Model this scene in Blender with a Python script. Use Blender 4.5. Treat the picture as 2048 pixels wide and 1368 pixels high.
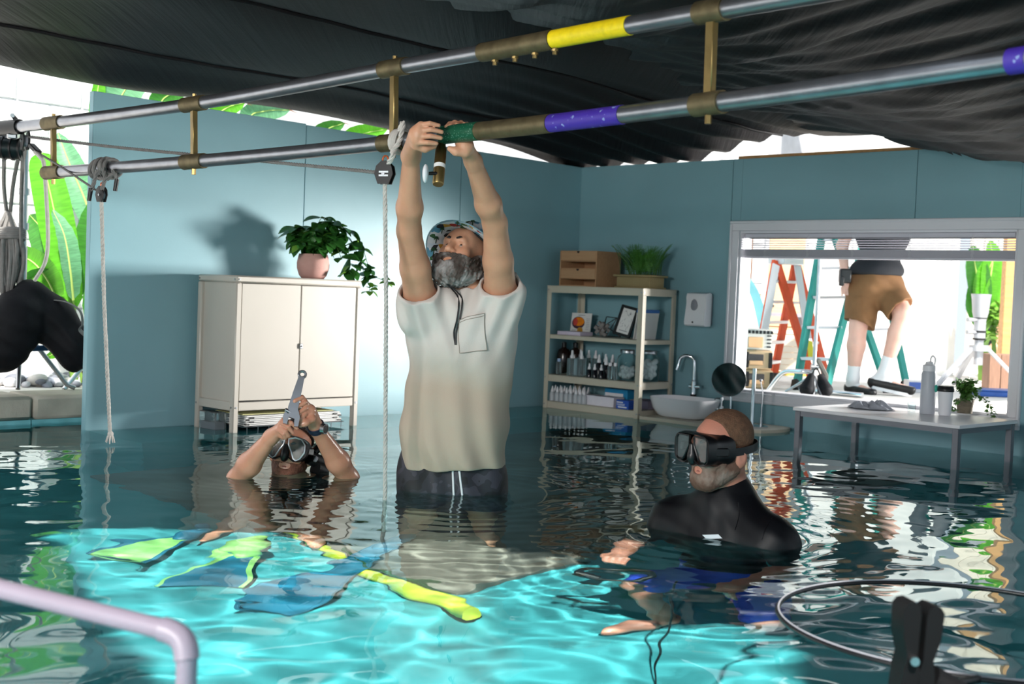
import bpy, bmesh, math, random
import numpy as np
from mathutils import Vector, Matrix, Euler

for o in list(bpy.data.objects):
    bpy.data.objects.remove(o)
scene = bpy.context.scene
COL = scene.collection
random.seed(7)
rng = np.random.default_rng(7)

# ------------------------------------------------------------------ camera
CAM_H, PITCH, ROLL, FPX = 0.75, 0.0389, 0.0395, 2506.77      # metres above the water, radians, focal length in pixels of 2048
_f = Vector((0, math.cos(PITCH), -math.sin(PITCH)))
_r0 = Vector((1, 0, 0)); _u0 = _r0.cross(_f)
_r = _r0 * math.cos(ROLL) + _u0 * math.sin(ROLL)
_u = -_r0 * math.sin(ROLL) + _u0 * math.cos(ROLL)
CAM = Vector((0, 0, CAM_H))
cam_d = bpy.data.cameras.new('camera')
cam_d.sensor_width = 36.0
cam_d.lens = FPX / 2048 * 36
cam_d.clip_start = 0.05
cam_d.clip_end = 200
cam_d.dof.use_dof = True
cam_d.dof.focus_distance = 4.7
cam_d.dof.aperture_fstop = 4.0
cam = bpy.data.objects.new('camera', cam_d)
COL.objects.link(cam)
cam.matrix_world = Matrix(((_r.x, _u.x, -_f.x, CAM.x), (_r.y, _u.y, -_f.y, CAM.y), (_r.z, _u.z, -_f.z, CAM.z), (0, 0, 0, 1)))
scene.camera = cam

# ------------------------------------------------------------------ light
scene.view_settings.view_transform = 'Standard'
scene.view_settings.look = 'None'
scene.view_settings.gamma = 1.0
scene.view_settings.use_curve_mapping = False
scene.view_settings.exposure = 0.62
scene.cycles.use_denoising = True
scene.cycles.use_adaptive_sampling = True
scene.cycles.adaptive_threshold = 0.06
scene.cycles.adaptive_min_samples = 16
scene.cycles.max_bounces = 8
scene.cycles.diffuse_bounces = 3
scene.cycles.glossy_bounces = 4
scene.cycles.transmission_bounces = 6
scene.cycles.caustics_reflective = False
scene.cycles.caustics_refractive = True
scene.cycles.sample_clamp_indirect = 4.0

w = bpy.data.worlds.new('sky'); scene.world = w
w.use_nodes = True
bg = w.node_tree.nodes['Background']
bg.inputs[0].default_value = (0.80, 0.90, 1.0, 1)
bg.inputs[1].default_value = 0.72

SUN_DIR = Vector((0.10, -1.0, 1.28)).normalized()        # towards the sun: behind the camera
sd = bpy.data.lights.new('sun', 'SUN'); sd.energy = 7.2; sd.angle = math.radians(1.2); sd.color = (1, 0.95, 0.87)
so = bpy.data.objects.new('sun', sd); COL.objects.link(so)
so.rotation_euler = SUN_DIR.to_track_quat('Z', 'Y').to_euler()
so.location = (1, -8, 12)
sd.cycles.is_caustics_light = True

def area_lamp(name, loc, target, size, power, col=(1, 1, 1)):
    d = bpy.data.lights.new(name, 'AREA'); d.shape = 'SQUARE'; d.size = size; d.energy = power; d.color = col
    o = bpy.data.objects.new(name, d); COL.objects.link(o)
    o.location = loc
    o.rotation_euler = (Vector(loc) - Vector(target)).to_track_quat('Z', 'Y').to_euler()
    return o
# added lamp outside the set window, standing in for the daylight coming through it
area_lamp('added_window_lamp', (4.9, 7.75, 0.75), (-1.2, 6.8, 0.7), 0.9, 86, (1, 0.97, 0.93)).data.spread = math.radians(75)

# area lamp added behind the camera on the left to brighten the people's fronts
area_lamp('added_front_lamp', (-2.6, -0.6, 1.7), (-0.2, 4.7, 0.6), 1.2, 185, (1, 0.96, 0.92))

# ------------------------------------------------------------------ frames
CX, CY, YAW = 0.4357, 8.6913, 0.8115         # corner of the two set walls at the water line, and their heading
DL = Vector((-math.cos(YAW), -math.sin(YAW), 0))     # along the left wall, away from the corner (u)
DR = Vector((math.sin(YAW), -math.cos(YAW), 0))      # along the right wall, away from the corner (v)
ROT_R = math.atan2(DR.y, DR.x)               # local x along the right wall, local y into it
ROT_L = ROT_R + math.pi / 2                  # local x along the left wall towards the corner, local y into it
def UV(u, v, z=0.0):
    return Vector((CX, CY, 0)) + DL * u + DR * v + Vector((0, 0, z))
def _ray(px, py):
    return _f + _r * ((px - 1024) / FPX) - _u * ((py - 684) / FPX)
def P(px, py, Y):                            # the point at distance Y seen at a place of the photograph
    d = _ray(px, py); return CAM + d * (Y / d.y)
def PZ(px, py, z):                           # ... at height z
    d = _ray(px, py); return CAM + d * ((z - CAM_H) / d.z)
def PU(px, py, zd):                          # ... at depth zd seen through the water
    p = PZ(px, py, 0); d = _ray(px, py).normalized()
    st = math.sqrt(1 - d.z * d.z) / 1.33; h = Vector((d.x, d.y, 0)).normalized()
    return p + h * (-zd * st / math.sqrt(1 - st * st)) + Vector((0, 0, zd))

# ------------------------------------------------------------------ materials
MATS = {}
def lin(c):
    return tuple(((x / 255) / 12.92 if x / 255 <= 0.04045 else ((x / 255 + 0.055) / 1.055) ** 2.4) for x in c[:3]) + (1,)
def mat(name, col, rough=0.5, metal=0.0, var=0.08, scale=8.0, bump=0.0, bscale=60.0, trans=0.0, ior=1.45, sss=0.0, emit=None, spec=0.5, stretch=None, coat=0.0):
    if name in MATS: return MATS[name]
    m = bpy.data.materials.new(name); m.use_nodes = True
    nt = m.node_tree; b = nt.nodes['Principled BSDF']
    c = lin(col)
    b.inputs['Base Color'].default_value = c
    b.inputs['Roughness'].default_value = rough
    b.inputs['Metallic'].default_value = metal
    b.inputs['Specular IOR Level'].default_value = spec
    b.inputs['IOR'].default_value = ior
    if trans: b.inputs['Transmission Weight'].default_value = trans
    if coat: b.inputs['Coat Weight'].default_value = coat
    if sss:
        b.inputs['Subsurface Weight'].default_value = sss
        b.inputs['Subsurface Radius'].default_value = (0.02, 0.008, 0.004)
        b.inputs['Subsurface Scale'].default_value = 0.6
    if emit:
        b.inputs['Emission Color'].default_value = lin(emit[0]); b.inputs['Emission Strength'].default_value = emit[1]
    tc = nt.nodes.new('ShaderNodeTexCoord')
    src = tc.outputs['Object']
    if stretch:
        mp = nt.nodes.new('ShaderNodeMapping'); mp.inputs['Scale'].default_value = stretch
        nt.links.new(src, mp.inputs['Vector']); src = mp.outputs['Vector']
    if var:
        n = nt.nodes.new('ShaderNodeTexNoise'); n.inputs['Scale'].default_value = scale; n.inputs['Detail'].default_value = 4
        nt.links.new(src, n.inputs['Vector'])
        r = nt.nodes.new('ShaderNodeValToRGB')
        r.color_ramp.elements[0].position = 0.3; r.color_ramp.elements[1].position = 0.7
        r.color_ramp.elements[0].color = tuple(x * (1 - var) for x in c[:3]) + (1,)
        r.color_ramp.elements[1].color = tuple(min(1, x * (1 + var)) for x in c[:3]) + (1,)
        nt.links.new(n.outputs['Fac'], r.inputs['Fac']); nt.links.new(r.outputs['Color'], b.inputs['Base Color'])
    if bump:
        n2 = nt.nodes.new('ShaderNodeTexNoise'); n2.inputs['Scale'].default_value = bscale; n2.inputs['Detail'].default_value = 4
        nt.links.new(src, n2.inputs['Vector'])
        bp = nt.nodes.new('ShaderNodeBump'); bp.inputs['Strength'].default_value = bump; bp.inputs['Distance'].default_value = 0.01
        nt.links.new(n2.outputs['Fac'], bp.inputs['Height']); nt.links.new(bp.outputs['Normal'], b.inputs['Normal'])
    MATS[name] = m
    return m
def ramp_mat(name, stops, scale=10.0, rough=0.6, kind='noise', bump=0.0, detail=3.0, coords='Object', stretch=None, constant=True, metal=0.0):
    """a printed or mottled material: several colours spread by noise or voronoi cells"""
    if name in MATS: return MATS[name]
    m = bpy.data.materials.new(name); m.use_nodes = True
    nt = m.node_tree; b = nt.nodes['Principled BSDF']; b.inputs['Roughness'].default_value = rough; b.inputs['Metallic'].default_value = metal
    tc = nt.nodes.new('ShaderNodeTexCoord'); src = tc.outputs[coords]
    if stretch:
        mp = nt.nodes.new('ShaderNodeMapping'); mp.inputs['Scale'].default_value = stretch
        nt.links.new(src, mp.inputs['Vector']); src = mp.outputs['Vector']
    if kind == 'noise':
        n = nt.nodes.new('ShaderNodeTexNoise'); n.inputs['Scale'].default_value = scale; n.inputs['Detail'].default_value = detail; out = n.outputs['Fac']
    elif kind == 'voronoi':
        n = nt.nodes.new('ShaderNodeTexVoronoi'); n.inputs['Scale'].default_value = scale; out = n.outputs['Distance']
    elif kind == 'cells':
        n = nt.nodes.new('ShaderNodeTexVoronoi'); n.inputs['Scale'].default_value = scale
        s = nt.nodes.new('ShaderNodeSeparateColor'); nt.links.new(n.outputs['Color'], s.inputs[0]); out = s.outputs[0]
    elif kind == 'wave':
        n = nt.nodes.new('ShaderNodeTexWave'); n.inputs['Scale'].default_value = scale; n.inputs['Distortion'].default_value = 1.5; out = n.outputs['Fac']
    nt.links.new(src, n.inputs['Vector'])
    r = nt.nodes.new('ShaderNodeValToRGB'); cr = r.color_ramp
    cr.interpolation = 'CONSTANT' if constant else 'LINEAR'
    while len(cr.elements) < len(stops): cr.elements.new(0.5)
    for e, (pos, c) in zip(cr.elements, stops): e.position = pos; e.color = lin(c)
    nt.links.new(out, r.inputs['Fac']); nt.links.new(r.outputs['Color'], b.inputs['Base Color'])
    if bump:
        n2 = nt.nodes.new('ShaderNodeTexNoise'); n2.inputs['Scale'].default_value = 90
        bp = nt.nodes.new('ShaderNodeBump'); bp.inputs['Strength'].default_value = bump; bp.inputs['Distance'].default_value = 0.005
        nt.links.new(src, n2.inputs['Vector']); nt.links.new(n2.outputs['Fac'], bp.inputs['Height']); nt.links.new(bp.outputs['Normal'], b.inputs['Normal'])
    MATS[name] = m
    return m

# ------------------------------------------------------------------ object helpers
WM = {}                                      # world matrix of every parent we make
def link(o, parent=None):
    COL.objects.link(o)
    if parent is not None: o.parent = parent
    return o
def tag(o, label=None, cat=None, group=None, kind=None):
    if label: o['label'] = label
    if cat: o['category'] = cat
    if group: o['group'] = group
    if kind: o['kind'] = kind
    return o
def thing(name, label, cat, loc=(0, 0, 0), rotz=0.0, group=None, kind=None):
    o = bpy.data.objects.new(name, None); link(o)
    o.empty_display_size = 0.05
    o.location = loc; o.rotation_euler = (0, 0, rotz)
    WM[o.name] = Matrix.Translation(Vector(loc)) @ Matrix.Rotation(rotz, 4, 'Z')
    return tag(o, label, cat, group, kind)
def copy_tree(o, parent=None):
    c = o.copy(); COL.objects.link(c); c.parent = parent
    if o.name in WM: WM[c.name] = WM[o.name].copy()
    for ch in list(o.children): copy_tree(ch, c)
    return c
def obj_from(name, verts, faces, m, parent=None, world=False, ang=40, smooth=True, label=None):
    me = bpy.data.meshes.new(name)
    me.from_pydata([tuple(v) for v in verts], [], [tuple(f) for f in faces])
    return _finish(name, me, m, parent, world, ang, smooth, label)
def _finish(name, me, m, parent, world, ang, smooth, label):
    if world and parent is not None and parent.name in WM: me.transform(WM[parent.name].inverted())
    if smooth:
        me.polygons.foreach_set('use_smooth', [True] * len(me.polygons))
        if ang and ang < 180: me.set_sharp_from_angle(angle=math.radians(ang))
    for mm in (m if isinstance(m, (list, tuple)) else [m]):
        me.materials.append(mm)
    me.update()
    o = bpy.data.objects.new(name, me)
    link(o, parent)
    if parent is not None and parent.name in WM: WM[o.name] = WM[parent.name].copy()
    if label: o['label'] = label
    return o
def frames(pts, closed=False):
    pts = [Vector(p) for p in pts]; n = len(pts); T = []
    for i in range(n):
        a = pts[(i - 1) % n] if (closed or i > 0) else pts[i]
        b = pts[(i + 1) % n] if (closed or i < n - 1) else pts[i]
        d = b - a
        T.append(d.normalized() if d.length > 1e-9 else Vector((0, 0, 1)))
    up = Vector((0, 0, 1)) if abs(T[0].z) < 0.9 else Vector((1, 0, 0))
    N = [(up - T[0] * up.dot(T[0])).normalized()]
    for i in range(1, n):
        v = N[-1] - T[i] * N[-1].dot(T[i])
        N.append(v.normalized() if v.length > 1e-6 else N[-1])
    return pts, T, N
class MB:
    def __init__(s): s.v = []; s.f = []; s.mi = []; s.cur = 0
    def add(s, V, Fc):
        b = len(s.v); s.v += [Vector(p) for p in V]; s.f += [tuple(b + i for i in f) for f in Fc]; s.mi += [s.cur] * len(Fc); return s
    def box(s, c, d, rz=0.0, bev=0.0, R=None):
        c = Vector(c); hx, hy, hz = d[0] / 2, d[1] / 2, d[2] / 2
        M3 = R if R is not None else Matrix.Rotation(rz, 3, 'Z')
        bev = min(bev, hx * 0.95, hy * 0.95, hz * 0.95)
        if bev <= 0:
            V = [(x, y, z) for z in (-hz, hz) for y in (-hy, hy) for x in (-hx, hx)]
            F = [(0, 2, 3, 1), (4, 5, 7, 6), (0, 1, 5, 4), (2, 6, 7, 3), (0, 4, 6, 2), (1, 3, 7, 5)]
        else:
            V = []; idx = {}
            for sx in (-1, 1):
                for sy in (-1, 1):
                    for sz in (-1, 1):
                        for ax in range(3):
                            p = [sx * (hx - bev), sy * (hy - bev), sz * (hz - bev)]
                            p[ax] = (sx, sy, sz)[ax] * (hx, hy, hz)[ax]
                            idx[(sx, sy, sz, ax)] = len(V); V.append(p)
            F = []
            for ax in range(3):
                o1, o2 = [(1, 2), (2, 0), (0, 1)][ax]
                for sg in (-1, 1):
                    q = []
                    for a, b_ in ((-1, -1), (1, -1), (1, 1), (-1, 1)):
                        k = [0, 0, 0]; k[ax] = sg; k[o1] = a; k[o2] = b_; q.append(idx[(k[0], k[1], k[2], ax)])
                    F.append(q if sg > 0 else q[::-1])
                for a in (-1, 1):
                    for b_ in (-1, 1):
                        k0 = [0, 0, 0]; k0[o1] = a; k0[o2] = b_; k1 = k0[:]; k0[ax] = -1; k1[ax] = 1
                        q = [idx[(*k0, o1)], idx[(*k1, o1)], idx[(*k1, o2)], idx[(*k0, o2)]]
                        F.append(q if a * b_ < 0 else q[::-1])
            for sx in (-1, 1):
                for sy in (-1, 1):
                    for sz in (-1, 1):
                        q = [idx[(sx, sy, sz, 0)], idx[(sx, sy, sz, 1)], idx[(sx, sy, sz, 2)]]
                        F.append(q if sx * sy * sz > 0 else q[::-1])
        return s.add([c + M3 @ Vector(p) for p in V], F)
    def bar(s, p0, p1, w, h, bev=0.0, up=(0, 0, 1)):
        p0, p1 = Vector(p0), Vector(p1); t = (p1 - p0); L = t.length; t.normalize()
        up = Vector(up)
        if abs(t.dot(up)) > 0.95: up = Vector((1, 0, 0))
        sx = up.cross(t).normalized(); n = t.cross(sx)
        R = Matrix((( t.x, sx.x, n.x), (t.y, sx.y, n.y), (t.z, sx.z, n.z)))
        return s.box((p0 + p1) / 2, (L, w, h), bev=bev, R=R)
    def tube(s, pts, r, seg=10, closed=False, caps=True, flat=1.0):
        pts, T, N = frames(pts, closed); n = len(pts)
        rr = r if isinstance(r, (list, tuple)) else [r] * n
        V = []; F = []
        for i in range(n):
            B = T[i].cross(N[i])
            for k in range(seg):
                a = 2 * math.pi * k / seg
                V.append(pts[i] + (N[i] * math.cos(a) * flat + B * math.sin(a)) * rr[i])
        for i in range(n if closed else n - 1):
            j = (i + 1) % n
            for k in range(seg):
                k2 = (k + 1) % seg
                F.append((i * seg + k, i * seg + k2, j * seg + k2, j * seg + k))
        if caps and not closed:
            F.append(tuple(range(seg))[::-1]); F.append(tuple((n - 1) * seg + k for k in range(seg)))
        return s.add(V, F)
    def cyl(s, p0, p1, r0, r1=None, seg=14): return s.tube([p0, p1], [r0, r0 if r1 is None else r1], seg)
    def lathe(s, prof, c=(0, 0, 0), seg=20, R=None, sx=1.0, sy=1.0):
        c = Vector(c); R = R or Matrix.Identity(3); V = []; F = []
        n = len(prof)
        for (r, z) in prof:
            for k in range(seg):
                a = 2 * math.pi * k / seg
                V.append(c + R @ Vector((max(r, 1e-4) * math.cos(a) * sx, max(r, 1e-4) * math.sin(a) * sy, z)))
        for i in range(n - 1):
            for k in range(seg):
                k2 = (k + 1) % seg
                F.append((i * seg + k, i * seg + k2, (i + 1) * seg + k2, (i + 1) * seg + k))
        F.append(tuple(range(seg))[::-1]); F.append(tuple((n - 1) * seg + k for k in range(seg)))
        return s.add(V, F)
    def ball(s, c, r, seg=12, rings=8, R=None):
        r = r if isinstance(r, (tuple, list)) else (r, r, r)
        R = R or Matrix.Identity(3); c = Vector(c); V = [c + R @ Vector((0, 0, -r[2]))]; F = []
        for i in range(1, rings):
            t = math.pi * i / rings - math.pi / 2
            for k in range(seg):
                a = 2 * math.pi * k / seg
                V.append(c + R @ Vector((r[0] * math.cos(t) * math.cos(a), r[1] * math.cos(t) * math.sin(a), r[2] * math.sin(t))))
        V.append(c + R @ Vector((0, 0, r[2]))); top = len(V) - 1
        for k in range(seg):
            k2 = (k + 1) % seg
            F.append((0, 1 + k2, 1 + k))
            F.append((top, 1 + (rings - 2) * seg + k, 1 + (rings - 2) * seg + k2))
            for i in range(rings - 2):
                F.append((1 + i * seg + k, 1 + i * seg + k2, 1 + (i + 1) * seg + k2, 1 + (i + 1) * seg + k))
        return s.add(V, F)
    def prism(s, poly, d, c=(0, 0, 0), R=None, ctr=False):
        """poly: points in local x,z; extruded along local y by d"""
        R = R or Matrix.Identity(3); c = Vector(c); n = len(poly); y0 = -d / 2 if ctr else 0
        V = [c + R @ Vector((x, y0, z)) for x, z in poly] + [c + R @ Vector((x, y0 + d, z)) for x, z in poly]
        F = [tuple(range(n)), tuple(range(n, 2 * n))[::-1]] + [(i, i + n, (i + 1) % n + n, (i + 1) % n) for i in range(n)]
        return s.add(V, F)
    def build(s, name, m, parent=None, world=False, ang=40, smooth=True, label=None):
        me = bpy.data.meshes.new(name)
        me.from_pydata([tuple(v) for v in s.v], [], s.f)
        if any(s.mi): me.polygons.foreach_set('material_index', s.mi)
        bm = bmesh.new(); bm.from_mesh(me); bmesh.ops.recalc_face_normals(bm, faces=bm.faces); bm.to_mesh(me); bm.free()
        return _finish(name, me, m, parent, world, ang, smooth, label)
def spline(pts, n=8):
    """Catmull-Rom through points"""
    p = [Vector(q) for q in pts]; p = [p[0] * 2 - p[1]] + p + [p[-1] * 2 - p[-2]]; out = []
    for i in range(1, len(p) - 2):
        for k in range(n):
            t = k / n
            out.append(0.5 * ((2 * p[i]) + (p[i + 1] - p[i - 1]) * t + (2 * p[i - 1] - 5 * p[i] + 4 * p[i + 1] - p[i + 2]) * t * t + (3 * p[i] - p[i - 1] - 3 * p[i + 1] + p[i + 2]) * t ** 3))
    out.append(p[-2]); return out

# ------------------------------------------------------------------ implicit surfaces for bodies and cloth
class SDF:
    def __init__(s, lo, hi, h):
        s.lo = np.array(lo, float); s.h = h
        s.n = np.ceil((np.array(hi) - s.lo) / h).astype(int) + 1
        s.D = np.full(s.n, 0.25, np.float32)
    def _blk(s, lo, hi):
        i0 = np.clip(np.floor((np.array(lo) - s.lo) / s.h).astype(int), 0, s.n); i1 = np.clip(np.ceil((np.array(hi) - s.lo) / s.h).astype(int) + 1, 0, s.n)
        if (i1 <= i0).any(): return None, None
        sl = tuple(slice(a, b) for a, b in zip(i0, i1))
        g = [(s.lo[k] + s.h * np.arange(i0[k], i1[k])).astype(np.float32) for k in range(3)]
        return sl, (g[0][:, None, None], g[1][None, :, None], g[2][None, None, :])
    def _op(s, sl, d, k, sub=False):
        A = s.D[sl]
        if sub:
            d = -d; hh = np.maximum(k - np.abs(A - d), 0) / max(k, 1e-6); s.D[sl] = np.maximum(A, d) + hh * hh * k / 4
        else:
            hh = np.maximum(k - np.abs(A - d), 0) / max(k, 1e-6); s.D[sl] = np.minimum(A, d) - hh * hh * k / 4
    def cone(s, a, b, ra, rb, k=0.02, sub=False):
        a = np.array(a, float); b = np.array(b, float); pad = max(ra, rb) + k + 4 * s.h
        sl, g = s._blk(np.minimum(a, b) - pad, np.maximum(a, b) + pad)
        if sl is None: return s
        ab = b - a; L2 = max((ab ** 2).sum(), 1e-9)
        px, py, pz = g[0] - a[0], g[1] - a[1], g[2] - a[2]
        t = np.clip((px * ab[0] + py * ab[1] + pz * ab[2]) / L2, 0, 1)
        d = np.sqrt((px - t * ab[0]) ** 2 + (py - t * ab[1]) ** 2 + (pz - t * ab[2]) ** 2) - (ra + (rb - ra) * t)
        s._op(sl, d, k, sub); return s
    def ell(s, c, r, R=None, k=0.02, sub=False):
        c = np.array(c, float); r = np.array(r, float); pad = r.max() + k + 4 * s.h
        sl, g = s._blk(c - pad, c + pad)
        if sl is None: return s
        p = [g[i] - c[i] for i in range(3)]
        if R is not None:
            M = np.array(R).T; p = [M[i, 0] * p[0] + M[i, 1] * p[1] + M[i, 2] * p[2] for i in range(3)]
        k0 = np.sqrt((p[0] / r[0]) ** 2 + (p[1] / r[1]) ** 2 + (p[2] / r[2]) ** 2)
        k1 = np.sqrt((p[0] / r[0] ** 2) ** 2 + (p[1] / r[1] ** 2) ** 2 + (p[2] / r[2] ** 2) ** 2) + 1e-6
        s._op(sl, k0 * (k0 - 1) / k1, k, sub); return s
    def grid(s):
        return [(s.lo[k] + s.h * np.arange(s.n[k])).astype(np.float32).reshape([-1 if j == k else 1 for j in range(3)]) for k in range(3)]
    def chain(s, pts, rs, k=0.02):
        for i in range(len(pts) - 1): s.cone(pts[i], pts[i + 1], rs[i], rs[i + 1], k)
        return s
    def mesh(s):
        D = s.D; S = D < 0; n = s.n
        c = np.zeros(n - 1, np.int8)
        for dx in (0, 1):
            for dy in (0, 1):
                for dz in (0, 1): c += S[dx:n[0] - 1 + dx, dy:n[1] - 1 + dy, dz:n[2] - 1 + dz]
        I = np.argwhere((c > 0) & (c < 8)); idx = np.full(n - 1, -1, np.int32); idx[tuple(I.T)] = np.arange(len(I))
        acc = np.zeros((len(I), 3)); cnt = np.zeros(len(I))
        cor = [(0, 0, 0), (1, 0, 0), (0, 1, 0), (1, 1, 0), (0, 0, 1), (1, 0, 1), (0, 1, 1), (1, 1, 1)]
        val = [D[I[:, 0] + a, I[:, 1] + b, I[:, 2] + e] for a, b, e in cor]
        for i in range(8):
            for ax in range(3):
                if cor[i][ax]: continue
                j = i + (1, 2, 4)[ax]
                m = (val[i] < 0) != (val[j] < 0)
                t = val[i][m] / (val[i][m] - val[j][m])
                p = np.tile(np.array(cor[i], float), (m.sum(), 1)); p[:, ax] += t
                acc[m] += p; cnt[m] += 1
        V = s.lo + s.h * (I + acc / cnt[:, None]); Fc = []
        for ax in range(3):
            a, b = (ax + 1) % 3, (ax + 2) % 3
            A = [slice(None)] * 3; B = [slice(None)] * 3; A[ax] = slice(0, n[ax] - 1); B[ax] = slice(1, n[ax])
            s0, s1 = S[tuple(A)], S[tuple(B)]
            E = np.argwhere(s0 != s1); E = E[(E[:, a] > 0) & (E[:, b] > 0) & (E[:, a] < n[a] - 1) & (E[:, b] < n[b] - 1)]
            fl = s0[tuple(E.T)]
            q = []
            for da, db in ((-1, -1), (0, -1), (0, 0), (-1, 0)):
                e = E.copy(); e[:, a] += da; e[:, b] += db; q.append(idx[tuple(e.T)])
            q = np.stack(q, 1); q[~fl] = q[~fl][:, ::-1]; Fc.append(q)
        return V, np.concatenate(Fc)
    def build(s, name, m, parent=None, world=True, relax=2, label=None):
        V, Fc = s.mesh()
        for _ in range(relax):
            acc = np.zeros_like(V); cnt = np.zeros(len(V))
            for i in range(4):
                a, b = Fc[:, i], Fc[:, (i + 1) % 4]
                np.add.at(acc, a, V[b]); np.add.at(cnt, a, 1); np.add.at(acc, b, V[a]); np.add.at(cnt, b, 1)
            V = V * 0.5 + acc / np.maximum(cnt, 1)[:, None] * 0.5
        me = bpy.data.meshes.new(name)
        me.vertices.add(len(V)); me.vertices.foreach_set('co', V.astype(np.float32).ravel())
        me.loops.add(Fc.size); me.loops.foreach_set('vertex_index', Fc.astype(np.int32).ravel())
        me.polygons.add(len(Fc)); me.polygons.foreach_set('loop_start', np.arange(0, Fc.size, 4, dtype=np.int32))
        me.update(calc_edges=True); me.validate()
        return _finish(name, me, m, parent, world, 180, True, label)
# ================================================================== SETTING
FLOOR_Z = -0.85
DECK_Z = 0.14
M_wall = mat('teal_paint', (132, 174, 184), rough=0.42, var=0.05, scale=1.6, bump=0.03, bscale=120)
M_plaster = mat('pool_plaster', (64, 156, 164), rough=0.7, var=0.06, scale=2.0, bump=0.1, bscale=30)
M_coping = mat('coping_stone', (176, 172, 160), rough=0.8, var=0.14, scale=7, bump=0.25, bscale=80)
M_deck = mat('deck_concrete', (226, 222, 216), rough=0.85, var=0.08, scale=3, bump=0.2, bscale=50)
M_tile = mat('waterline_tile', (120, 190, 200), rough=0.25, var=0.15, scale=12)
M_block = mat('white_block', (225, 226, 228), rough=0.85, var=0.05, scale=6, bump=0.5, bscale=70)
M_stucco = mat('white_stucco', (240, 240, 240), rough=0.9, var=0.02, scale=4, bump=0.2, bscale=60)
M_trim = mat('white_trim', (226, 226, 232), rough=0.4, var=0.02, scale=3)
M_wood = mat('pine_wood', (196, 150, 98), rough=0.6, var=0.16, scale=5, stretch=(1, 8, 8))

def uvbox(mb, u0, u1, v0, v1, z0, z1, bev=0.0):
    c = UV((u0 + u1) / 2, (v0 + v1) / 2, (z0 + z1) / 2)
    return mb.box(c, (abs(v1 - v0), abs(u1 - u0), z1 - z0), rz=ROT_R, bev=bev)
def structure(name, label, parent=None):
    return thing(name, label, None, kind='structure')

# pool shell
o = uvbox(MB(), -0.6, 12, -0.6, 12, FLOOR_Z - 0.1, FLOOR_Z).build('floor', M_plaster); tag(o, 'turquoise plastered floor of the shallow swimming pool', kind='structure')
o.cycles.is_caustics_receiver = True
o = uvbox(MB(), -0.35, 12, -0.6, -0.39, FLOOR_Z, -0.06).build('wall_pool_left', M_plaster); tag(o, 'turquoise side of the pool below the coping', kind='structure')
o = uvbox(MB(), -0.6, -0.35, -0.6, 12, FLOOR_Z, -0.06).build('wall_pool_right', M_plaster); tag(o, 'turquoise side of the pool behind the window wall', kind='structure')
o = uvbox(uvbox(MB(), 9.0, 12, -0.6, 12, FLOOR_Z, 0.02), -0.6, 9.0, 9.0, 12, FLOOR_Z, 0.02).build('wall_pool_near', M_plaster); tag(o, 'near edge of the pool behind the camera', kind='structure')
mb = MB()
uvbox(mb, -7, 12, -8, -0.69, -0.2, DECK_Z - 0.02); uvbox(mb, -7, -0.65, -0.69, 12, -0.2, DECK_Z)
uvbox(mb, 9.0, 16, -8, 16, 0.021, DECK_Z); uvbox(mb, -7, 9.0, 9.0, 16, 0.021, DECK_Z)
o = mb.build('floor_deck', M_deck); tag(o, 'pale concrete deck around the pool', kind='structure')
# coping and the tile band below it
cop = thing('trim_1', 'row of grey stone coping blocks along the pool edge', None, kind='structure')
for i in range(-1, 15):
    u0 = 0.05 + i * 0.61
    if i >= 4: uvbox(MB(), u0, u0 + 0.6, -0.69, -0.365, 0.022, DECK_Z, bev=0.016).build('coping_stone', M_coping, cop)
    tl = uvbox(MB(), u0, u0 + 0.298, -0.42, -0.385, -0.06, 0.02); uvbox(tl, u0 + 0.305, u0 + 0.603, -0.42, -0.385, -0.06, 0.02)
    if i >= 4: tl.build('waterline_tile', M_tile, cop)
uvbox(MB(), -0.65, 2.48, -0.69, -0.365, 0.022, DECK_Z).build('coping_strip', M_coping, cop)
cop2 = thing('trim_2', 'stone coping of the pool behind the window wall', None, kind='structure')
for i in range(16):
    v0 = -0.36 + i * 0.61
    uvbox(MB(), -0.65, -0.33, v0, v0 + 0.6, 0.022, DECK_Z + 0.005, bev=0.014).build('coping_stone', M_coping, cop2)

# the two set walls, in painted panels
WALL_H = 1.636
wl = thing('wall_left', 'pale teal painted set wall behind the white cabinet', None, kind='structure')
for a, b in ((0.0, 1.15), (1.153, 2.352), (2.355, 3.62)):
    uvbox(MB(), a, b, -0.04, 0.0, FLOOR_Z, WALL_H + (0.006 if a > 2 else 0), bev=0.002).build('wall_panel', M_wall, wl)
wr = thing('wall_right', 'darker teal painted set wall with the window opening', None, kind='structure')
W0, W1, WZ0, WZ1 = 1.31, 3.035, 0.198, 1.19
for (v0, v1, z0, z1) in ((-0.04, 1.237, FLOOR_Z, WALL_H), (1.24, W0, FLOOR_Z, WALL_H), (W0, W1, FLOOR_Z, WZ0), (W0, 2.45, WZ1, WALL_H), (2.453, W1, WZ1, WALL_H), (W1, 3.66, FLOOR_Z, WALL_H), (3.663, 4.88, FLOOR_Z, WALL_H)):
    uvbox(MB(), -0.04, 0.0, v0, v1, z0, z1, bev=0.0015).build('wall_panel', M_wall, wr)
uvbox(MB(), -0.075, -0.035, 1.25, 4.8, WALL_H - 0.07, WALL_H + 0.022).build('top_plate', M_wood, wr)

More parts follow.
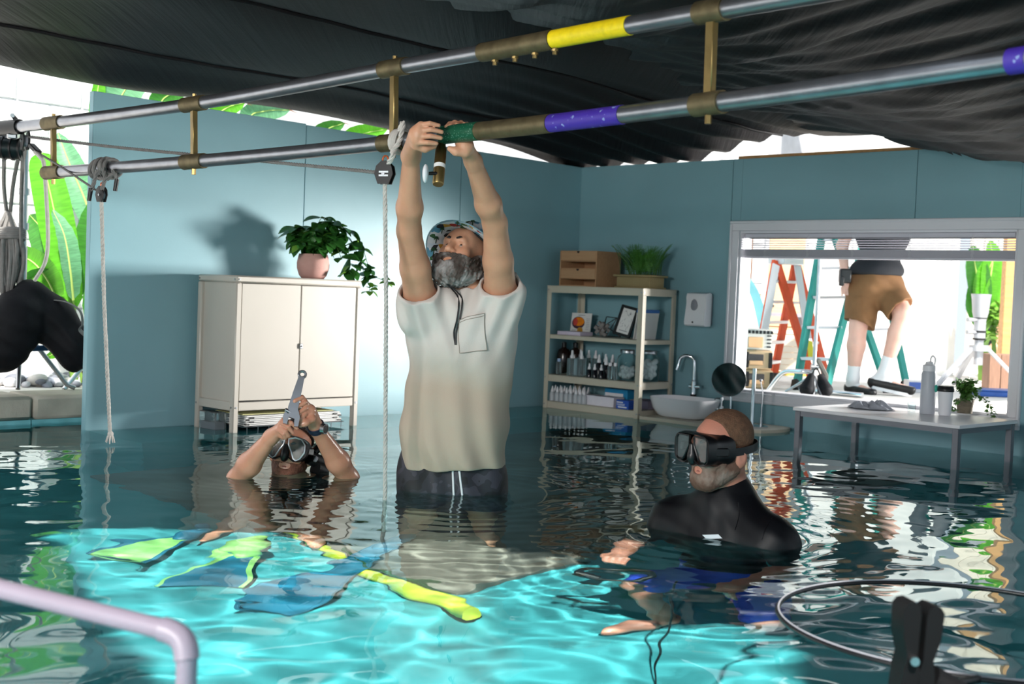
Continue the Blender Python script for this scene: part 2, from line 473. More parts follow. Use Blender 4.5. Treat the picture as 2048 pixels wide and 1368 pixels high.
# window: casing, jambs, sill
win = thing('window_1', 'white framed window opening in the teal set wall', None, kind='structure')
cw = 0.062
for (v0, v1, z0, z1) in ((W0 - cw, W1 + cw, WZ1, WZ1 + cw), (W0 - cw, W1 + cw, WZ0 - cw, WZ0), (W0 - cw, W0, WZ0, WZ1), (W1, W1 + cw, WZ0, WZ1)):
    m_ = uvbox(MB(), 0.001, 0.016, v0, v1, z0, z1, bev=0.003)
    m_.build('casing', M_trim, win)
for (v0, v1, z0, z1) in ((W0 - cw, W1 + cw, WZ1 + cw - 0.018, WZ1 + cw), (W0 - cw, W1 + cw, WZ0 - cw, WZ0 - cw + 0.018), (W0 - cw, W0 - cw + 0.018, WZ0 - cw + 0.018, WZ1 + cw - 0.018), (W1 + cw - 0.018, W1 + cw, WZ0 - cw + 0.018, WZ1 + cw - 0.018)):
    uvbox(MB(), 0.0165, 0.026, v0, v1, z0, z1, bev=0.004).build('casing_bead', M_trim, win)
jd = -0.115
for (v0, v1, z0, z1) in ((W0, W0 + 0.014, WZ0, WZ1), (W1 - 0.014, W1, WZ0, WZ1), (W0, W1, WZ1 - 0.014, WZ1), (W0, W1, WZ0, WZ0 + 0.014)):
    uvbox(MB(), jd, 0.001, v0, v1, z0, z1, bev=0.002).build('jamb', M_trim, win)

# back yard walls
bw = thing('wall_garden', 'white painted concrete block wall behind the banana plants', None, kind='structure')
uvbox(MB(), -7, 9, -1.85, -1.66, DECK_Z - 0.02, 2.82).build('mortar', mat('block_mortar', (190, 192, 196), rough=0.9), bw)
blk = None
for r_ in range(13):
    for c_ in list(range(11)) + list(range(-16, -10)):
        u0 = 1.6 + c_ * 0.41 + (0.205 if r_ % 2 else 0)
        cc = UV(u0 + 0.2, -1.665, DECK_Z + 0.1 + r_ * 0.205)
        if blk is None:
            blk = MB().box((0, 0, 0), (0.4, 0.03, 0.195), bev=0.006).build('wall_block', M_block, bw); ob = blk
        else:
            ob = blk.copy(); COL.objects.link(ob); ob.parent = bw
        ob.location = cc; ob.rotation_euler = (0, 0, ROT_L)
o = uvbox(MB(), -4.75, -4.6, -0.95, 0.6, DECK_Z, 4.2).build('wall_back', M_stucco); tag(o, 'sunlit white wall far behind the window', kind='structure')
# the grey set floor lying on the pool bottom
M_setfloor = mat('set_floor_paint', (112, 108, 100), rough=0.6, var=0.1, scale=3)
sfl = thing('floor_platform', 'grey set floor boards lying on the pool bottom', None, kind='structure')
for u0, u1 in ((0.5, 1.6), (1.603, 2.72), (2.723, 3.85)):
    for v0, v1 in ((0.5, 1.62), (1.623, 2.8)):
        uvbox(MB(), u0, u1, v0, v1, FLOOR_Z, FLOOR_Z + 0.05, bev=0.003).build('floor_board', M_setfloor, sfl).cycles.is_caustics_receiver = True

# ------------------------------------------------------------------ tarpaulin roof
def tarp_material(name, col, rough, transl):
    m = bpy.data.materials.new(name); m.use_nodes = True; nt = m.node_tree; b = nt.nodes['Principled BSDF']
    b.inputs['Base Color'].default_value = lin(col); b.inputs['Roughness'].default_value = rough
    b.inputs['Sheen Weight'].default_value = 0.0; b.inputs['Specular IOR Level'].default_value = 0.2; b.inputs['Sheen Roughness'].default_value = 0.45
    tc = nt.nodes.new('ShaderNodeTexCoord')
    hs = []
    for sc, stn, rot in ((1.0, (26, 1.1, 3), 0.85), (1.0, (70, 2.0, 5), 0.6), (30.0, (1, 1, 1), 0)):
        mp = nt.nodes.new('ShaderNodeMapping'); mp.inputs['Scale'].default_value = stn; mp.inputs['Rotation'].default_value = (0, 0, rot)
        n = nt.nodes.new('ShaderNodeTexNoise'); n.inputs['Scale'].default_value = sc; n.inputs['Detail'].default_value = 3
        nt.links.new(tc.outputs['Object'], mp.inputs['Vector']); nt.links.new(mp.outputs['Vector'], n.inputs['Vector']); hs.append(n.outputs['Fac'])
    prev = None
    for hgt, st in zip(hs, (0.25, 0.08, 0.03)):
        bp = nt.nodes.new('ShaderNodeBump'); bp.inputs['Strength'].default_value = st; bp.inputs['Distance'].default_value = 0.02
        nt.links.new(hgt, bp.inputs['Height'])
        if prev: nt.links.new(prev, bp.inputs['Normal'])
        prev = bp.outputs['Normal']
    nt.links.new(prev, b.inputs['Normal'])
    return m
M_tarp = tarp_material('black_tarp', (15, 13, 16), 0.6, 0.1)
M_tarp2 = tarp_material('black_tarp_satin', (18, 17, 20), 0.5, 0.1)
def smooth01(x): x = np.clip(x, 0, 1); return x * x * (3 - 2 * x)
def tarp_z(u, v):
    z = 1.745 + 0.05 * smooth01(v / 1.2) * smooth01(u / 1.2)
    z = z - 0.045 * (1 - smooth01(v / 0.35)) * smooth01(u / 2.0)                 # left edge hangs a little
    z = z - 0.10 * (1 - smooth01(u / 1.1)) * (1 - smooth01((v - 0.7) / 0.7))      # tucked onto the corner
    wv = (1 - smooth01(u / 2.6)) * (1 - smooth01((v - 1.5) / 0.6))
    z = z + wv * 0.022 * np.sin(v * 27 + 1.5 * np.sin(u * 2.0)) * smooth01((1.9 - v) / 0.4)   # gathers running off the back edge
    z = z + 0.012 * np.sin(u * 3.1 + v * 1.3) + 0.008 * np.sin(v * 5.1 - u * 2.3)
    for vs, dep in ((0.48, 0.018), (1.55, 0.03), (2.38, 0.03)):                   # panels hitched up along the seams
        z = z + dep * np.exp(-np.abs(v - vs) / 0.16)
    return z
def sheet(name, us, vs, zf, m, keep, label, kind=None, cat=None, thick=0.003, parent=None):
    U_, V_ = np.meshgrid(us, vs, indexing='ij'); Z = zf(U_, V_)
    nu, nv = U_.shape
    pts = [UV(U_[i, j], V_[i, j], Z[i, j]) for i in range(nu) for j in range(nv)]
    F = []
    for i in range(nu - 1):
        for j in range(nv - 1):
            if keep((us[i] + us[i + 1]) / 2, (vs[j] + vs[j + 1]) / 2): F.append((i * nv + j, (i + 1) * nv + j, (i + 1) * nv + j + 1, i * nv + j + 1))
    N0 = len(pts); pts += [p + Vector((0, 0, thick)) for p in pts]
    F2 = [tuple(N0 + k for k in f[::-1]) for f in F]
    o = obj_from(name, pts, F + F2, m, parent, True, ang=180)
    bm = bmesh.new(); bm.from_mesh(o.data); bmesh.ops.delete(bm, geom=[v for v in bm.verts if not v.link_faces], context='VERTS'); bm.to_mesh(o.data); bm.free()
    return o
ceil = thing('ceiling', 'black tarpaulin roof stretched over the pool set', None, kind='structure')
EDGE = 5.9
def roofed(u, v):                            # unseen near part shaped so the sun lights only the pool floor in front
    q = UV(u, v)
    return q.y > 2.72 + 0.08 * math.sin(q.x * 5) or (q.y > -0.6 and (q.x < -1.5 + 0.57 * (2.72 - q.y) or q.x > (0.6 if q.y > 1.9 else 1.0)))
sheet('tarp_sheet', np.arange(-0.12, 8.4, 0.05), np.arange(-0.06, 8.4, 0.035), tarp_z, M_tarp, roofed, '', parent=ceil)
for k, vs_ in enumerate((0.48, 1.55, 2.38)):
    us = np.arange(-0.05, min(7.0, (EDGE - 0.688 * vs_) / 0.725), 0.05)
    MB().tube([UV(u, vs_ + 0.006 * math.sin(u * 17), float(tarp_z(np.array(u), np.array(vs_))) - 0.006) for u in us], 0.007, 6).build('seam', M_tarp, ceil, True)
def shade_tarp_z(u, v): return 2.45 + 0.03 * np.sin(v * 5) + 0 * u
sheet('added_shade_tarp', np.arange(-1.5, 0.25, 0.08), np.arange(1.0, 3.6, 0.08), shade_tarp_z, M_tarp, lambda u, v: True, '', parent=ceil)  # unseen sheet added to shade the person outside the window
def drape_z(u, v):
    z = 1.80 - 0.36 * smooth01((v - 1.45) / 2.2) + 0.055 * np.minimum(u - 0.25, 2.2)
    fold = np.sin((v * 0.55 - u) * 24 + 2.2 * np.sin(v * 2.1)) * 0.010 + np.sin((v * 0.4 - u) * 47 + 3 * np.sin(v * 1.3)) * 0.005 + np.sin((v * 0.7 - u) * 11) * 0.01
    return z + fold * smooth01((v - 1.5) / 0.5)
sheet('tarp_drape', np.arange(0.10, 4.4, 0.03), np.arange(1.55, 5.4, 0.03), drape_z, M_tarp2, lambda u, v: roofed(u, v) and u > 0.35 + 0.05 * math.sin(v * 9) and v > 1.62 + 0.35 * max(0, 1.5 - u) * 0.0, '', parent=ceil)

# ------------------------------------------------------------------ water
def water_surface():
    m = bpy.data.materials.new('pool_water'); m.use_nodes = True; nt = m.node_tree
    for n in list(nt.nodes): nt.nodes.remove(n)
    out = nt.nodes.new('ShaderNodeOutputMaterial'); g = nt.nodes.new('ShaderNodeBsdfGlass')
    g.inputs['Color'].default_value = (0.88, 0.985, 0.985, 1); g.inputs['Roughness'].default_value = 0.0; g.inputs['IOR'].default_value = 1.33
    nt.links.new(g.outputs[0], out.inputs['Surface'])
    xs = np.concatenate([np.arange(-9, -3.0, 0.3), np.arange(-3.0, 3.2, 0.021), np.arange(3.3, 10, 0.3)])
    ys = np.concatenate([np.arange(-6, 1.7, 0.3), np.arange(1.7, 5.6, 0.019), np.arange(5.6, 9.6, 0.032)])
    X, Y = np.meshgrid(xs, ys, indexing='ij'); Z = np.zeros_like(X)
    r2 = np.random.default_rng(3)
    for lam0, lam1, n, sl in ((0.5, 1.1, 9, 0.016), (0.22, 0.5, 14, 0.020), (0.10, 0.2, 22, 0.016)):
        for _ in range(n):
            lam = r2.uniform(lam0, lam1); th = r2.normal(-1.2, 0.9); k = 2 * math.pi / lam
            Z += sl / math.sqrt(n) / k * np.sin(k * (X * math.cos(th) + Y * math.sin(th)) + r2.uniform(0, 6.28) + 0.7 * np.sin(1.3 * X + r2.uniform(0, 6)) )
    for cx, cy, a, lam, dec in ((-0.2, 4.66, 0.0011, 0.085, 0.45), (-0.88, 5.0, 0.0010, 0.07, 0.4), (0.68, 4.0, 0.0010, 0.09, 0.4), (-0.43, 4.44, 0.0004, 0.05, 0.15)):
        d = np.hypot(X - cx, Y - cy); Z += a * np.sin(2 * math.pi * d / lam) * np.exp(-np.maximum(d - 0.2, 0) / dec)
    calm = (1 - 0.55 * smooth01((Y - 5.2) / 2.0)) * (1 + 0.9 * (1 - smooth01((Y - 3.3) / 1.0)))
    Z *= calm
    nx, ny = X.shape
    V = np.stack([X.ravel(), Y.ravel(), Z.ravel()], 1); I = np.arange(nx * ny).reshape(nx, ny)
    Fc = np.stack([I[:-1, :-1].ravel(), I[1:, :-1].ravel(), I[1:, 1:].ravel(), I[:-1, 1:].ravel()], 1)
    me = bpy.data.meshes.new('water')
    me.vertices.add(len(V)); me.vertices.foreach_set('co', V.astype(np.float32).ravel())
    me.loops.add(Fc.size); me.loops.foreach_set('vertex_index', Fc.astype(np.int32).ravel())
    me.polygons.add(len(Fc)); me.polygons.foreach_set('loop_start', np.arange(0, Fc.size, 4, dtype=np.int32))
    me.update(calc_edges=True)
    o = _finish('water', me, m, None, False, 180, True, None)
    tag(o, 'clear rippling pool water filling the set', 'water', kind='stuff')
    o.cycles.is_caustics_caster = True
    return o
water_surface()
# ================================================================== FURNITURE AND PROPS IN THE SET
def PLW(px, py, v):                          # point seen at a pixel on the plane parallel to the left wall at distance v
    d = _ray(px, py); q = Vector((CX, CY, 0)) - CAM
    return CAM + d * ((q.dot(DR) + v) / d.dot(DR))
def PRW(px, py, u):                          # ... parallel to the right wall at distance u
    d = _ray(px, py); q = Vector((CX, CY, 0)) - CAM
    return CAM + d * ((q.dot(DL) + u) / d.dot(DL))
def onR(px, py, u, z):                       # that place moved to height z
    p = PRW(px, py, u); return Vector((p.x, p.y, z))
M_cream = mat('cream_steel', (186, 180, 170), rough=0.38, var=0.02, scale=4)
M_beige = mat('beige_steel', (196, 188, 170), rough=0.42, var=0.03, scale=4)
M_chrome = mat('chrome', (215, 218, 222), rough=0.08, metal=1.0, var=0.0)
M_steel = mat('brushed_steel', (170, 172, 176), rough=0.3, metal=1.0, var=0.06, scale=20)
M_black = mat('black_plastic', (18, 18, 20), rough=0.4, var=0.1)
M_dark = mat('dark_gap', (20, 22, 24), rough=0.8, var=0.0)
M_white = mat('white_plastic', (232, 232, 236), rough=0.35, var=0.02)
M_grey = mat('grey_plastic', (140, 142, 150), rough=0.45, var=0.04)
M_clear = mat('clear_plastic', (225, 238, 240), rough=0.05, trans=0.92, var=0.0, ior=1.3)
M_glass = mat('jar_glass', (235, 245, 245), rough=0.02, trans=1.0, var=0.0, ior=1.15)
M_leaf = mat('pothos_leaf', (52, 108, 44), rough=0.35, var=0.3, scale=14)
M_leaf_l = mat('pothos_leaf_young', (112, 160, 62), rough=0.4, var=0.25, scale=14)
M_stem = mat('green_stem', (84, 120, 52), rough=0.6, var=0.2)
M_soil = mat('potting_soil', (48, 36, 26), rough=0.95, var=0.3, scale=60, bump=0.6)

o = uvbox(uvbox(MB(), 0.005, 3.6, 0.005, 0.5, FLOOR_Z, -0.034), 0.005, 0.5, 0.5, 1.85, FLOOR_Z, -0.034).build('floor_ledge', M_plaster)
tag(o, 'submerged turquoise bench ledge under the cabinet and shelves', kind='structure')

# ---- white two-door cabinet
cab = thing('storage_cabinet', 'cream metal two-door cabinet standing in water against teal wall', 'cabinet', UV(2.645, 0.222, -0.033), ROT_L)
zb = 0.033
mb = MB()
for (x0, x1, y0, y1, z0, z1) in ((-0.36, 0.36, 0.14, 0.158, 0.12 + zb, 0.75 + zb), (-0.365, 0.365, -0.155, 0.15, 0.12 + zb, 0.14 + zb), (0.366, 0.374, -0.15, 0.15, 0.14 + zb, 0.75 + zb)):
    mb.box(((x0 + x1) / 2, (y0 + y1) / 2, (z0 + z1) / 2), (x1 - x0, y1 - y0, z1 - z0))
mb.build('carcass', M_cream, cab)
MB().box((-0.378, 0, 0.45 + zb), (0.006, 0.29, 0.61), bev=0.002).build('side_panel', M_cream, cab)
MB().box((0, 0, 0.767 + zb), (0.80, 0.35, 0.036), bev=0.008).build('top', M_cream, cab)
for sx in (-1, 1):
    for sy in (-1, 1):
        lg = MB().box((sx * 0.383, sy * 0.158, (0.749 + zb) / 2), (0.034, 0.034, 0.749 + zb), bev=0.006).build('leg', M_cream, cab)
        mb = MB()
        for z in (0.765 + zb, 0.125 + zb):
            mb.cyl((sx * 0.383, sy * 0.1755, z), (sx * 0.383, sy * 0.178, z), 0.005, seg=8)
            mb.cyl((sx * 0.4005, sy * 0.158, z), (sx * 0.4025, sy * 0.158, z), 0.005, seg=8)
        mb.build('screw', M_steel, lg)['kind'] = 'stuff'
for y_ in (-0.165,): MB().box((0, y_, 0.13 + zb), (0.73, 0.012, 0.045), bev=0.003).build('bottom_rail', M_cream, cab)
for sx in (-1, 1): MB().box((sx * 0.39, 0, 0.13 + zb), (0.012, 0.28, 0.045), bev=0.003).build('side_rail', M_cream, cab)
MB().box((0, -0.1475, 0.45 + zb), (0.73, 0.004, 0.60)).build('shadow_gap', M_dark, cab)
for sx in (-1, 1):
    MB().box((sx * 0.1835, -0.162, 0.452 + zb), (0.3625, 0.016, 0.589), bev=0.003).build('door', M_cream, cab)
lk = MB().box((0.004, -0.175, 0.465), (0.018, 0.01, 0.026), bev=0.002).build('lock', M_steel, cab)
MB().cyl((0.004, -0.18, 0.465), (0.004, -0.183, 0.465), 0.004, seg=8).build('keyhole', M_black, lk)

# papers and tray under the cabinet
doc = thing('document_tray', 'stack of white document files with black corner clips under cream cabinet', 'file tray', UV(2.64, 0.235, -0.033), ROT_L)
M_paper = mat('white_paper', (226, 226, 224), rough=0.8, var=0.03)
M_folder = mat('olive_folder', (186, 184, 130), rough=0.7, var=0.06)
for k in range(6):
    MB().box((0.0 + 0.004 * math.sin(k * 2), -0.005 * (k % 2), 0.062 + k * 0.009), (0.62 - 0.012 * (k % 3), 0.25, 0.0065), bev=0.001, R=Matrix.Rotation(0.0, 3, 'Y')).build('file', M_paper, doc)
MB().box((-0.03, 0.0, 0.117), (0.58, 0.24, 0.004)).build('folder', M_folder, doc)
for sx in (-1, 1):
    for k in range(4):
        MB().box((sx * (0.295 - 0.028 * (k % 2)), -0.125, 0.066 + k * 0.011), (0.026, 0.012, 0.008), bev=0.001).build('corner_clip', M_black, doc)
mb = MB()
for k in range(10): mb.cyl((-0.3 + k * 0.067, -0.135, 0.0), (-0.3 + k * 0.067, -0.135, 0.055), 0.0016, seg=5)
for z in (0.0025, 0.03, 0.055):
    mb.tube([(-0.32, -0.135, z), (0.32, -0.135, z), (0.32, 0.13, z), (-0.32, 0.13, z)], 0.002, 5, closed=True)
mb.box((0, 0, 0.055), (0.62, 0.25, 0.003))
mb.build('wire_basket', M_steel, doc)
cb = thing('plastic_bin', 'clear plastic bin half full of papers under the cabinet side', 'bin', UV(2.975, 0.16, -0.033), ROT_L)
MB().box((-0.03, 0, 0.06), (0.07, 0.15, 0.12), bev=0.006).build('bin_shell', M_clear, cb)
MB().box((-0.03, 0, 0.04), (0.055, 0.13, 0.055)).build('papers', M_grey, cb)

# ---- heart-shaped leaf
def leaf_mesh(name, L, W, m, fold=0.25, droop=0.25, heart=True):
    n = 6; V = []; F = []
    for i in range(n + 1):
        t = i / n
        w_ = W * (math.sin(math.pi * min(1, t * 0.92 + 0.10)) ** 0.8) if heart else W * math.sin(math.pi * t) ** 0.7
        if i == n: w_ = 0.0
        y = L * t - (0.10 * L if (heart and i == 0) else 0); z = -droop * L * t * t
        V += [(-w_ / 2, y, z + fold * w_ / 2), (0, L * t, z), (w_ / 2, y, z + fold * w_ / 2)]
    for i in range(n):
        a = i * 3
        F += [(a, a + 1, a + 4, a + 3), (a + 1, a + 2, a + 5, a + 4)]
    V2 = [(x, y, z - 0.0012) for x, y, z in V]; N0 = len(V)
    F += [tuple(N0 + k for k in f[::-1]) for f in F]
    me = bpy.data.meshes.new(name); me.from_pydata(V + V2, [], F); me.materials.append(m)
    me.polygons.foreach_set('use_smooth', [True] * len(me.polygons)); me.update()
    return me
def place_leaf(me, parent, pos, direction, roll=0.0, s=1.0, name='leaf'):
    o = bpy.data.objects.new(name, me); COL.objects.link(o); o.parent = parent
    Mi = WM[parent.name].inverted() if parent.name in WM else Matrix.Identity(4)
    d = (Mi.to_3x3() @ Vector(direction)).normalized()
    up = Vector((0, 0, 1)) if abs(d.z) < 0.95 else Vector((1, 0, 0))
    x = d.cross(up).normalized(); z = x.cross(d)
    M3 = Matrix(((x.x, d.x, z.x), (x.y, d.y, z.y), (x.z, d.z, z.z))) @ Matrix.Rotation(roll, 3, 'Y')
    o.matrix_basis = Matrix.Translation(Mi @ Vector(pos)) @ M3.to_4x4() @ Matrix.Diagonal((s, s, s, 1))
    return o
ME_leaf = leaf_mesh('pothos_leaf', 0.075, 0.056, M_leaf)
ME_leafy = leaf_mesh('pothos_leaf_young', 0.05, 0.036, M_leaf_l)
# ---- trailing plant in a pink pot
ppos = UV(2.445, 0.22, 0.785)
pp = thing('potted_plant', 'trailing green plant in dusty pink pot on cream cabinet', 'plant', ppos, ROT_L)
MB().lathe([(0.001, 0.002), (0.058, 0.0), (0.074, 0.018), (0.086, 0.055), (0.087, 0.085), (0.079, 0.125), (0.075, 0.133), (0.070, 0.133), (0.071, 0.114), (0.001, 0.111)], seg=28).build('pot', mat('dusty_pink_clay', (205, 158, 148), rough=0.75, var=0.05, scale=20, bump=0.15, bscale=200), pp, ang=60)
MB().lathe([(0.001, 0.110), (0.0705, 0.113), (0.001, 0.118)], seg=16).build('soil', M_soil, pp)
r3 = random.Random(11)
vines = []
for pxs in (((628, 500), (650, 455), (690, 458), (722, 490), (742, 545), (765, 560), (778, 566)), ((630, 500), (665, 470), (700, 480), (722, 530), (738, 570), (738, 585)), ((632, 500), (660, 480), (690, 500), (700, 535), (690, 548)), ((628, 500), (640, 440), (655, 450), (672, 490), (684, 520))):
    pts = [PLW(x, y, 0.22 + 0.03 * k) for k, (x, y) in enumerate(pxs)]
    pts[0] = ppos + Vector((0, 0, 0.112)); vines.append(spline(pts, 6))
for i in range(13):
    a = i * 2.4; rr = 0.05 + 0.07 * r3.random(); h_ = 0.07 + 0.11 * r3.random()
    vines.append(spline([ppos + Vector((0, 0, 0.112)), ppos + Vector((rr * 0.4 * math.cos(a), rr * 0.4 * math.sin(a), 0.13 + h_ * 0.6)), ppos + Vector((rr * math.cos(a), rr * math.sin(a), 0.12 + h_)), ppos + Vector((1.35 * rr * math.cos(a), 1.35 * rr * math.sin(a), 0.12 + h_ * 0.7))], 6))
mb = MB()
for v_ in vines: mb.tube(v_, 0.0018, 5)
mb.build('vines', M_stem, pp, world=True)
for vi, v_ in enumerate(vines):
    n = len(v_)
    for k in range(5, n, 2 if vi < 4 else 3):
        for rep in range(2 if vi < 4 else 3):
            d = Vector((r3.uniform(-1, 1), r3.uniform(-1, 0.5), r3.uniform(-0.7, 0.35)))
            tip = k > n - 10 and vi < 2
            place_leaf(ME_leafy if tip or r3.random() < 0.13 else ME_leaf, pp, v_[k] + d * 0.008, d, r3.uniform(-0.5, 0.5), r3.uniform(0.8, 1.25))

# ---- open shelf unit
shu = thing('shelving_unit', 'beige metal open shelf unit standing in the corner', 'shelf unit', UV(0.228, 0.487, -0.033), ROT_R)
zb = 0.033
for sx in (-1, 1):
    for sy in (-1, 1):
        mb = MB(); x0, y0 = sx * 0.4, sy * 0.175
        mb.box((x0 - sx * 0.0185, y0 - sy * 0.002, (0.77 + zb) / 2), (0.037, 0.004, 0.77 + zb), bev=0.0012)
        mb.box((x0 - sx * 0.002, y0 - sy * 0.0185, (0.77 + zb) / 2), (0.004, 0.037, 0.77 + zb), bev=0.0012)
        lg = mb.build('post', M_beige, shu)
        mb = MB()
        for z in (0.785, 0.205, 0.025): mb.cyl((x0 - sx * 0.012, y0 + sy * 0.0005, z + zb), (x0 - sx * 0.012, y0 + sy * 0.003, z + zb), 0.005, seg=8)
        for z in (0.785, 0.205, 0.025): mb.cyl((x0 + sx * 0.0005, y0 - sy * 0.012, z + zb), (x0 + sx * 0.003, y0 - sy * 0.012, z + zb), 0.005, seg=8)
        mb.build('screw', M_steel, lg)['kind'] = 'stuff'
SHZ = {'top': 0.812, 'two': 0.488, 'three': 0.222, 'bottom': 0.045}
for nm, z, rim in (('top', 0.812, 0.046), ('two', 0.488, 0.026), ('three', 0.222, 0.044), ('bottom', 0.045, 0.044)):
    mb = MB(); e = 0.0 if nm == 'top' else 0.005
    mb.box((0, 0, z - 0.002 + zb), (0.80 - 2 * e, 0.35 - 2 * e, 0.004))
    for sy in (-1, 1): mb.box((0, sy * (0.173 - e), z - rim / 2 - 0.001 + zb), (0.80 - 2 * e, 0.004, rim), bev=0.001)
    for sx in (-1, 1): mb.box((sx * (0.398 - e), 0, z - rim / 2 - 0.001 + zb), (0.004, 0.345 - 2 * e, rim), bev=0.001)
    mb.build('shelf', M_beige, shu)

# desktop drawer box in pale wood
M_birch = ramp_mat('birch_wood', [(0.0, (172, 128, 92)), (1.0, (198, 156, 116))], scale=4, rough=0.55, stretch=(1, 14, 14), constant=False)
db = thing('drawer_box', 'pale wooden desktop drawer box on top of beige shelves', 'drawer box', UV(0.23, 0.304, 0.812), ROT_R)
mb = MB(); W_, D_, H_ = 0.316, 0.25, 0.233
for (c, d) in (((-W_ / 2 + 0.004, 0, H_ / 2), (0.008, D_, H_)), ((W_ / 2 - 0.004, 0, H_ / 2), (0.008, D_, H_)), ((0, 0, H_ - 0.004), (W_ - 0.016, D_, 0.008)), ((0, 0, 0.004), (W_ - 0.016, D_, 0.008)), ((0, D_ / 2 - 0.004, H_ / 2), (W_ - 0.016, 0.008, H_ - 0.016)), ((0, 0, H_ / 2), (W_ - 0.016, D_ - 0.01, 0.006)), ((0, 0, 0.05), (W_ - 0.016, D_ - 0.02, 0.005)), ((0, 0, 0.165), (W_ - 0.016, D_ - 0.02, 0.005))):
    mb.box(c, d, bev=0.001)
mb.build('case', M_birch, db)
for z in (0.199, 0.083):
    dr_ = MB().box((0, -D_ / 2 + 0.005, z), (W_ - 0.02, 0.012, 0.062), bev=0.001).build('drawer', M_birch, db)
    MB().prism([(0.011 * math.cos(a), 0.013 * math.sin(a)) for a in [math.pi + math.pi * k / 8 for k in range(9)]], 0.002, (0.0, -D_ / 2 - 0.0025, z + 0.031)).build('finger_notch', M_dark, dr_)

# fern in an olive planter
pf = thing('potted_fern', 'bushy fern in a long olive planter on beige shelves', 'plant', UV(0.215, 0.715, 0.812), ROT_R)
M_olive = mat('olive_wood', (150, 132, 92), rough=0.6, var=0.1, scale=8)
MB().box((0, 0, 0.04), (0.27, 0.15, 0.066), bev=0.004).box((0, 0, 0.006), (0.29, 0.17, 0.012), bev=0.003).box((0, 0, 0.079), (0.305, 0.185, 0.014), bev=0.003).build('planter', M_olive, pf)
MB().box((0, 0, 0.085), (0.28, 0.16, 0.006)).build('soil', M_soil, pf)
def frond_mesh(name, L, m, pairs=13, wid=0.03):
    V = []; F = []
    def add(a, b, c, d): k = len(V); V.extend([a, b, c, d]); F.append((k, k + 1, k + 2, k + 3))
    def spine(t): return Vector((0, L * (0.28 * t + 0.22 * t * t), L * (1.0 * t - 0.30 * t * t)))
    for i in range(pairs):
        t = 0.12 + 0.86 * i / pairs; p = spine(t); q = spine(min(1, t + 0.045)); w_ = wid * math.sin(math.pi * min(1, 0.18 + 0.82 * (1 - t))) ** 0.7
        for sx in (-1, 1):
            e = Vector((sx * w_, 0, 0.012 * L))
            add(p, p + e * 0.6 + (q - p) * 0.02, p + e + (q - p) * 0.35, p + e * 0.5 + (q - p) * 0.42)
    for i in range(8):
        a, b = spine(i / 8), spine((i + 1) / 8); r = 0.0012
        add(a + Vector((-r, 0, 0)), a + Vector((r, 0, 0)), b + Vector((r, 0, 0)), b + Vector((-r, 0, 0)))
        add(a + Vector((0, -r, 0)), a + Vector((0, r, 0)), b + Vector((0, r, 0)), b + Vector((0, -r, 0)))
    V2 = [(v.x, v.y - 0.0007, v.z + 0.0004) for v in V]; n0 = len(V); F += [tuple(n0 + k for k in f[::-1]) for f in F]
    me = bpy.data.meshes.new(name); me.from_pydata([tuple(v) for v in V] + V2, [], F); me.materials.append(m); me.update(); return me
M_fern = mat('fern_green', (70, 128, 48), rough=0.5, var=0.3, scale=20)
FR = [frond_mesh('frond', 0.15, M_fern), frond_mesh('frond_long', 0.19, M_fern, 17, 0.028)]
for i in range(72):
    x = r3.uniform(-0.125, 0.125); y = r3.uniform(-0.065, 0.065)
    o = bpy.data.objects.new('frond', FR[i % 2]); COL.objects.link(o); o.parent = pf
    o.location = (x, y, 0.086); o.rotation_euler = (r3.uniform(-0.1, 0.25) + abs(x) * 1.0, 0, math.atan2(-x * 0.8 + r3.uniform(-0.06, 0.06), y + r3.uniform(-0.05, 0.05)))
    s_ = r3.uniform(0.95, 1.4); o.scale = (s_, s_, s_)

# --- second shelf
z2 = SHZ['two'] + 0.0005
c = onR(1162, 650, 0.14, z2)
bk = thing('recipe_card', 'white recipe card with an orange bowl picture leaning on shelf', 'card', c, ROT_R)
card = MB().box((0, 0, 0.073), (0.175, 0.006, 0.146), R=Matrix.Rotation(-0.12, 3, 'X')).build('card', M_paper, bk)
Rx = Matrix.Rotation(-0.12, 3, 'X')
def disc_on(name, parent, m, cx, cz, rx, rz, y=-0.0036, a0=0, a1=2 * math.pi, base=(0, 0, 0.073), th=0.0008):
    poly = [(cx + rx * math.cos(a0 + (a1 - a0) * k / 20), cz + rz * math.sin(a0 + (a1 - a0) * k / 20)) for k in range(20 if abs(a1 - a0 - 2 * math.pi) < 1e-3 else 21)]
    return MB().prism(poly, -th, Vector(base) + Rx @ Vector((0, y, 0)), R=Rx).build(name, m, parent)
disc_on('bowl_print', card, mat('print_navy', (70, 44, 62), rough=0.7), -0.022, 0.006, 0.056, 0.042)
disc_on('orange_print', card, mat('print_orange', (236, 132, 20), rough=0.6, var=0.25, scale=30), -0.018, 0.014, 0.048, 0.03, y=-0.0046)
disc_on('berry_print', card, mat('print_berry', (196, 70, 60), rough=0.6, var=0.3, scale=40), -0.047, 0.012, 0.02, 0.026, y=-0.0055)
disc_on('toast_print', card, mat('print_toast', (188, 140, 50), rough=0.7, var=0.2, scale=40), 0.0, -0.044, 0.024, 0.02, y=-0.0055)
mb = MB()
for k in range(7): mb.box(Vector((0, 0, 0.073)) + Rx @ Vector((0.06, -0.0036, 0.035 - k * 0.012)), (0.03, 0.0008, 0.0025), R=Rx)
for k in range(4): mb.box(Vector((0, 0, 0.073)) + Rx @ Vector((-0.055, -0.0036, -0.042 - k * 0.007)), (0.04, 0.0008, 0.002), R=Rx)
mb.box(Vector((0, 0, 0.073)) + Rx @ Vector((0.0, -0.0036, 0.058)), (0.06, 0.0008, 0.004), R=Rx)
mb.build('text_lines', M_grey, card)
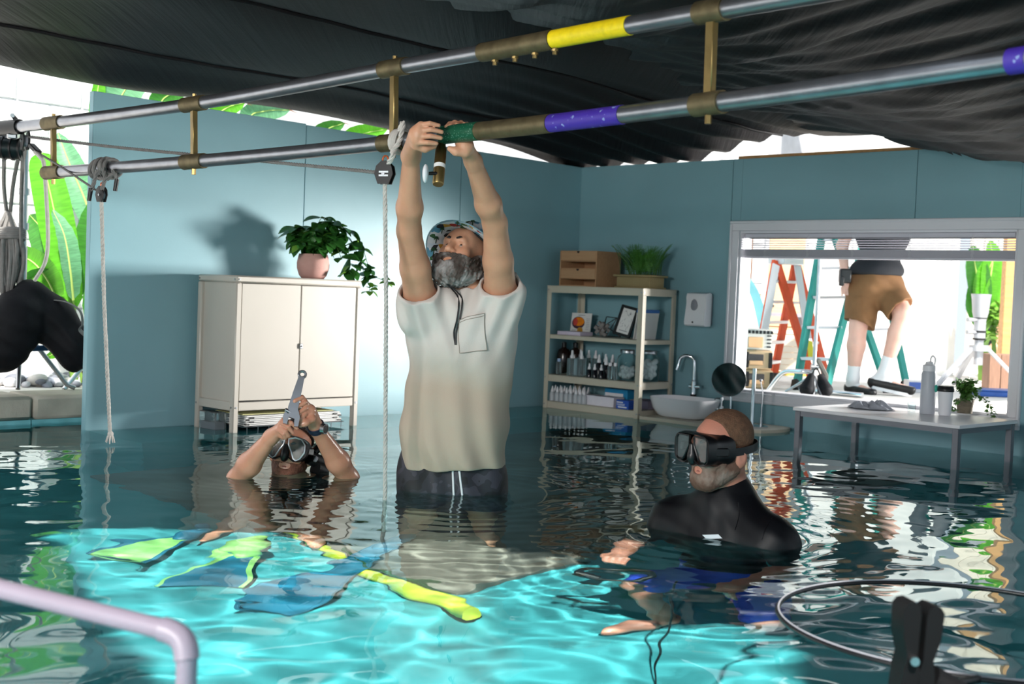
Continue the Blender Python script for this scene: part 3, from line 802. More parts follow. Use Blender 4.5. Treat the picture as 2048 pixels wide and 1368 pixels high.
lb = thing('notebook', 'thin lavender notebook lying flat on the shelf', 'book', onR(1150, 661, 0.30, z2), ROT_R)
MB().box((0, 0, 0.0125), (0.20, 0.13, 0.025), bev=0.002).build('cover', mat('lavender_cover', (206, 196, 214), rough=0.5), lb)
pk = thing('puzzle_knot', 'grey interlocking block puzzle ornament on the shelf', 'ornament', onR(1204, 664, 0.30, z2), ROT_R)
M_stone = mat('grey_stone', (128, 124, 122), rough=0.8, var=0.2, scale=40)
RK = Matrix.Rotation(0.75, 3, 'Y') @ Matrix.Rotation(0.5, 3, 'Z')
for k, (ax, off) in enumerate(((0, (0, 0.014, 0.012)), (0, (0, -0.014, -0.012)), (1, (0.012, 0, 0.014)), (1, (-0.014, 0, -0.012)), (2, (0.014, 0.012, 0)), (2, (-0.014, -0.012, 0)))):
    d = [0.024, 0.024, 0.024]; d[ax] = 0.095
    MB().box(RK @ Vector(off) + Vector((0, 0, 0.054)), d, bev=0.003, R=RK).build('block', M_stone, pk)
wo = thing('wire_ornament', 'black wire geometric ornament behind the picture frame', 'ornament', onR(1222, 660, 0.16, z2), ROT_R)
vs = [Vector(p) for p in ((-0.085, 0, 0.002), (0.06, 0.03, 0.002), (0.0, -0.05, 0.002), (-0.06, 0.02, 0.13), (0.055, -0.01, 0.127), (-0.03, -0.03, 0.075))]
mb = MB()
for a, b in ((0, 3), (3, 4), (4, 1), (0, 2), (2, 1), (0, 1), (3, 5), (4, 5), (2, 5), (0, 5), (1, 5), (2, 4)): mb.cyl(vs[a], vs[b], 0.0028, seg=6)
mb.build('wire', M_black, wo)
fr = thing('picture_frame', 'black framed line drawing leaning on the second shelf', 'picture frame', onR(1242, 670, 0.27, z2), ROT_R + 0.15)
Rf = Matrix.Rotation(-0.22, 3, 'X') @ Matrix.Rotation(0.20, 3, 'Y')
def fpt(x, z, y=0): return Rf @ Vector((x, y, z)) + Vector((0, 0, 0.014))
fb = MB()
for (cx, cz, dx, dz) in ((-0.057, 0.1, 0.018, 0.2), (0.057, 0.1, 0.018, 0.2), (0, 0.009, 0.1, 0.018), (0, 0.191, 0.1, 0.018)): fb.box(fpt(cx, cz), (dx, 0.014, dz), bev=0.002, R=Rf)
fb.build('frame', M_black, fr)
pg = MB().box(fpt(0, 0.1, 0.003), (0.1, 0.003, 0.17), R=Rf).build('print', M_paper, fr)
mb = MB(); rf = random.Random(5)
for k in range(30):
    x0, z0 = rf.uniform(-0.036, 0.036), rf.uniform(0.05, 0.165)
    mb.bar(fpt(x0, z0, 0.0007), fpt(x0 + rf.uniform(-0.007, 0.007), z0 + rf.uniform(-0.016, 0.016), 0.0007), 0.0016, 0.001)
mb.bar(fpt(-0.03, 0.036, 0.0007), fpt(0.03, 0.036, 0.0007), 0.001, 0.003)
mb.build('drawing', mat('ink', (40, 44, 70), rough=0.7), pg)
for k in range(4):
    mz = thing('magazine', ('white magazine with blue top edge leaning at the shelf end', 'thin white magazine leaning second at the shelf end', 'thin white magazine leaning third at the shelf end', 'innermost white magazine leaning at the shelf end')[k], 'magazine', onR(1296 - k * 5, 676, 0.2, z2), ROT_R, group='magazines at the shelf end')
    R_ = Matrix.Rotation(0.13, 3, 'Y')
    MB().box(R_ @ Vector((0, 0, 0.095)), (0.006, 0.15, 0.19), bev=0.001, R=R_).build('pages', M_paper, mz)
    MB().box(R_ @ Vector((0.0005, 0, 0.181)), (0.0066, 0.151, 0.02), R=R_).build('blue_band', mat('print_blue', (70, 120, 190), rough=0.6), mz)

# --- third shelf: bottles and jars
z3 = SHZ['three'] + 0.0005
M_amber = mat('brown_bottle', (34, 22, 18), rough=0.15, var=0.05)
M_liq = mat('dark_bottle', (20, 18, 26), rough=0.15, var=0.05)
for k, (px, u) in enumerate(((1126, 0.17), (1149, 0.12))):
    b = thing('pump_bottle', ('round shouldered dark brown bottle at the left shelf end', 'dark brown bottle standing behind the square spray bottles')[k], 'bottle', onR(px, 747, u, z3), ROT_R, group='dark brown bottles')
    MB().lathe([(0.001, 0), (0.041, 0.001), (0.044, 0.01), (0.044, 0.13), (0.036, 0.158), (0.018, 0.168), (0.016, 0.178)], seg=20).build('bottle_body', M_amber, b, ang=50)
    MB().lathe([(0.017, 0.176), (0.018, 0.205), (0.014, 0.21), (0.001, 0.211)], seg=16).build('cap', M_black, b)
def spray(px, u, label, w_, h_, m, sq=True, nozzle=True, cap=None, grp='spray bottles'):
    b = thing('spray_bottle', label, 'bottle', onR(px, 750, u, z3), ROT_R, group=grp)
    if sq:
        MB().box((0, 0, h_ / 2), (w_, w_, h_), bev=0.004).build('bottle_body', m, b)
    else:
        MB().lathe([(0.001, 0), (w_ / 2, 0.001), (w_ / 2, h_ * 0.88), (w_ * 0.3, h_)], seg=14).build('bottle_body', m, b, ang=50)
    if nozzle:
        MB().lathe([(0.014, h_), (0.014, h_ + 0.016), (0.009, h_ + 0.022), (0.008, h_ + 0.04), (0.006, h_ + 0.052), (0.001, h_ + 0.053)], seg=12).build('spray_cap', M_white, b, ang=50)
    else:
        MB().lathe([(0.012, h_), (0.012, h_ + 0.02), (0.001, h_ + 0.021)], seg=12).build('cap', cap or M_white, b)
    return b
spray(1117, 0.33, 'small clear bottle with pale blue cap', 0.033, 0.085, M_clear, nozzle=False, cap=mat('pale_blue_cap', (170, 196, 232), rough=0.4))
spray(1143, 0.33, 'square clear spray bottle in front of dark brown bottle', 0.05, 0.115, M_clear)
spray(1162, 0.32, 'square clear spray bottle, second from the left in front row', 0.046, 0.115, M_clear)
spray(1160, 0.16, 'square clear spray bottle behind the second front one', 0.046, 0.115, M_clear)
spray(1176, 0.17, 'square clear spray bottle at the back of the row, middle', 0.046, 0.115, M_clear)
spray(1190, 0.15, 'square clear spray bottle at the back of the row, right', 0.046, 0.115, M_clear)
spray(1197, 0.24, 'tall black spray bottle between the clear bottles', 0.036, 0.095, M_liq, sq=False)
spray(1212, 0.33, 'narrow dark grey spray bottle in front of the jar', 0.033, 0.09, M_liq)
spray(1210, 0.17, 'black spray bottle at the back beside the jar', 0.036, 0.098, M_liq, sq=False)
spray(1224, 0.17, 'black spray bottle hidden behind the narrow bottles', 0.036, 0.098, M_liq, sq=False)
spray(1220, 0.36, 'narrow clear bottle with plain white cap', 0.03, 0.088, M_clear, nozzle=False)
spray(1230, 0.35, 'narrow clear bottle with white cap touching the jar', 0.03, 0.088, M_clear, nozzle=False)
for k, (px, u) in enumerate(((1178, 0.37), (1189, 0.37), (1202, 0.375))):
    b = thing('dropper_bottle', ('leftmost little black dropper bottle on the bottle shelf', 'middle little black dropper bottle on the bottle shelf', 'rightmost little black dropper bottle on the bottle shelf')[k], 'bottle', onR(px, 753, u, z3), ROT_R, group='black dropper bottles')
    MB().lathe([(0.001, 0), (0.0155, 0.001), (0.0155, 0.048), (0.008, 0.056)], seg=14).build('bottle_body', M_liq, b, ang=50)
    MB().lathe([(0.010, 0.055), (0.011, 0.066), (0.006, 0.074), (0.005, 0.092), (0.001, 0.093)], seg=10).build('dropper_cap', M_white, b, ang=50)
M_cotton = mat('cotton', (240, 240, 242), rough=0.95, var=0.03, scale=30, bump=0.5, bscale=60)
for k, (px, u) in enumerate(((1253, 0.29), (1297, 0.2))):
    b = thing('glass_jar', ('glass jar half full of cotton behind the front post', 'glass jar filled with cotton balls at the shelf end')[k], 'jar', onR(px, 762, u, z3), ROT_R, group='cotton jars')
    MB().lathe([(0.001, 0.0), (0.06, 0.001), (0.065, 0.01), (0.066, 0.13), (0.058, 0.155), (0.043, 0.165), (0.042, 0.172), (0.0395, 0.172), (0.0405, 0.163), (0.055, 0.152), (0.0635, 0.128), (0.0625, 0.011), (0.001, 0.006)], seg=24).build('jar_glass', M_glass, b, ang=50)
    MB().lathe([(0.046, 0.172), (0.047, 0.176), (0.047, 0.193), (0.044, 0.197), (0.001, 0.198)], seg=24).build('lid', M_steel, b)
    hh = 0.085 if k == 0 else 0.135
    for q in range(26 if k == 0 else 38):
        a = q * 2.4; rr = 0.041 * math.sqrt(((q * 7) % 10) / 10 + 0.05)
        ob = MB().ball((rr * math.cos(a), rr * math.sin(a), 0.026 + (hh - 0.03) * q / (26 if k == 0 else 38)), 0.0185, 8, 6).build('cotton_ball', M_cotton, b)

# --- bottom shelf
zl = SHZ['bottom'] + 0.0005
k = 0
dbt = None
names = ('front row', 'back row')
for row, u in ((0, 0.365), (1, 0.27), (2, 0.18)):
    for j in range((8, 8, 5)[row]):
        px = (1104 + j * 9.3, 1110 + j * 9.2, 1140 + j * 9)[row] + (j % 2) * 0.8
        if row == 0 and j > 6: px = 1168
        pos = onR(px, 806, u, zl)
        if dbt is None:
            b = thing('white_dropper_bottle', '', 'bottle', pos, ROT_R)
            MB().lathe([(0.001, 0), (0.0185, 0.001), (0.0190, 0.01), (0.0190, 0.052), (0.011, 0.062)], seg=14).build('bottle_body', mat('frosted_plastic', (206, 212, 218), rough=0.35, trans=0.3, var=0.02), b, ang=50)
            MB().lathe([(0.011, 0.060), (0.0115, 0.07), (0.006, 0.085), (0.003, 0.098), (0.001, 0.099)], seg=10).build('pointed_cap', M_white, b, ang=50)
            dbt = b
        else:
            b = copy_tree(dbt); b.location = pos
        tag(b, ('leftmost', 'second from left', 'third from left', 'fourth from left', 'fifth from left', 'sixth from left', 'seventh from left', 'rightmost')[j if j < (8, 8, 5)[row] - 1 else 7] + ' white pointed-cap squeeze bottle in the ' + ('front', 'middle', 'back')[row] + ' row, bottom shelf', 'bottle', ('white dropper bottles, front row', 'white dropper bottles, middle row', 'white dropper bottles, back row')[row])
def carton(name, label, px, py, u, dims, m, rz=0.0, z=zl):
    b = thing(name, label, 'box', onR(px, py, u, z), ROT_R + rz)
    bd = MB().box((0, 0, dims[2] / 2), dims, bev=0.0015).build('carton', m, b)
    return b, bd
carton('white_carton', 'long plain white carton on the bottom shelf', 1207, 812, 0.30, (0.25, 0.11, 0.062), mat('white_card', (222, 218, 228), rough=0.6))
b, bd = carton('blue_carton', 'small blue box with white lettering at the front post', 1251, 818, 0.345, (0.10, 0.07, 0.056), mat('blue_card', (42, 84, 178), rough=0.5))
mb = MB()
for (x, z, w_, h_) in ((-0.02, 0.042, 0.05, 0.007), (-0.012, 0.031, 0.066, 0.003), (-0.012, 0.024, 0.06, 0.003), (0.0, 0.012, 0.07, 0.008)): mb.box((x, -0.0353, z), (w_, 0.0008, h_))
mb.build('lettering', M_white, bd)
b, bd = carton('glove_box', 'aqua and white glove box behind the white carton', 1240, 800, 0.17, (0.19, 0.09, 0.108), mat('aqua_card', (38, 140, 190), rough=0.5))
MB().box((-0.015, -0.0455, 0.05), (0.15, 0.001, 0.06)).build('label_panel', M_white, bd)
MB().box((-0.04, -0.0463, 0.055), (0.05, 0.001, 0.01)).build('lettering', M_black, bd)
MB().box((0.025, -0.0463, 0.04), (0.05, 0.001, 0.022)).build('green_patch', mat('print_green', (70, 150, 130), rough=0.6), bd)
carton('lilac_carton', 'flat lilac grey carton at the right end of bottom shelf', 1292, 816, 0.16, (0.15, 0.16, 0.052), mat('lilac_card', (160, 150, 172), rough=0.6))

# ---- soap dispenser on the wall
sp = thing('soap_dispenser', 'white wall-mounted soap dispenser beside the shelves', 'dispenser', UV(0.0, 1.068, 0.585), ROT_R)
MB().box((0, -0.02, 0.108), (0.14, 0.04, 0.20), bev=0.01).build('back_plate', M_grey, sp)
prof = [(-0.105, 0.012), (-0.108, 0.03), (-0.098, 0.09), (-0.09, 0.15), (-0.094, 0.185), (-0.085, 0.208), (-0.05, 0.215), (-0.03, 0.21), (-0.03, 0.004), (-0.09, 0.003)]
MB().prism(prof, 0.15, (-0.075, 0, 0), R=Matrix(((0, 1, 0), (1, 0, 0), (0, 0, 1)))).build('cover', M_white, sp, ang=30)
MB().ball((-0.012, -0.092, 0.125), (0.027, 0.008, 0.048), 16, 10, R=Matrix.Rotation(0.1, 3, 'X')).build('level_window', M_grey, sp)
MB().cyl((-0.01, -0.106, 0.028), (-0.01, -0.1095, 0.028), 0.006, seg=10).build('keyhole', M_black, sp)

# ---- counter at water level with basin, tap, mirror, soap, towel stand
ct = thing('vanity_counter', 'beige counter slab lying just above water under the basin', 'counter', UV(0.22, 1.345, -0.034), ROT_R)
poly = [(-0.44, -0.19), (0.34, -0.19), (0.42, -0.16), (0.455, -0.06), (0.455, 0.06), (0.42, 0.16), (0.34, 0.19), (-0.44, 0.19)]
V_ = [Vector((x, y, z)) for z in (0.020, 0.052) for x, y in poly]; n_ = len(poly)
MB().add(V_, [tuple(range(n_))[::-1], tuple(range(n_, 2 * n_))] + [(i, (i + 1) % n_, (i + 1) % n_ + n_, i + n_) for i in range(n_)]).build('slab', M_beige, ct)
MB().box((0, 0, 0.01), (0.7, 0.25, 0.02)).build('plinth', M_beige, ct)
zc = 0.0185
bs = thing('wash_basin', 'white rounded vessel basin on the counter', 'basin', UV(0.215, 1.105, zc), ROT_R)
def rrect_loft(levels, seg=32, ex=3.2):
    V = []; F = []
    for (a, b, z) in levels:
        for k in range(seg):
            t = 2 * math.pi * k / seg; c_, s_ = math.cos(t), math.sin(t)
            V.append((a * abs(c_) ** (2 / ex) * (1 if c_ > 0 else -1), b * abs(s_) ** (2 / ex) * (1 if s_ > 0 else -1), z))
    for i in range(len(levels) - 1):
        for k in range(seg):
            k2 = (k + 1) % seg; F.append((i * seg + k, i * seg + k2, (i + 1) * seg + k2, (i + 1) * seg + k))
    F.append(tuple(range(seg))[::-1]); F.append(tuple((len(levels) - 1) * seg + k for k in range(seg)))
    return V, F
V_, F_ = rrect_loft([(0.14, 0.09, 0.0), (0.165, 0.112, 0.012), (0.198, 0.14, 0.055), (0.215, 0.155, 0.118), (0.218, 0.157, 0.124), (0.212, 0.151, 0.124), (0.19, 0.132, 0.06), (0.15, 0.1, 0.02), (0.02, 0.02, 0.012)])
MB().add(V_, F_).build('bowl', mat('ceramic', (238, 238, 242), rough=0.15, var=0.0), bs, ang=60)
fa = thing('basin_tap', 'chrome swan neck tap behind the white basin', 'tap', onR(1386, 800, 0.045, zc), ROT_R)
MB().lathe([(0.022, 0.0), (0.022, 0.006), (0.0165, 0.01), (0.0165, 0.22), (0.012, 0.225), (0.001, 0.226)], seg=18).build('tap_body', M_chrome, fa, ang=40)
MB().lathe([(0.018, 0.118), (0.019, 0.12), (0.019, 0.135), (0.018, 0.137)], seg=18).build('collar', M_black, fa)
MB().cyl((-0.03, 0, 0.185), (0.052, 0, 0.185), 0.013, seg=14).build('lever', M_chrome, fa)
arc = [(0, 0, 0.22), (0, 0, 0.31)] + [(-0.045 + 0.045 * math.cos(a), -0.02 * (1 - math.cos(a)), 0.335 + 0.045 * math.sin(a)) for a in [math.pi * k / 10 for k in range(1, 10)]] + [(-0.093, -0.045, 0.315), (-0.1, -0.05, 0.285)]
MB().tube(arc, 0.0115, 12).build('spout', M_chrome, fa)
mi = thing('round_mirror', 'round chrome rimmed vanity mirror beside the window', 'mirror', onR(1454, 840, 0.2, zc), ROT_R - 0.05)
zc_m = PRW(1454, 759, 0.2).z - zc
Rm = Matrix.Rotation(math.pi / 2 + 0.06, 3, 'X') 
rimp = [(0.096, -0.006), (0.103, -0.006), (0.105, 0.0), (0.103, 0.008), (0.08, 0.012), (0.001, 0.013)]
nl = (WM[mi.name].to_3x3().inverted() @ Vector((-0.08, -0.95, 0.27))).normalized()
Rm2 = (-nl).to_track_quat('Z', 'Y').to_matrix()
MB().lathe(rimp, (0, 0, zc_m), 36, R=Rm2).build('rim', M_chrome, mi, ang=40)
MB().lathe([(0.097, -0.0065), (0.097, -0.004), (0.001, -0.004)], (0, 0, zc_m), 36, R=Rm2).build('mirror_glass', mat('mirror', (225, 220, 225), rough=0.0, metal=1.0, var=0), mi, ang=40)
MB().cyl((0, 0.03, 0.0), (0, 0.03, zc_m - 0.1), 0.006, seg=10).tube([(0, 0.03, zc_m - 0.1), (0.0, 0.03, zc_m - 0.03), (0, 0.015, zc_m)], 0.005, 8).build('stem', M_chrome, mi)
MB().lathe([(0.06, 0.0), (0.06, 0.008), (0.01, 0.013), (0.001, 0.013)], (0, 0.03, 0), 24).build('base', M_chrome, mi)
sb_ = thing('soap_pump', 'clear soap bottle with chrome pump in front of mirror', 'soap bottle', onR(1441, 846, 0.30, zc), ROT_R)
MB().box((0, 0, 0.045), (0.075, 0.04, 0.09), bev=0.008).build('bottle_body', M_clear, sb_)
MB().box((0, 0, 0.03), (0.066, 0.032, 0.052), bev=0.004).build('soap', mat('green_soap', (150, 190, 120), rough=0.3), sb_)
MB().cyl((0, 0, 0.09), (0, 0, 0.105), 0.013).cyl((0, 0, 0.105), (0, 0, 0.14), 0.005).cyl((0, 0, 0.138), (0, 0, 0.158), 0.009).tube([(0, 0, 0.15), (-0.03, -0.01, 0.152), (-0.042, -0.012, 0.143)], 0.004, 8).build('pump', M_steel, sb_)
ts = thing('towel_stand', 'chrome upright hand towel stand below the window corner', 'stand', onR(1507, 856, 0.26, zc), ROT_R)
MB().lathe([(0.085, 0), (0.085, 0.008), (0.02, 0.014), (0.001, 0.014)], seg=28).build('base', M_chrome, ts)
ht = PRW(1503, 736, 0.26).z - zc
MB().cyl((-0.012, 0, 0.012), (-0.012, 0, ht), 0.0125, seg=16).build('upright', M_chrome, ts)
MB().tube(spline([(0.05, 0, 0.008), (0.05, 0, 0.12), (0.052, 0, 0.2), (0.04, 0, 0.25), (0.034, 0, 0.275)], 5), 0.004, 8).ball((0.034, 0, 0.278), 0.008, 10, 8).cyl((0.05, 0, 0.005), (0.05, 0, 0.06), 0.008).build('hook_arm', M_steel, ts)

# ---- white table below the window
tb = thing('side_table', 'white table with grey metal legs standing in water below window', 'table', UV(0.55, 2.71, FLOOR_Z), ROT_R - 0.06)
TH = 0.212 - FLOOR_Z
MB().box((0, 0, TH - 0.009), (0.93, 0.60, 0.018), bev=0.002).build('tabletop', M_white, tb)
mb = MB()
M_leg = mat('grey_steel', (122, 124, 132), rough=0.35, metal=0.6, var=0.04)
for sy in (-1, 1): mb.box((0, sy * 0.275, TH - 0.032), (0.86, 0.025, 0.026))
for sx in (-1, 1): mb.box((sx * 0.44, 0, TH - 0.032), (0.025, 0.53, 0.026))
mb.build('apron', M_leg, tb)
for sx in (-1, 1):
    for sy in (-1, 1): MB().box((sx * 0.44, sy * 0.275, (TH - 0.019) / 2), (0.032, 0.032, TH - 0.019), bev=0.002).build('leg', M_leg, tb)
zt = 0.2125
def onT(px, py): p = PZ(px, py, zt); return p
# water bottle
wb = thing('water_bottle', 'tall grey insulated water bottle with loop lid on white table', 'bottle', onT(1854, 828), 0)
MB().lathe([(0.001, 0), (0.036, 0.001), (0.038, 0.006), (0.038, 0.205), (0.031, 0.225)], seg=24).build('bottle_body', mat('grey_enamel', (186, 190, 198), rough=0.4, var=0.03), wb, ang=50)
ld = MB().lathe([(0.033, 0.222), (0.034, 0.226), (0.034, 0.25), (0.022, 0.257), (0.018, 0.27), (0.001, 0.272)], seg=20).build('lid', M_white, wb, ang=45)
MB().tube(spline([(0.024, 0, 0.25), (0.028, 0, 0.285), (0.014, 0, 0.30), (0.004, 0, 0.285), (0.006, 0, 0.265)], 5), 0.004, 8).build('carry_loop', M_white, ld)
MB().ball((0.03, -0.022, 0.135), (0.014, 0.014, 0.02), 12, 8).build('teal_sticker', mat('teal_print', (70, 190, 170), rough=0.4), wb)
tm = thing('travel_tumbler', 'white travel tumbler with black lid on white table', 'cup', onT(1889, 831), 0)
MB().lathe([(0.001, 0), (0.028, 0.001), (0.031, 0.01), (0.038, 0.125)], seg=24).build('cup', M_white, tm, ang=50)
MB().lathe([(0.041, 0.123), (0.042, 0.126), (0.042, 0.138), (0.039, 0.142), (0.037, 0.152), (0.001, 0.153)], seg=24).build('lid', M_black, tm, ang=45)
gl = thing('small_glass', 'small clear glass beside the grey water bottle', 'glass', onT(1823, 822), 0)
MB().lathe([(0.001, 0), (0.02, 0.001), (0.022, 0.05), (0.020, 0.05), (0.018, 0.006), (0.001, 0.005)], seg=18).build('tumbler_glass', M_glass, gl, ang=50)
# folded grey towel
tw = thing('crumpled_towel', 'crumpled grey cloth lying on the white table', 'cloth', onT(1742, 818), ROT_R)
V_ = []; F_ = []; n_ = 40; m_ = 28; rt = np.random.default_rng(4)
gx = np.linspace(-1, 1, n_); gy = np.linspace(-1, 1, m_); ph = rt.uniform(0, 6, 12)
for i, x in enumerate(gx):
    for j, y in enumerate(gy):
        r_ = math.hypot(x, y); e = max(0, 1 - r_ ** 3)
        z = 0.045 * e * (0.55 + 0.25 * math.sin(5 * x + 3 * y + ph[0]) + 0.25 * math.sin(9 * x - 4 * y + ph[1]) + 0.2 * math.sin(13 * y + 3 * math.sin(4 * x) + ph[2]))
        q = 1.0 / max(1.0, r_) * (1 + 0.06 * math.sin(9 * math.atan2(y, x)))
        V_.append((x * q * 0.125, y * q * 0.085, max(0.003, z + 0.005)))
for i in range(n_ - 1):
    for j in range(m_ - 1): F_.append((i * m_ + j, (i + 1) * m_ + j, (i + 1) * m_ + j + 1, i * m_ + j + 1))
N0 = len(V_); V_ += [(x, y, 0.0006) for x, y, z in V_]; F_ += [tuple(N0 + k for k in f[::-1]) for f in F_]
MB().add(V_, F_).build('cloth', mat('grey_towel', (168, 172, 182), rough=0.95, var=0.1, scale=30, bump=0.3, bscale=300), tw, ang=180)
# table plant
tp = thing('table_plant', 'small leafy trailing plant in a grey wooden pot on table', 'plant', onT(1929, 826), 0)
MB().lathe([(0.001, 0), (0.038, 0.0), (0.047, 0.075), (0.043, 0.075), (0.04, 0.062), (0.001, 0.06)], seg=20).build('pot', mat('weathered_wood', (128, 116, 98), rough=0.8, var=0.25, scale=20, stretch=(1, 1, 10)), tp, ang=50)
MB().lathe([(0.001, 0.06), (0.041, 0.062), (0.001, 0.068)], seg=14).build('soil', M_soil, tp)
ME_small = leaf_mesh('small_leaf', 0.022, 0.018, mat('fresh_leaf', (92, 142, 62), rough=0.5, var=0.3, scale=20), heart=False)
mb = MB(); pv = []
b0 = onT(1929, 826)
for i in range(26):
    a = i * 2.39996; rr = 0.02 + 0.055 * r3.random(); h_ = 0.05 + 0.06 * r3.random()
    s_ = spline([b0 + Vector((0, 0, 0.062)), b0 + Vector((rr * 0.5 * math.cos(a), rr * 0.5 * math.sin(a), 0.07 + h_ * 0.7)), b0 + Vector((rr * math.cos(a), rr * math.sin(a), 0.065 + h_))], 5); pv.append(s_)
for pts in (((1945, 795), (1965, 800), (1982, 820), (1992, 838), (2006, 850)), ((1940, 795), (1960, 792), (1975, 808), (1980, 826), (1990, 845)), ((1915, 800), (1905, 812), (1908, 824))):
    q = [b0 + Vector((0, 0, 0.062))] + [P(x, y, b0.y - 0.14 + 0.005 * k) for k, (x, y) in enumerate(pts)]
    q = [Vector((p.x, p.y, max(p.z, zt + 0.01) if k < 3 else p.z)) for k, p in enumerate(q)]
    pv.append(spline(q, 7))
for s_ in pv: mb.tube(s_, 0.0011, 4)
mb.build('stems', M_stem, tp, world=True)
for s_ in pv:
    for k in range(2, len(s_)):
        for rep in range(1 if len(s_) > 20 else 2):
            d = Vector((r3.uniform(-1, 1), r3.uniform(-1, 1), r3.uniform(-0.4, 0.6)))
            place_leaf(ME_small, tp, s_[k] + d * 0.004, d, r3.uniform(-0.6, 0.6), r3.uniform(0.7, 1.2))

# ---- venetian blind
bl = thing('window_blind', 'white venetian blind pulled up at the top of the window', 'blind', UV(-0.045, (W0 + W1) / 2, 1.0), ROT_R)
bwid = W1 - W0 - 0.05
M_slat = mat('blind_slat', (206, 204, 214), rough=0.45, var=0.02)
MB().box((0, 0, 0.162), (bwid, 0.055, 0.026), bev=0.003).build('headrail', M_slat, bl)
for k in range(5):
    R_ = Matrix.Rotation(0.10, 3, 'X')
    MB().box((0, 0, 0.145 - k * 0.0135), (bwid, 0.05, 0.0028), bev=0.001, R=R_).build('slat', M_slat, bl)
for k in range(9):
    MB().box((0, 0, 0.078 - k * 0.0046), (bwid + 0.004, 0.05, 0.0036), bev=0.0012).build('slat', M_slat, bl)
MB().box((0, 0, 0.031), (bwid + 0.006, 0.052, 0.014), bev=0.003).build('bottom_rail', M_slat, bl)
for k, fx in enumerate((-0.41, -0.235, -0.06, 0.15, 0.365)):
    x = fx * bwid; mb = MB()
    for off in (-0.004, 0.004):
        mb.tube([(x + off, -0.029, 0.165)] + [(x + off + 0.004 * math.sin(j * 2.1 + k), -0.03 - 0.004 * (j % 2), 0.14 - j * 0.0095) for j in range(12)], 0.0014, 5)
    mb.build('ladder_cord', M_white, bl)
# ================================================================== PEOPLE
from mathutils.bvhtree import BVHTree
def skin_material(name, col, red, rough=0.45):
    if name in MATS: return MATS[name]
    m = mat(name, col, rough=rough, var=0.10, scale=9, sss=0.12, bump=0.08, bscale=160)
    return m
M_skin1 = skin_material('tanned_skin', (206, 152, 122), 0)
M_skin2 = skin_material('wet_skin', (206, 146, 120), 0, rough=0.22)
M_skin3 = skin_material('ruddy_skin', (192, 130, 110), 0)
M_skin4 = skin_material('pale_skin', (222, 176, 160), 0)
M_beard = ramp_mat('grizzled_beard', [(0.0, (44, 36, 32)), (0.45, (78, 68, 62)), (0.6, (150, 146, 144)), (1.0, (190, 188, 188))], scale=26, rough=0.8, detail=6, bump=0.6, constant=False, stretch=(1, 1, 0.5))
M_beard3 = ramp_mat('short_beard', [(0.0, (70, 46, 36)), (0.45, (98, 70, 57)), (0.6, (126, 104, 92)), (1.0, (176, 164, 156))], scale=18, rough=0.8, detail=6, bump=0.4, constant=False)
M_hair = mat('dark_hair', (38, 28, 24), rough=0.6, var=0.4, scale=40, bump=0.6, bscale=180)
M_hair3 = mat('cropped_hair', (104, 74, 54), rough=0.75, var=0.3, scale=60, bump=0.5, bscale=260)
M_lip = mat('lips', (158, 90, 80), rough=0.4, var=0.05)
M_eye = mat('shaded_eye_white', (150, 132, 120), rough=0.2, var=0.0)  # eye white darkened in colour to carry the brow's shade
M_iris = mat('iris', (52, 40, 30), rough=0.1, var=0.0)
M_wet = mat('black_lycra', (7, 8, 13), rough=0.5, var=0.1, spec=0.35, bump=0.05, bscale=40)
M_rubber = mat('black_rubber', (12, 12, 15), rough=0.35, var=0.1)
M_lens = mat('mask_lens', (210, 220, 222), rough=0.02, trans=0.9, var=0.0, ior=1.1)
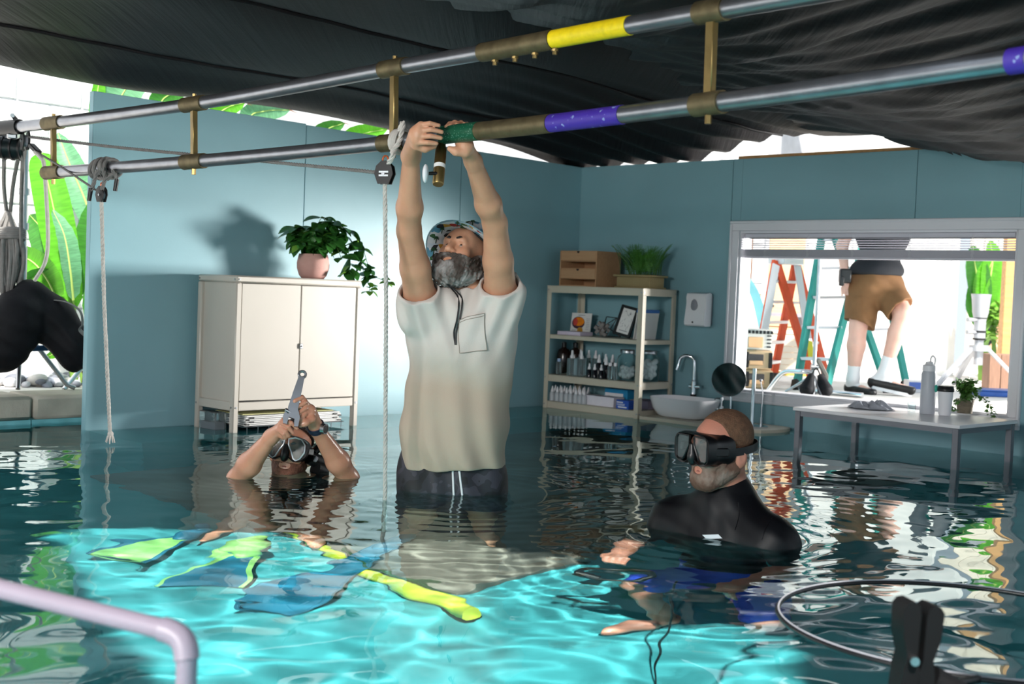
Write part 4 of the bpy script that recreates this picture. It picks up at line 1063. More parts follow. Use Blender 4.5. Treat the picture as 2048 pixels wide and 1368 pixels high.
class Head:
    def __init__(s, c, fwd, up=(0, 0, 1), size=0.92):
        f = Vector(fwd).normalized(); u_ = Vector(up); z = (u_ - f * u_.dot(f)).normalized(); x = f.cross(z)
        s.c = Vector(c); s.R = Matrix(((x.x, f.x, z.x), (x.y, f.y, z.y), (x.z, f.z, z.z))); s.s = size
    def w(s, p): return s.c + s.R @ (Vector(p) * s.s)
    def M(s): return Matrix.Translation(s.c) @ s.R.to_4x4() @ Matrix.Scale(s.s, 4)
    def field(s, S, inf=0.0, neck=None, ears=True, fine=True):
        q = s.s; w = s.w; R = np.array(s.R)
        S.ell(w((0, -0.018, 0.045)), np.array((0.076, 0.098, 0.087)) * q + inf, R, 0.02)
        S.ell(w((0, 0.030, -0.042)), np.array((0.060, 0.070, 0.078)) * q + inf, R, 0.03 * q)
        S.ell(w((0, 0.052, 0.035)), np.array((0.060, 0.045, 0.05)) * q + inf, R, 0.03 * q)
        S.cone(w((-0.014, 0.074, -0.104)), w((0.014, 0.074, -0.104)), 0.024 * q + inf, 0.024 * q + inf, 0.03 * q)
        for sx in (-1, 1):
            S.cone(w((sx * 0.054, -0.005, -0.058)), w((sx * 0.022, 0.066, -0.102)), 0.02 * q + inf, 0.02 * q + inf, 0.03 * q)
            S.ell(w((sx * 0.040, 0.068, -0.022)), np.array((0.026, 0.024, 0.026)) * q + inf, R, 0.025 * q)
        if fine:
            S.cone(w((-0.036, 0.088, 0.024)), w((0.036, 0.088, 0.024)), 0.0125 * q, 0.0125 * q, 0.02 * q)
            for sx in (-1, 1): S.ell(w((sx * 0.031, 0.108, 0.004)), np.array((0.021, 0.018, 0.010)) * q, R, 0.012 * q, sub=True)
            S.cone(w((0, 0.093, 0.016)), w((0, 0.117, -0.026)), 0.010 * q, 0.0145 * q, 0.012 * q)
            for sx in (-1, 1): S.ell(w((sx * 0.014, 0.103, -0.030)), np.array((0.010, 0.012, 0.009)) * q, R, 0.008 * q)
            S.cone(w((-0.019, 0.090, -0.061)), w((0.019, 0.090, -0.061)), 0.0085 * q, 0.0085 * q, 0.008 * q)
            S.cone(w((-0.016, 0.089, -0.074)), w((0.016, 0.089, -0.074)), 0.0095 * q, 0.0095 * q, 0.008 * q)
            S.cone(w((-0.023, 0.103, -0.0672)), w((0.023, 0.103, -0.0672)), 0.004 * q, 0.004 * q, 0.004, sub=True)
            if ears:
                for sx in (-1, 1):
                    S.ell(w((sx * 0.082, -0.016, -0.020)), np.array((0.014, 0.024, 0.036)) * q, R, 0.008 * q)
                    S.ell(w((sx * 0.098, -0.010, -0.016)), np.array((0.008, 0.011, 0.019)) * q, R, 0.006 * q, sub=True)
        if neck is not None:
            S.cone(w((0, -0.03, -0.065)), neck, 0.056 * q + inf, 0.064 * q + inf, 0.04)
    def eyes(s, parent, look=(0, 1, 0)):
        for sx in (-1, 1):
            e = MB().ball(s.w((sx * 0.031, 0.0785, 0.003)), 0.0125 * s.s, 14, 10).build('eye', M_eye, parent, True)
            d = (s.R @ Vector(look)).normalized()
            MB().ball(s.w((sx * 0.031, 0.0785, 0.003)) + d * 0.0072 * s.s, 0.0068 * s.s, 10, 8).build('iris', M_iris, e, True)
    def lips(s, parent):
        for z, r in ((-0.0625, 0.0058), (-0.0725, 0.0066)):
            pts = [s.w((x, 0.0945 - 3.4 * x * x * 4, z + (0.0018 if abs(x) < 0.004 else 0.0) - 5 * x * x * (1 if z > -0.07 else -1))) for x in (-0.022, -0.014, -0.006, 0, 0.006, 0.014, 0.022)]
            MB().tube(pts, [r * 0.3 * s.s, r * 0.75 * s.s, r * s.s, r * 0.95 * s.s, r * s.s, r * 0.75 * s.s, r * 0.3 * s.s], 8).build('lip', M_lip, parent, True)
    def brows(s, parent, m):
        for sx in (-1, 1):
            pts = [s.w((sx * x, 0.101 - 7 * (x - 0.012) ** 2 * 2, z)) for x, z in ((0.012, 0.027), (0.024, 0.032), (0.038, 0.032), (0.05, 0.024))]
            MB().tube(pts, [0.0055 * s.s, 0.0075 * s.s, 0.0065 * s.s, 0.003 * s.s], 6).build('eyebrow', m, parent, True)
def cover(H, inf, mask, h=0.0035, pad=0.16, noise=0.0, nscale=90, neck=None):
    """a shell over the head, kept where mask(local x, y, z) is negative: beards and hair"""
    c = np.array(H.c); S = SDF(c - pad, c + pad, h); H.field(S, inf, neck, fine=False)
    g = S.grid(); R = np.array(H.R).T
    p = [g[k] - c[k] for k in range(3)]
    L = [(R[i, 0] * p[0] + R[i, 1] * p[1] + R[i, 2] * p[2]) / H.s for i in range(3)]
    if noise:
        S.D += (noise * (np.sin(L[0] * nscale * 2.1 + 2 * np.sin(L[2] * nscale)) * np.sin(L[1] * nscale * 1.7 + L[2] * nscale * 0.8) + 0.6 * np.sin(L[0] * nscale * 4.3 + L[2] * nscale * 1.1) * np.sin(L[1] * nscale * 3.7))).astype(np.float32)
    S.D = np.maximum(S.D, (mask(*L) * H.s).astype(np.float32))
    return S
def beard_mask(long=0.0, top=-0.046):
    def f(x, y, z):
        zl = top + 0.052 * np.clip((0.075 - y) / 0.07, 0, 1) ** 1.5
        m = np.maximum(z - zl, -(y + 0.012 - 0.1 * np.clip(z + 0.02, -1, 0)))
        mouth = np.sqrt((x / 0.024) ** 2 + ((z + 0.0675) / 0.0135) ** 2) - 1
        m = np.where(y > 0.06, np.maximum(m, -mouth * 0.012), m)
        under = np.sqrt((x / 0.05) ** 2) * 0
        return np.maximum(m, -0.165 - long - z + under)
    return f
def bvh_world(o, parent):
    M4 = WM[parent.name]; me = o.data
    return BVHTree.FromPolygons([M4 @ v.co for v in me.vertices], [tuple(p.vertices) for p in me.polygons])
def hit(bv, px, py, off=0.002):
    d = _ray(px, py).normalized(); loc, nor, i, dist = bv.ray_cast(CAM, d)
    if loc is None: return None
    return loc + (nor if nor.dot(d) < 0 else -nor) * off
def decal(bv, quad, n, m_, name, mt, parent, off=0.003, th=0.003):
    """a thin patch lying on a body surface, its outline given as four photograph points"""
    (x0, y0), (x1, y1), (x2, y2), (x3, y3) = quad; V = []; ok = True
    for i in range(n + 1):
        for j in range(m_ + 1):
            a, b = i / n, j / m_
            p = hit(bv, (x0 * (1 - a) + x1 * a) * (1 - b) + (x3 * (1 - a) + x2 * a) * b, (y0 * (1 - a) + y1 * a) * (1 - b) + (y3 * (1 - a) + y2 * a) * b, off)
            if p is None: return None
            V.append(p)
    F = [(i * (m_ + 1) + j, (i + 1) * (m_ + 1) + j, (i + 1) * (m_ + 1) + j + 1, i * (m_ + 1) + j + 1) for i in range(n) for j in range(m_)]
    N0 = len(V); d = Vector((0, 1, 0)) * th; V = V + [p + d for p in V]; F += [tuple(N0 + k for k in f[::-1]) for f in F]
    rim = [i * (m_ + 1) for i in range(n + 1)] + [n * (m_ + 1) + j for j in range(1, m_ + 1)] + [i * (m_ + 1) + m_ for i in range(n - 1, -1, -1)] + [j for j in range(m_ - 1, 0, -1)]
    F += [(rim[k], rim[(k + 1) % len(rim)], rim[(k + 1) % len(rim)] + N0, rim[k] + N0) for k in range(len(rim))]
    return MB().add(V, F).build(name, mt, parent, True, ang=60)
def foot(S, heel, toe, k=0.02):
    S.cone(heel, (Vector(heel) * 0.45 + Vector(toe) * 0.55), 0.034, 0.032, k); S.cone((Vector(heel) * 0.45 + Vector(toe) * 0.55), toe, 0.034, 0.024, k)

# ------------------------------------------------------------------ 1: the man working on the pipe
PLAT = FLOOR_Z + 0.05
p1 = thing('person', 'bearded person in beige T-shirt and printed bucket hat reaching up to pipe', 'person', (-0.2, 4.72, PLAT))
H1 = Head(P(926, 514, 4.60), (-0.40, -0.80, 0.44), (0.06, 0.1, 1), 0.93)
hip = Vector((-0.205, 4.735, 0.02)); neck1 = P(930, 585, 4.63); chest = P(925, 690, 4.63)
ls = P(842, 606, 4.55); rs = P(1002, 592, 4.57)               # shoulders (image left, image right)
le = P(818, 462, 4.36); re_ = P(990, 447, 4.36)
lw_ = P(822, 312, 4.15); rw_ = P(946, 322, 4.13)
S = SDF((-0.58, 3.90, PLAT - 0.01), (0.16, 4.95, 1.33), 0.0034)
S.ell(hip, (0.165, 0.125, 0.13), None, 0.05)
S.ell((hip + chest) / 2 + Vector((0, -0.02, 0)), (0.165, 0.135, 0.24), None, 0.06)
S.ell(chest + Vector((0, 0, 0.02)), (0.172, 0.115, 0.17), None, 0.06)
S.cone(chest + Vector((0, 0.0, 0.12)), neck1, 0.10, 0.066, 0.05)
H1.field(S, neck=neck1)
for sh, el, wr in ((ls, le, lw_), (rs, re_, rw_)):
    S.cone(chest + Vector((0, 0, 0.10)), sh, 0.075, 0.066, 0.04)
    m1 = sh.lerp(el, 0.5)
    S.chain([sh, m1, el], [0.060, 0.052, 0.041], 0.02)
    m2 = el.lerp(wr, 0.32)
    S.chain([el, m2, wr], [0.040, 0.0435, 0.027], 0.02)
for sx in (-1, 1):
    hj = hip + Vector((sx * 0.088, 0, -0.05)); kn = Vector((hip.x + sx * 0.11, hip.y - 0.03, -0.36)); an = Vector((hip.x + sx * 0.13, hip.y + 0.01, PLAT + 0.08))
    S.chain([hj, kn], [0.088, 0.056], 0.03); S.chain([kn, kn.lerp(an, 0.35), an], [0.055, 0.056, 0.036], 0.02)
    foot(S, an + Vector((0, 0.03, -0.045)), an + Vector((sx * 0.03, -0.17, -0.052)))
# image-left hand: back of the hand towards us, fingers lying along the pipe
Yh = 3.985
kn = [P(842, 250, Yh), P(839, 262, Yh - 0.004), P(836, 274, Yh - 0.003), P(833, 285, Yh + 0.004)]
for k_, a in enumerate(kn): S.cone(lw_, a, 0.022, 0.0125, 0.018)
S.cone(lw_, P(832, 268, Yh + 0.012), 0.026, 0.024, 0.02)
for a, mid, tip in zip(kn, ((860, 247), (862, 259), (861, 272), (856, 285)), ((878, 251), (884, 264), (882, 276), (873, 287))):
    S.chain([a, P(mid[0], mid[1], Yh - 0.016), P(tip[0], tip[1], Yh - 0.008)], [0.0096, 0.0084, 0.0068], 0.0015)
S.chain([P(832, 292, Yh + 0.02), P(850, 297, Yh + 0.03), P(868, 293, Yh + 0.04)], [0.014, 0.012, 0.009], 0.01)
# image-right hand: palm under the pipe, fingers hooked over the top from behind
Yk = 4.05
pk_ = P(930, 293, Yk)
S.chain([rw_, pk_], [0.027, 0.026], 0.02)
for k_, (b_, t1, t2) in enumerate((((937, 270), (934, 250), (929, 249)), ((928, 268), (922, 247), (914, 250)), ((918, 268), (910, 246), (902, 252)), ((910, 272), (900, 249), (893, 254)))):
    S.cone(pk_, P(*b_, Yk + 0.03), 0.02, 0.0125, 0.015)
    S.chain([P(*b_, Yk + 0.035), P(b_[0] - 2, b_[1] - 14, Yk + 0.05), P(*t1, Yk + 0.028), P(*t2, Yk - 0.004)], [0.0115, 0.0105, 0.0095, 0.0078], 0.005)
S.chain([P(930, 305, Yk - 0.01), P(912, 303, Yk - 0.02), P(899, 297, Yk - 0.02)], [0.0165, 0.0125, 0.009], 0.012)
body1 = S.build('body', M_skin1, p1, relax=1)
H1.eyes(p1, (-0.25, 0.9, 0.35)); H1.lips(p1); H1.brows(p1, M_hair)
cover(H1, 0.022, beard_mask(0.03, -0.044), noise=0.0035, nscale=110).build('beard', M_beard, p1, relax=1)
# T-shirt
shirt_m = bpy.data.materials.new('beige_jersey'); shirt_m.use_nodes = True
nt = shirt_m.node_tree; b_ = nt.nodes['Principled BSDF']; b_.inputs['Roughness'].default_value = 0.85
tc = nt.nodes.new('ShaderNodeTexCoord'); sx_ = nt.nodes.new('ShaderNodeSeparateXYZ'); nz = nt.nodes.new('ShaderNodeTexNoise'); nz.inputs['Scale'].default_value = 6; nz.inputs['Detail'].default_value = 3
ad = nt.nodes.new('ShaderNodeMath'); ad.operation = 'MULTIPLY_ADD'; ad.inputs[1].default_value = 0.10
rp = nt.nodes.new('ShaderNodeValToRGB'); el_ = rp.color_ramp.elements
wet_z = P(905, 745, 4.5).z - PLAT + 0.05
el_[0].position = (wet_z - 0.06) * 0.5; el_[0].color = lin((186, 168, 150)); el_[1].position = (wet_z + 0.12) * 0.5; el_[1].color = lin((212, 203, 196))
nt.links.new(tc.outputs['Object'], sx_.inputs[0]); nt.links.new(tc.outputs['Object'], nz.inputs['Vector']); nt.links.new(nz.outputs['Fac'], ad.inputs[0]); nt.links.new(sx_.outputs['Z'], ad.inputs[2])
hf = nt.nodes.new('ShaderNodeMath'); hf.operation = 'MULTIPLY'; hf.inputs[1].default_value = 0.5; nt.links.new(ad.outputs[0], hf.inputs[0]); nt.links.new(hf.outputs[0], rp.inputs['Fac']); nt.links.new(rp.outputs['Color'], b_.inputs['Base Color'])
n2 = nt.nodes.new('ShaderNodeTexNoise'); n2.inputs['Scale'].default_value = 420; bp = nt.nodes.new('ShaderNodeBump'); bp.inputs['Strength'].default_value = 0.15; bp.inputs['Distance'].default_value = 0.003
nt.links.new(tc.outputs['Object'], n2.inputs['Vector']); nt.links.new(n2.outputs['Fac'], bp.inputs['Height']); nt.links.new(bp.outputs['Normal'], b_.inputs['Normal'])
S = SDF((-0.52, 4.35, 0.02), (0.14, 4.98, 0.86), 0.0045)
S.cone(hip + Vector((0, -0.01, 0.09)), hip + Vector((0, -0.012, 0.16)), 0.150, 0.150, 0.03)
for sx in (-1, 1):
    S.cone(hip + Vector((sx * 0.055, -0.012, 0.05)), chest + Vector((sx * 0.065, -0.005, 0.08)), 0.142, 0.125, 0.05)
S.ell(chest + Vector((0, 0, 0.02)), (0.19, 0.135, 0.18), None, 0.06)
S.ell((hip + chest) / 2 + Vector((0, -0.03, -0.02)), (0.18, 0.152, 0.24), None, 0.06)
S.cone(chest + Vector((0, 0.0, 0.10)), neck1 - Vector((0, 0, 0.02)), 0.11, 0.082, 0.05)
for sh, el in ((ls, le), (rs, re_)):
    S.cone(chest + Vector((0, 0, 0.08)), sh, 0.085, 0.078, 0.05)
    S.cone(sh - Vector((0, 0, 0.04)), sh.lerp(el, 0.28), 0.080, 0.080, 0.035)
g = S.grid(); lx = g[0] - hip.x; lz = g[2]
S.D += (0.010 * np.sin((lx * 0.9 + 0.25 * (lz - 0.5)) * 62 + 1.2 * np.sin(lz * 9)) * np.clip((0.62 - lz) / 0.5, 0, 1) + 0.006 * np.sin(np.abs(lx) * 85 - lz * 30) * np.clip((lz - 0.45) / 0.2, 0, 1) + 0.004 * np.sin(lz * 34 + lx * 14)).astype(np.float32)
# openings: neck, sleeves, hem
S.cone(neck1 + Vector((0, -0.005, -0.02)), neck1 + Vector((0, -0.02, 0.12)), 0.066, 0.085, 0.006, sub=True)
for sh, el in ((ls, le), (rs, re_)):
    ax = (el - sh).normalized(); e0 = sh + ax * 0.062
    pl = (g[0] - e0.x) * ax.x + (g[1] - e0.y) * ax.y + (g[2] - e0.z) * ax.z
    near = (np.sqrt((g[0] - e0.x) ** 2 + (g[1] - e0.y) ** 2 + (g[2] - e0.z) ** 2) < 0.14)
    S.D = np.where(near, np.maximum(S.D, pl.astype(np.float32)), S.D)
    S.cone(sh + ax * 0.02, sh.lerp(el, 0.6), 0.066, 0.070, 0.004, sub=True)
hem = 0.102 + 0.012 * np.sin(lx * 11 + 0.6) - 0.016 * np.clip(-(g[1] - 4.7) / 0.15, -1, 1)
S.D = np.maximum(S.D, (hem - g[2] + 0 * g[0]).astype(np.float32))
shirt = S.build('t_shirt', shirt_m, p1, relax=2)
bvs = bvh_world(shirt, p1)
decal(bvs, ((916, 640), (968, 626), (972, 700), (918, 706)), 8, 8, 'chest_pocket', shirt_m, p1, off=0.0055)
for q_ in (((916, 640), (968, 626)), ((916, 645), (968, 631)), ((917, 641), (919, 706)), ((968, 627), (972, 700)), ((919, 706), (972, 700))):
    pts = [hit(bvs, q_[0][0] + (q_[1][0] - q_[0][0]) * k / 6, q_[0][1] + (q_[1][1] - q_[0][1]) * k / 6, 0.0062) for k in range(7)]
    if all(x is not None for x in pts): MB().tube(pts, 0.0011, 5).build('pocket_stitching', mat('stitch', (150, 138, 126), rough=0.9), p1, True)
mb = MB(); pts = [hit(bvs, x, y, 0.004) for x, y in ((914, 592), (917, 612), (913, 640), (908, 665), (911, 690))]; pts2 = [hit(bvs, x, y, 0.004) for x, y in ((921, 592), (923, 612), (918, 640), (912, 665), (912, 690))]
top = H1.w((0.0, 0.085, -0.15))
for q in (pts, pts2):
    q = [x for x in q if x is not None]
    mb.tube(spline([top] + q, 4), 0.0028, 6)
mb.build('chin_cord', M_black, p1, True)
# swim shorts
M_camo = ramp_mat('camo_print', [(0.0, (20, 20, 24)), (0.42, (38, 38, 46)), (0.52, (60, 58, 68)), (0.62, (30, 30, 36))], scale=14, rough=0.6, detail=1.5)
S = SDF((-0.55, 4.4, -0.42), (0.15, 5.05, 0.2), 0.006)
S.ell(hip + Vector((0, 0, 0.03)), (0.178, 0.138, 0.15), None, 0.05)
S.cone(hip + Vector((-0.045, -0.012, 0.0)), hip + Vector((-0.045, -0.014, 0.14)), 0.148, 0.142, 0.03); S.cone(hip + Vector((0.045, -0.012, 0.0)), hip + Vector((0.045, -0.014, 0.14)), 0.148, 0.142, 0.03)
for sx in (-1, 1): S.cone(hip + Vector((sx * 0.09, -0.005, 0.02)), Vector((hip.x + sx * 0.13, hip.y - 0.02, -0.36)), 0.122, 0.10, 0.04)
g = S.grid(); S.D += (0.006 * np.sin(g[0] * 55 + g[2] * 14)).astype(np.float32) + 0 * g[1].astype(np.float32)
S.D = np.maximum(S.D, np.maximum(-0.33 - g[2], g[2] - 0.15).astype(np.float32) + 0 * g[0] + 0 * g[1])
sho = S.build('swim_shorts', M_camo, p1)
bvh_ = bvh_world(sho, p1)
for xa, xb in ((906, 908), (918, 925)):
    pts = [hit(bvh_, xa + (xb - xa) * k / 5, 934 + 56 * k / 5, 0.004) for k in range(6)]
    MB().tube([q for q in pts if q is not None], 0.0042, 6).build('drawstring', M_white, p1, True)
# bucket hat
hat_m = ramp_mat('tropical_print', [(0.0, (214, 220, 226)), (0.30, (96, 160, 190)), (0.40, (222, 226, 232)), (0.52, (52, 96, 60)), (0.60, (222, 226, 232)), (0.72, (206, 150, 52)), (0.79, (200, 214, 226)), (0.88, (176, 52, 48)), (0.94, (46, 44, 52))], scale=42, rough=0.85, kind='cells')
hat = MB().lathe([(0.001, 0.148), (0.062, 0.146), (0.086, 0.128), (0.094, 0.075), (0.098, 0.055), (0.132, 0.026), (0.164, 0.000), (0.162, -0.004), (0.130, 0.021), (0.096, 0.048), (0.091, 0.06), (0.089, 0.072), (0.083, 0.122), (0.06, 0.142), (0.001, 0.144)], seg=40)
Mh = H1.M() @ Matrix.Translation((0, -0.010, 0.0)) @ Matrix.Rotation(0.48, 4, 'X')
hat.v = [Mh @ Vector((v.x, v.y * 1.08, v.z)) for v in hat.v]
hat_o = hat.build('bucket_hat', hat_m, p1, True, ang=60)
MB().tube([Mh @ Vector((0.096 * math.cos(a), 0.096 * 1.08 * math.sin(a), 0.046)) for a in [2 * math.pi * k / 32 for k in range(32)]], 0.005, 8, closed=True).build('sweatband', M_black, hat_o, True)
MB().tube([Mh @ Vector((0.163 * math.cos(a), 0.163 * 1.08 * math.sin(a), -0.002)) for a in [2 * math.pi * k / 40 for k in range(40)]], 0.003, 6, closed=True).build('brim_edge', mat('hat_edge', (120, 150, 160), rough=0.8), hat_o, True)
# lettering printed on the underside of the brim
def text_mesh(body, size):
    cu = bpy.data.curves.new('txt', 'FONT'); cu.body = body; cu.size = size; cu.align_x = 'CENTER'; cu.resolution_u = 2
    o = bpy.data.objects.new('txt', cu); COL.objects.link(o)
    dg = bpy.context.evaluated_depsgraph_get(); me = bpy.data.meshes.new_from_object(o.evaluated_get(dg))
    V = [v.co.copy() for v in me.vertices]; F = [tuple(p.vertices) for p in me.polygons]
    bpy.data.objects.remove(o); bpy.data.meshes.remove(me); return V, F
bvh_hat = bvh_world(hat_o, p1)
V_, F_ = text_mesh('GIANTS', 13.0)
W_ = []
for v in V_:
    px, py = 890 + v.x * 0.62, 447 - v.y * 0.62 + 0.10 * v.x * 0
    a = -0.12; dx, dy = px - 890, py - 447
    q = hit(bvh_hat, 890 + dx * math.cos(a) - dy * math.sin(a), 447 + dx * math.sin(a) + dy * math.cos(a), 0.0015)
    W_.append(q)
if all(q is not None for q in W_): MB().add(W_, F_).build('lettering', M_black, hat_o, True)
# palm trees printed on the brim
for (bx, by, s_) in ((867, 512, 0.9), (872, 486, 0.7), (884, 466, 0.6), (945, 452, 0.6), (915, 452, 0.5)):
    mb = MB(); trunk = [hit(bvh_hat, bx + (k - 3) * 0.5 * s_, by - k * 3 * s_, 0.0018) for k in range(6)]
    if any(q is None for q in trunk): continue
    mb.tube(trunk, 0.0016, 4); tp_ = (bx + 1 * s_, by - 16 * s_)
    for a in (0.2, 0.9, 1.6, 2.3, 2.95, -0.4, 3.5):
        q = [hit(bvh_hat, tp_[0] + math.cos(a) * r_ * s_, tp_[1] - math.sin(a) * r_ * s_ + 0.05 * r_ * r_ * s_, 0.0018) for r_ in (0, 4, 8)]
        if all(x is not None for x in q): mb.tube(q, [0.002, 0.0024, 0.0006], 4)
    mb.build('palm_print', mat('palm_green', (40, 72, 46), rough=0.8), hat_o, True)

# ------------------------------------------------------------------ diving masks
def dive_mask(parent, H, deep, square, rim_m):
    def outline(t, s_=1.0):
        c_, s__ = math.cos(t), math.sin(t)
        e = 0.55 if square else 0.8
        x = 0.083 * s_ * abs(c_) ** e * (1 if c_ > 0 else -1); z = (0.050 if s__ > 0 else 0.048) * s_ * abs(s__) ** e * (1 if s__ > 0 else -1)
        if s__ < 0: z *= 0.45 + 0.55 * min(1, abs(x) / 0.035) if abs(x) < 0.035 else 1.0
        return x, z + 0.004
    n = 40; ts = [2 * math.pi * k / n for k in range(n)]; V = []; F = []
    yf = 0.118 + deep
    for (s_, y, bend) in ((0.90, yf, 0.0), (1.0, yf + 0.002, 0.0), (1.04, yf - 0.012, 0.006), (0.98, yf - 0.02, 0.02), (0.97, 0.095, 0.035), (1.05, 0.082, 0.055), (0.9, 0.07, 0.04)):
        for t in ts:
            x, z = outline(t, s_); V.append(H.w((x * (0.92 if bend > 0.03 else 1), y - bend * (x / 0.083) ** 2, z)))
    L = 7
    for i in range(L - 1):
        for k in range(n): F.append((i * n + k, i * n + (k + 1) % n, (i + 1) * n + (k + 1) % n, (i + 1) * n + k))
    mk = MB().add(V, F).build('dive_mask', M_rubber, parent, True, ang=50)
    for sx in (-1, 1):
        if square: poly = [(0.012, 0.040), (0.066, 0.040), (0.074, 0.030), (0.074, -0.026), (0.064, -0.036), (0.042, -0.036), (0.030, -0.02), (0.012, 0.012)]
        else:
            poly = [(0.008, 0.036), (0.03, 0.044), (0.055, 0.040), (0.072, 0.02), (0.072, -0.008), (0.058, -0.032), (0.044, -0.04), (0.034, -0.034), (0.022, -0.008), (0.009, 0.014)]
        poly = [(sx * x, z + 0.004) for x, z in poly]
        mb = MB(); m_ = len(poly); Vv = [H.w((x, yf - 0.001 - d, z)) for d in (0, 0.003) for x, z in poly]
        mb.add(Vv, [tuple(range(m_)), tuple(range(m_, 2 * m_))[::-1]] + [(i, (i + 1) % m_, (i + 1) % m_ + m_, i + m_) for i in range(m_)])
        mb.build('lens', M_lens, mk, True)
        MB().tube([H.w((x, yf + 0.001, z)) for x, z in poly], 0.0032 * H.s, 6, closed=True).build('lens_rim', rim_m, mk, True)
        MB().bar(H.w((sx * 0.076, yf - 0.02, 0.004)), H.w((sx * 0.092, 0.06, 0.004)), 0.012, 0.026, 0.003).build('buckle', M_rubber, mk, True)
    nb = MB().ball(H.w((0, 0.114 + deep * 0.6, -0.020)), (0.0165 * H.s, 0.022 * H.s, 0.027 * H.s), 14, 10, R=H.R)
    nb.cyl(H.w((0, 0.118 + deep * 0.6, -0.01)), H.w((0, yf, 0.02)), 0.016 * H.s, 0.007 * H.s, 10)
    nb.build('nose_pocket', M_rubber, mk, True)
    st = [H.w((0.080 * math.sin(a) * 1.0, -0.014 - 0.092 * math.cos(a), 0.004 + 0.012 * math.cos(a))) for a in [math.radians(-128 + 256 * k / 28) for k in range(29)]]
    V = []; F = []
    up = H.R @ Vector((0, 0, 1))
    for q in st:
        out = (q - H.w((0, -0.018, 0.004))); out = (out - up * out.dot(up)).normalized()
        for a, b in ((0, -1), (0.003, -1), (0.003, 1), (0, 1)): V.append(q + out * (a + 0.0015) + up * (b * 0.0125))
    for i in range(len(st) - 1):
        for k in range(4): F.append((i * 4 + k, i * 4 + (k + 1) % 4, (i + 1) * 4 + (k + 1) % 4, (i + 1) * 4 + k))
    MB().add(V, F).build('strap', M_rubber, mk, True)
    return mk

# ------------------------------------------------------------------ 2: the diver with the wrench
p2 = thing('person', 'wet person in dive mask chin-deep in water gripping a wrench', 'person', (-0.88, 5.1, PLAT))
H2 = Head(P(583, 902, 5.03), (-0.03, -0.97, 0.16), (0.10, 0.0, 1), 0.92)
n2_ = Vector((H2.c.x, H2.c.y + 0.05, -0.13))
S = SDF((-1.32, 4.1, PLAT - 0.02), (-0.48, 5.45, 0.36), 0.0034)
H2.field(S, neck=n2_)
ch = Vector((n2_.x, n2_.y + 0.02, -0.33)); hp = Vector((n2_.x, n2_.y + 0.10, -0.62))
S.ell(ch, (0.17, 0.115, 0.19), None, 0.06); S.ell(hp, (0.155, 0.12, 0.14), None, 0.06); S.cone(ch + Vector((0, 0, 0.1)), n2_, 0.09, 0.062, 0.04)
e1 = P(474, 951, 4.83); e2 = P(697, 950, 4.93)
w1 = P(543, 873, 4.70); w2 = P(634, 858, 4.76)
for sh, el, wr in ((ch + Vector((-0.17, 0, 0.13)), e1 + Vector((0.0, 0.01, -0.015)), w1), (ch + Vector((0.17, 0, 0.13)), e2 + Vector((0, 0.01, -0.015)), w2)):
    S.cone(ch + Vector((0, 0, 0.1)), sh, 0.07, 0.06, 0.04)
    S.chain([sh, sh.lerp(el, 0.5), el], [0.056, 0.05, 0.039], 0.02); S.chain([el, el.lerp(wr, 0.35), wr], [0.040, 0.045, 0.0265], 0.02)
for sx in (-1, 1):                                             # kneeling, shins running back
    kn_ = Vector((hp.x + sx * 0.13, hp.y - 0.34, PLAT + 0.10)); an_ = Vector((hp.x + sx * 0.15, hp.y - 0.62, PLAT + 0.06))
    S.chain([hp + Vector((sx * 0.09, 0, -0.03)), kn_], [0.085, 0.056], 0.03); S.chain([kn_, kn_.lerp(an_, 0.4), an_], [0.054, 0.05, 0.036], 0.02)
    foot(S, an_, an_ + Vector((sx * 0.03, -0.16, 0.0)))
# image-right hand
Y2 = 4.665
pa = P(618, 822, Y2 + 0.04)
S.chain([w2, pa], [0.027, 0.028], 0.02)
for b_, m_, t_ in (((604, 795), (590, 802), (584, 811)), ((610, 805), (592, 815), (584, 826)), ((611, 817), (597, 826), (592, 836)), ((610, 828), (600, 837), (596, 846))):
    S.cone(pa, P(*b_, Y2 + 0.010), 0.018, 0.0105, 0.008); S.chain([P(*b_, Y2 + 0.004), P(*m_, Y2 - 0.012), P(*t_, Y2 - 0.004)], [0.0090, 0.0084, 0.0070], 0.0015)
S.chain([P(624, 838, Y2 + 0.02), P(611, 846, Y2 - 0.005), P(601, 851, Y2 - 0.012)], [0.015, 0.0115, 0.009], 0.012)
# image-left hand
pa = P(563, 858, Y2 + 0.0)
S.chain([w1, pa], [0.027, 0.027], 0.02)
for b_, m_, t_ in (((567, 840), (583, 846), (594, 857)), ((562, 846), (577, 854), (586, 866)), ((560, 853), (571, 862), (577, 872)), ((558, 860), (567, 868), (571, 876))):
    S.cone(pa, P(*b_, Y2 - 0.018), 0.018, 0.0105, 0.008); S.chain([P(*b_, Y2 - 0.022), P(*m_, Y2 - 0.034), P(*t_, Y2 - 0.024)], [0.0090, 0.0082, 0.0068], 0.0015)
S.chain([P(566, 872, Y2 - 0.01), P(577, 866, Y2 + 0.002), P(584, 857, Y2 + 0.008)], [0.014, 0.011, 0.009], 0.012)
S.build('body', M_skin2, p2, relax=1)
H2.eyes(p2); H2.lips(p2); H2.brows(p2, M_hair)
cover(H2, 0.010, lambda x, y, z: np.maximum(0.062 + 0.35 * np.clip(y, -0.2, 0.1) - z - 0.02, -z - 0.05) if False else (0.07 + 0.55 * y - z), noise=0.002, nscale=130).build('hair', M_hair, p2, relax=1)
cover(H2, 0.004, beard_mask(-0.04, -0.052), noise=0.0015, nscale=140).build('beard', mat('dark_stubble', (120, 76, 60), rough=0.7, var=0.35, scale=60, bump=0.5, bscale=260), p2, relax=1)
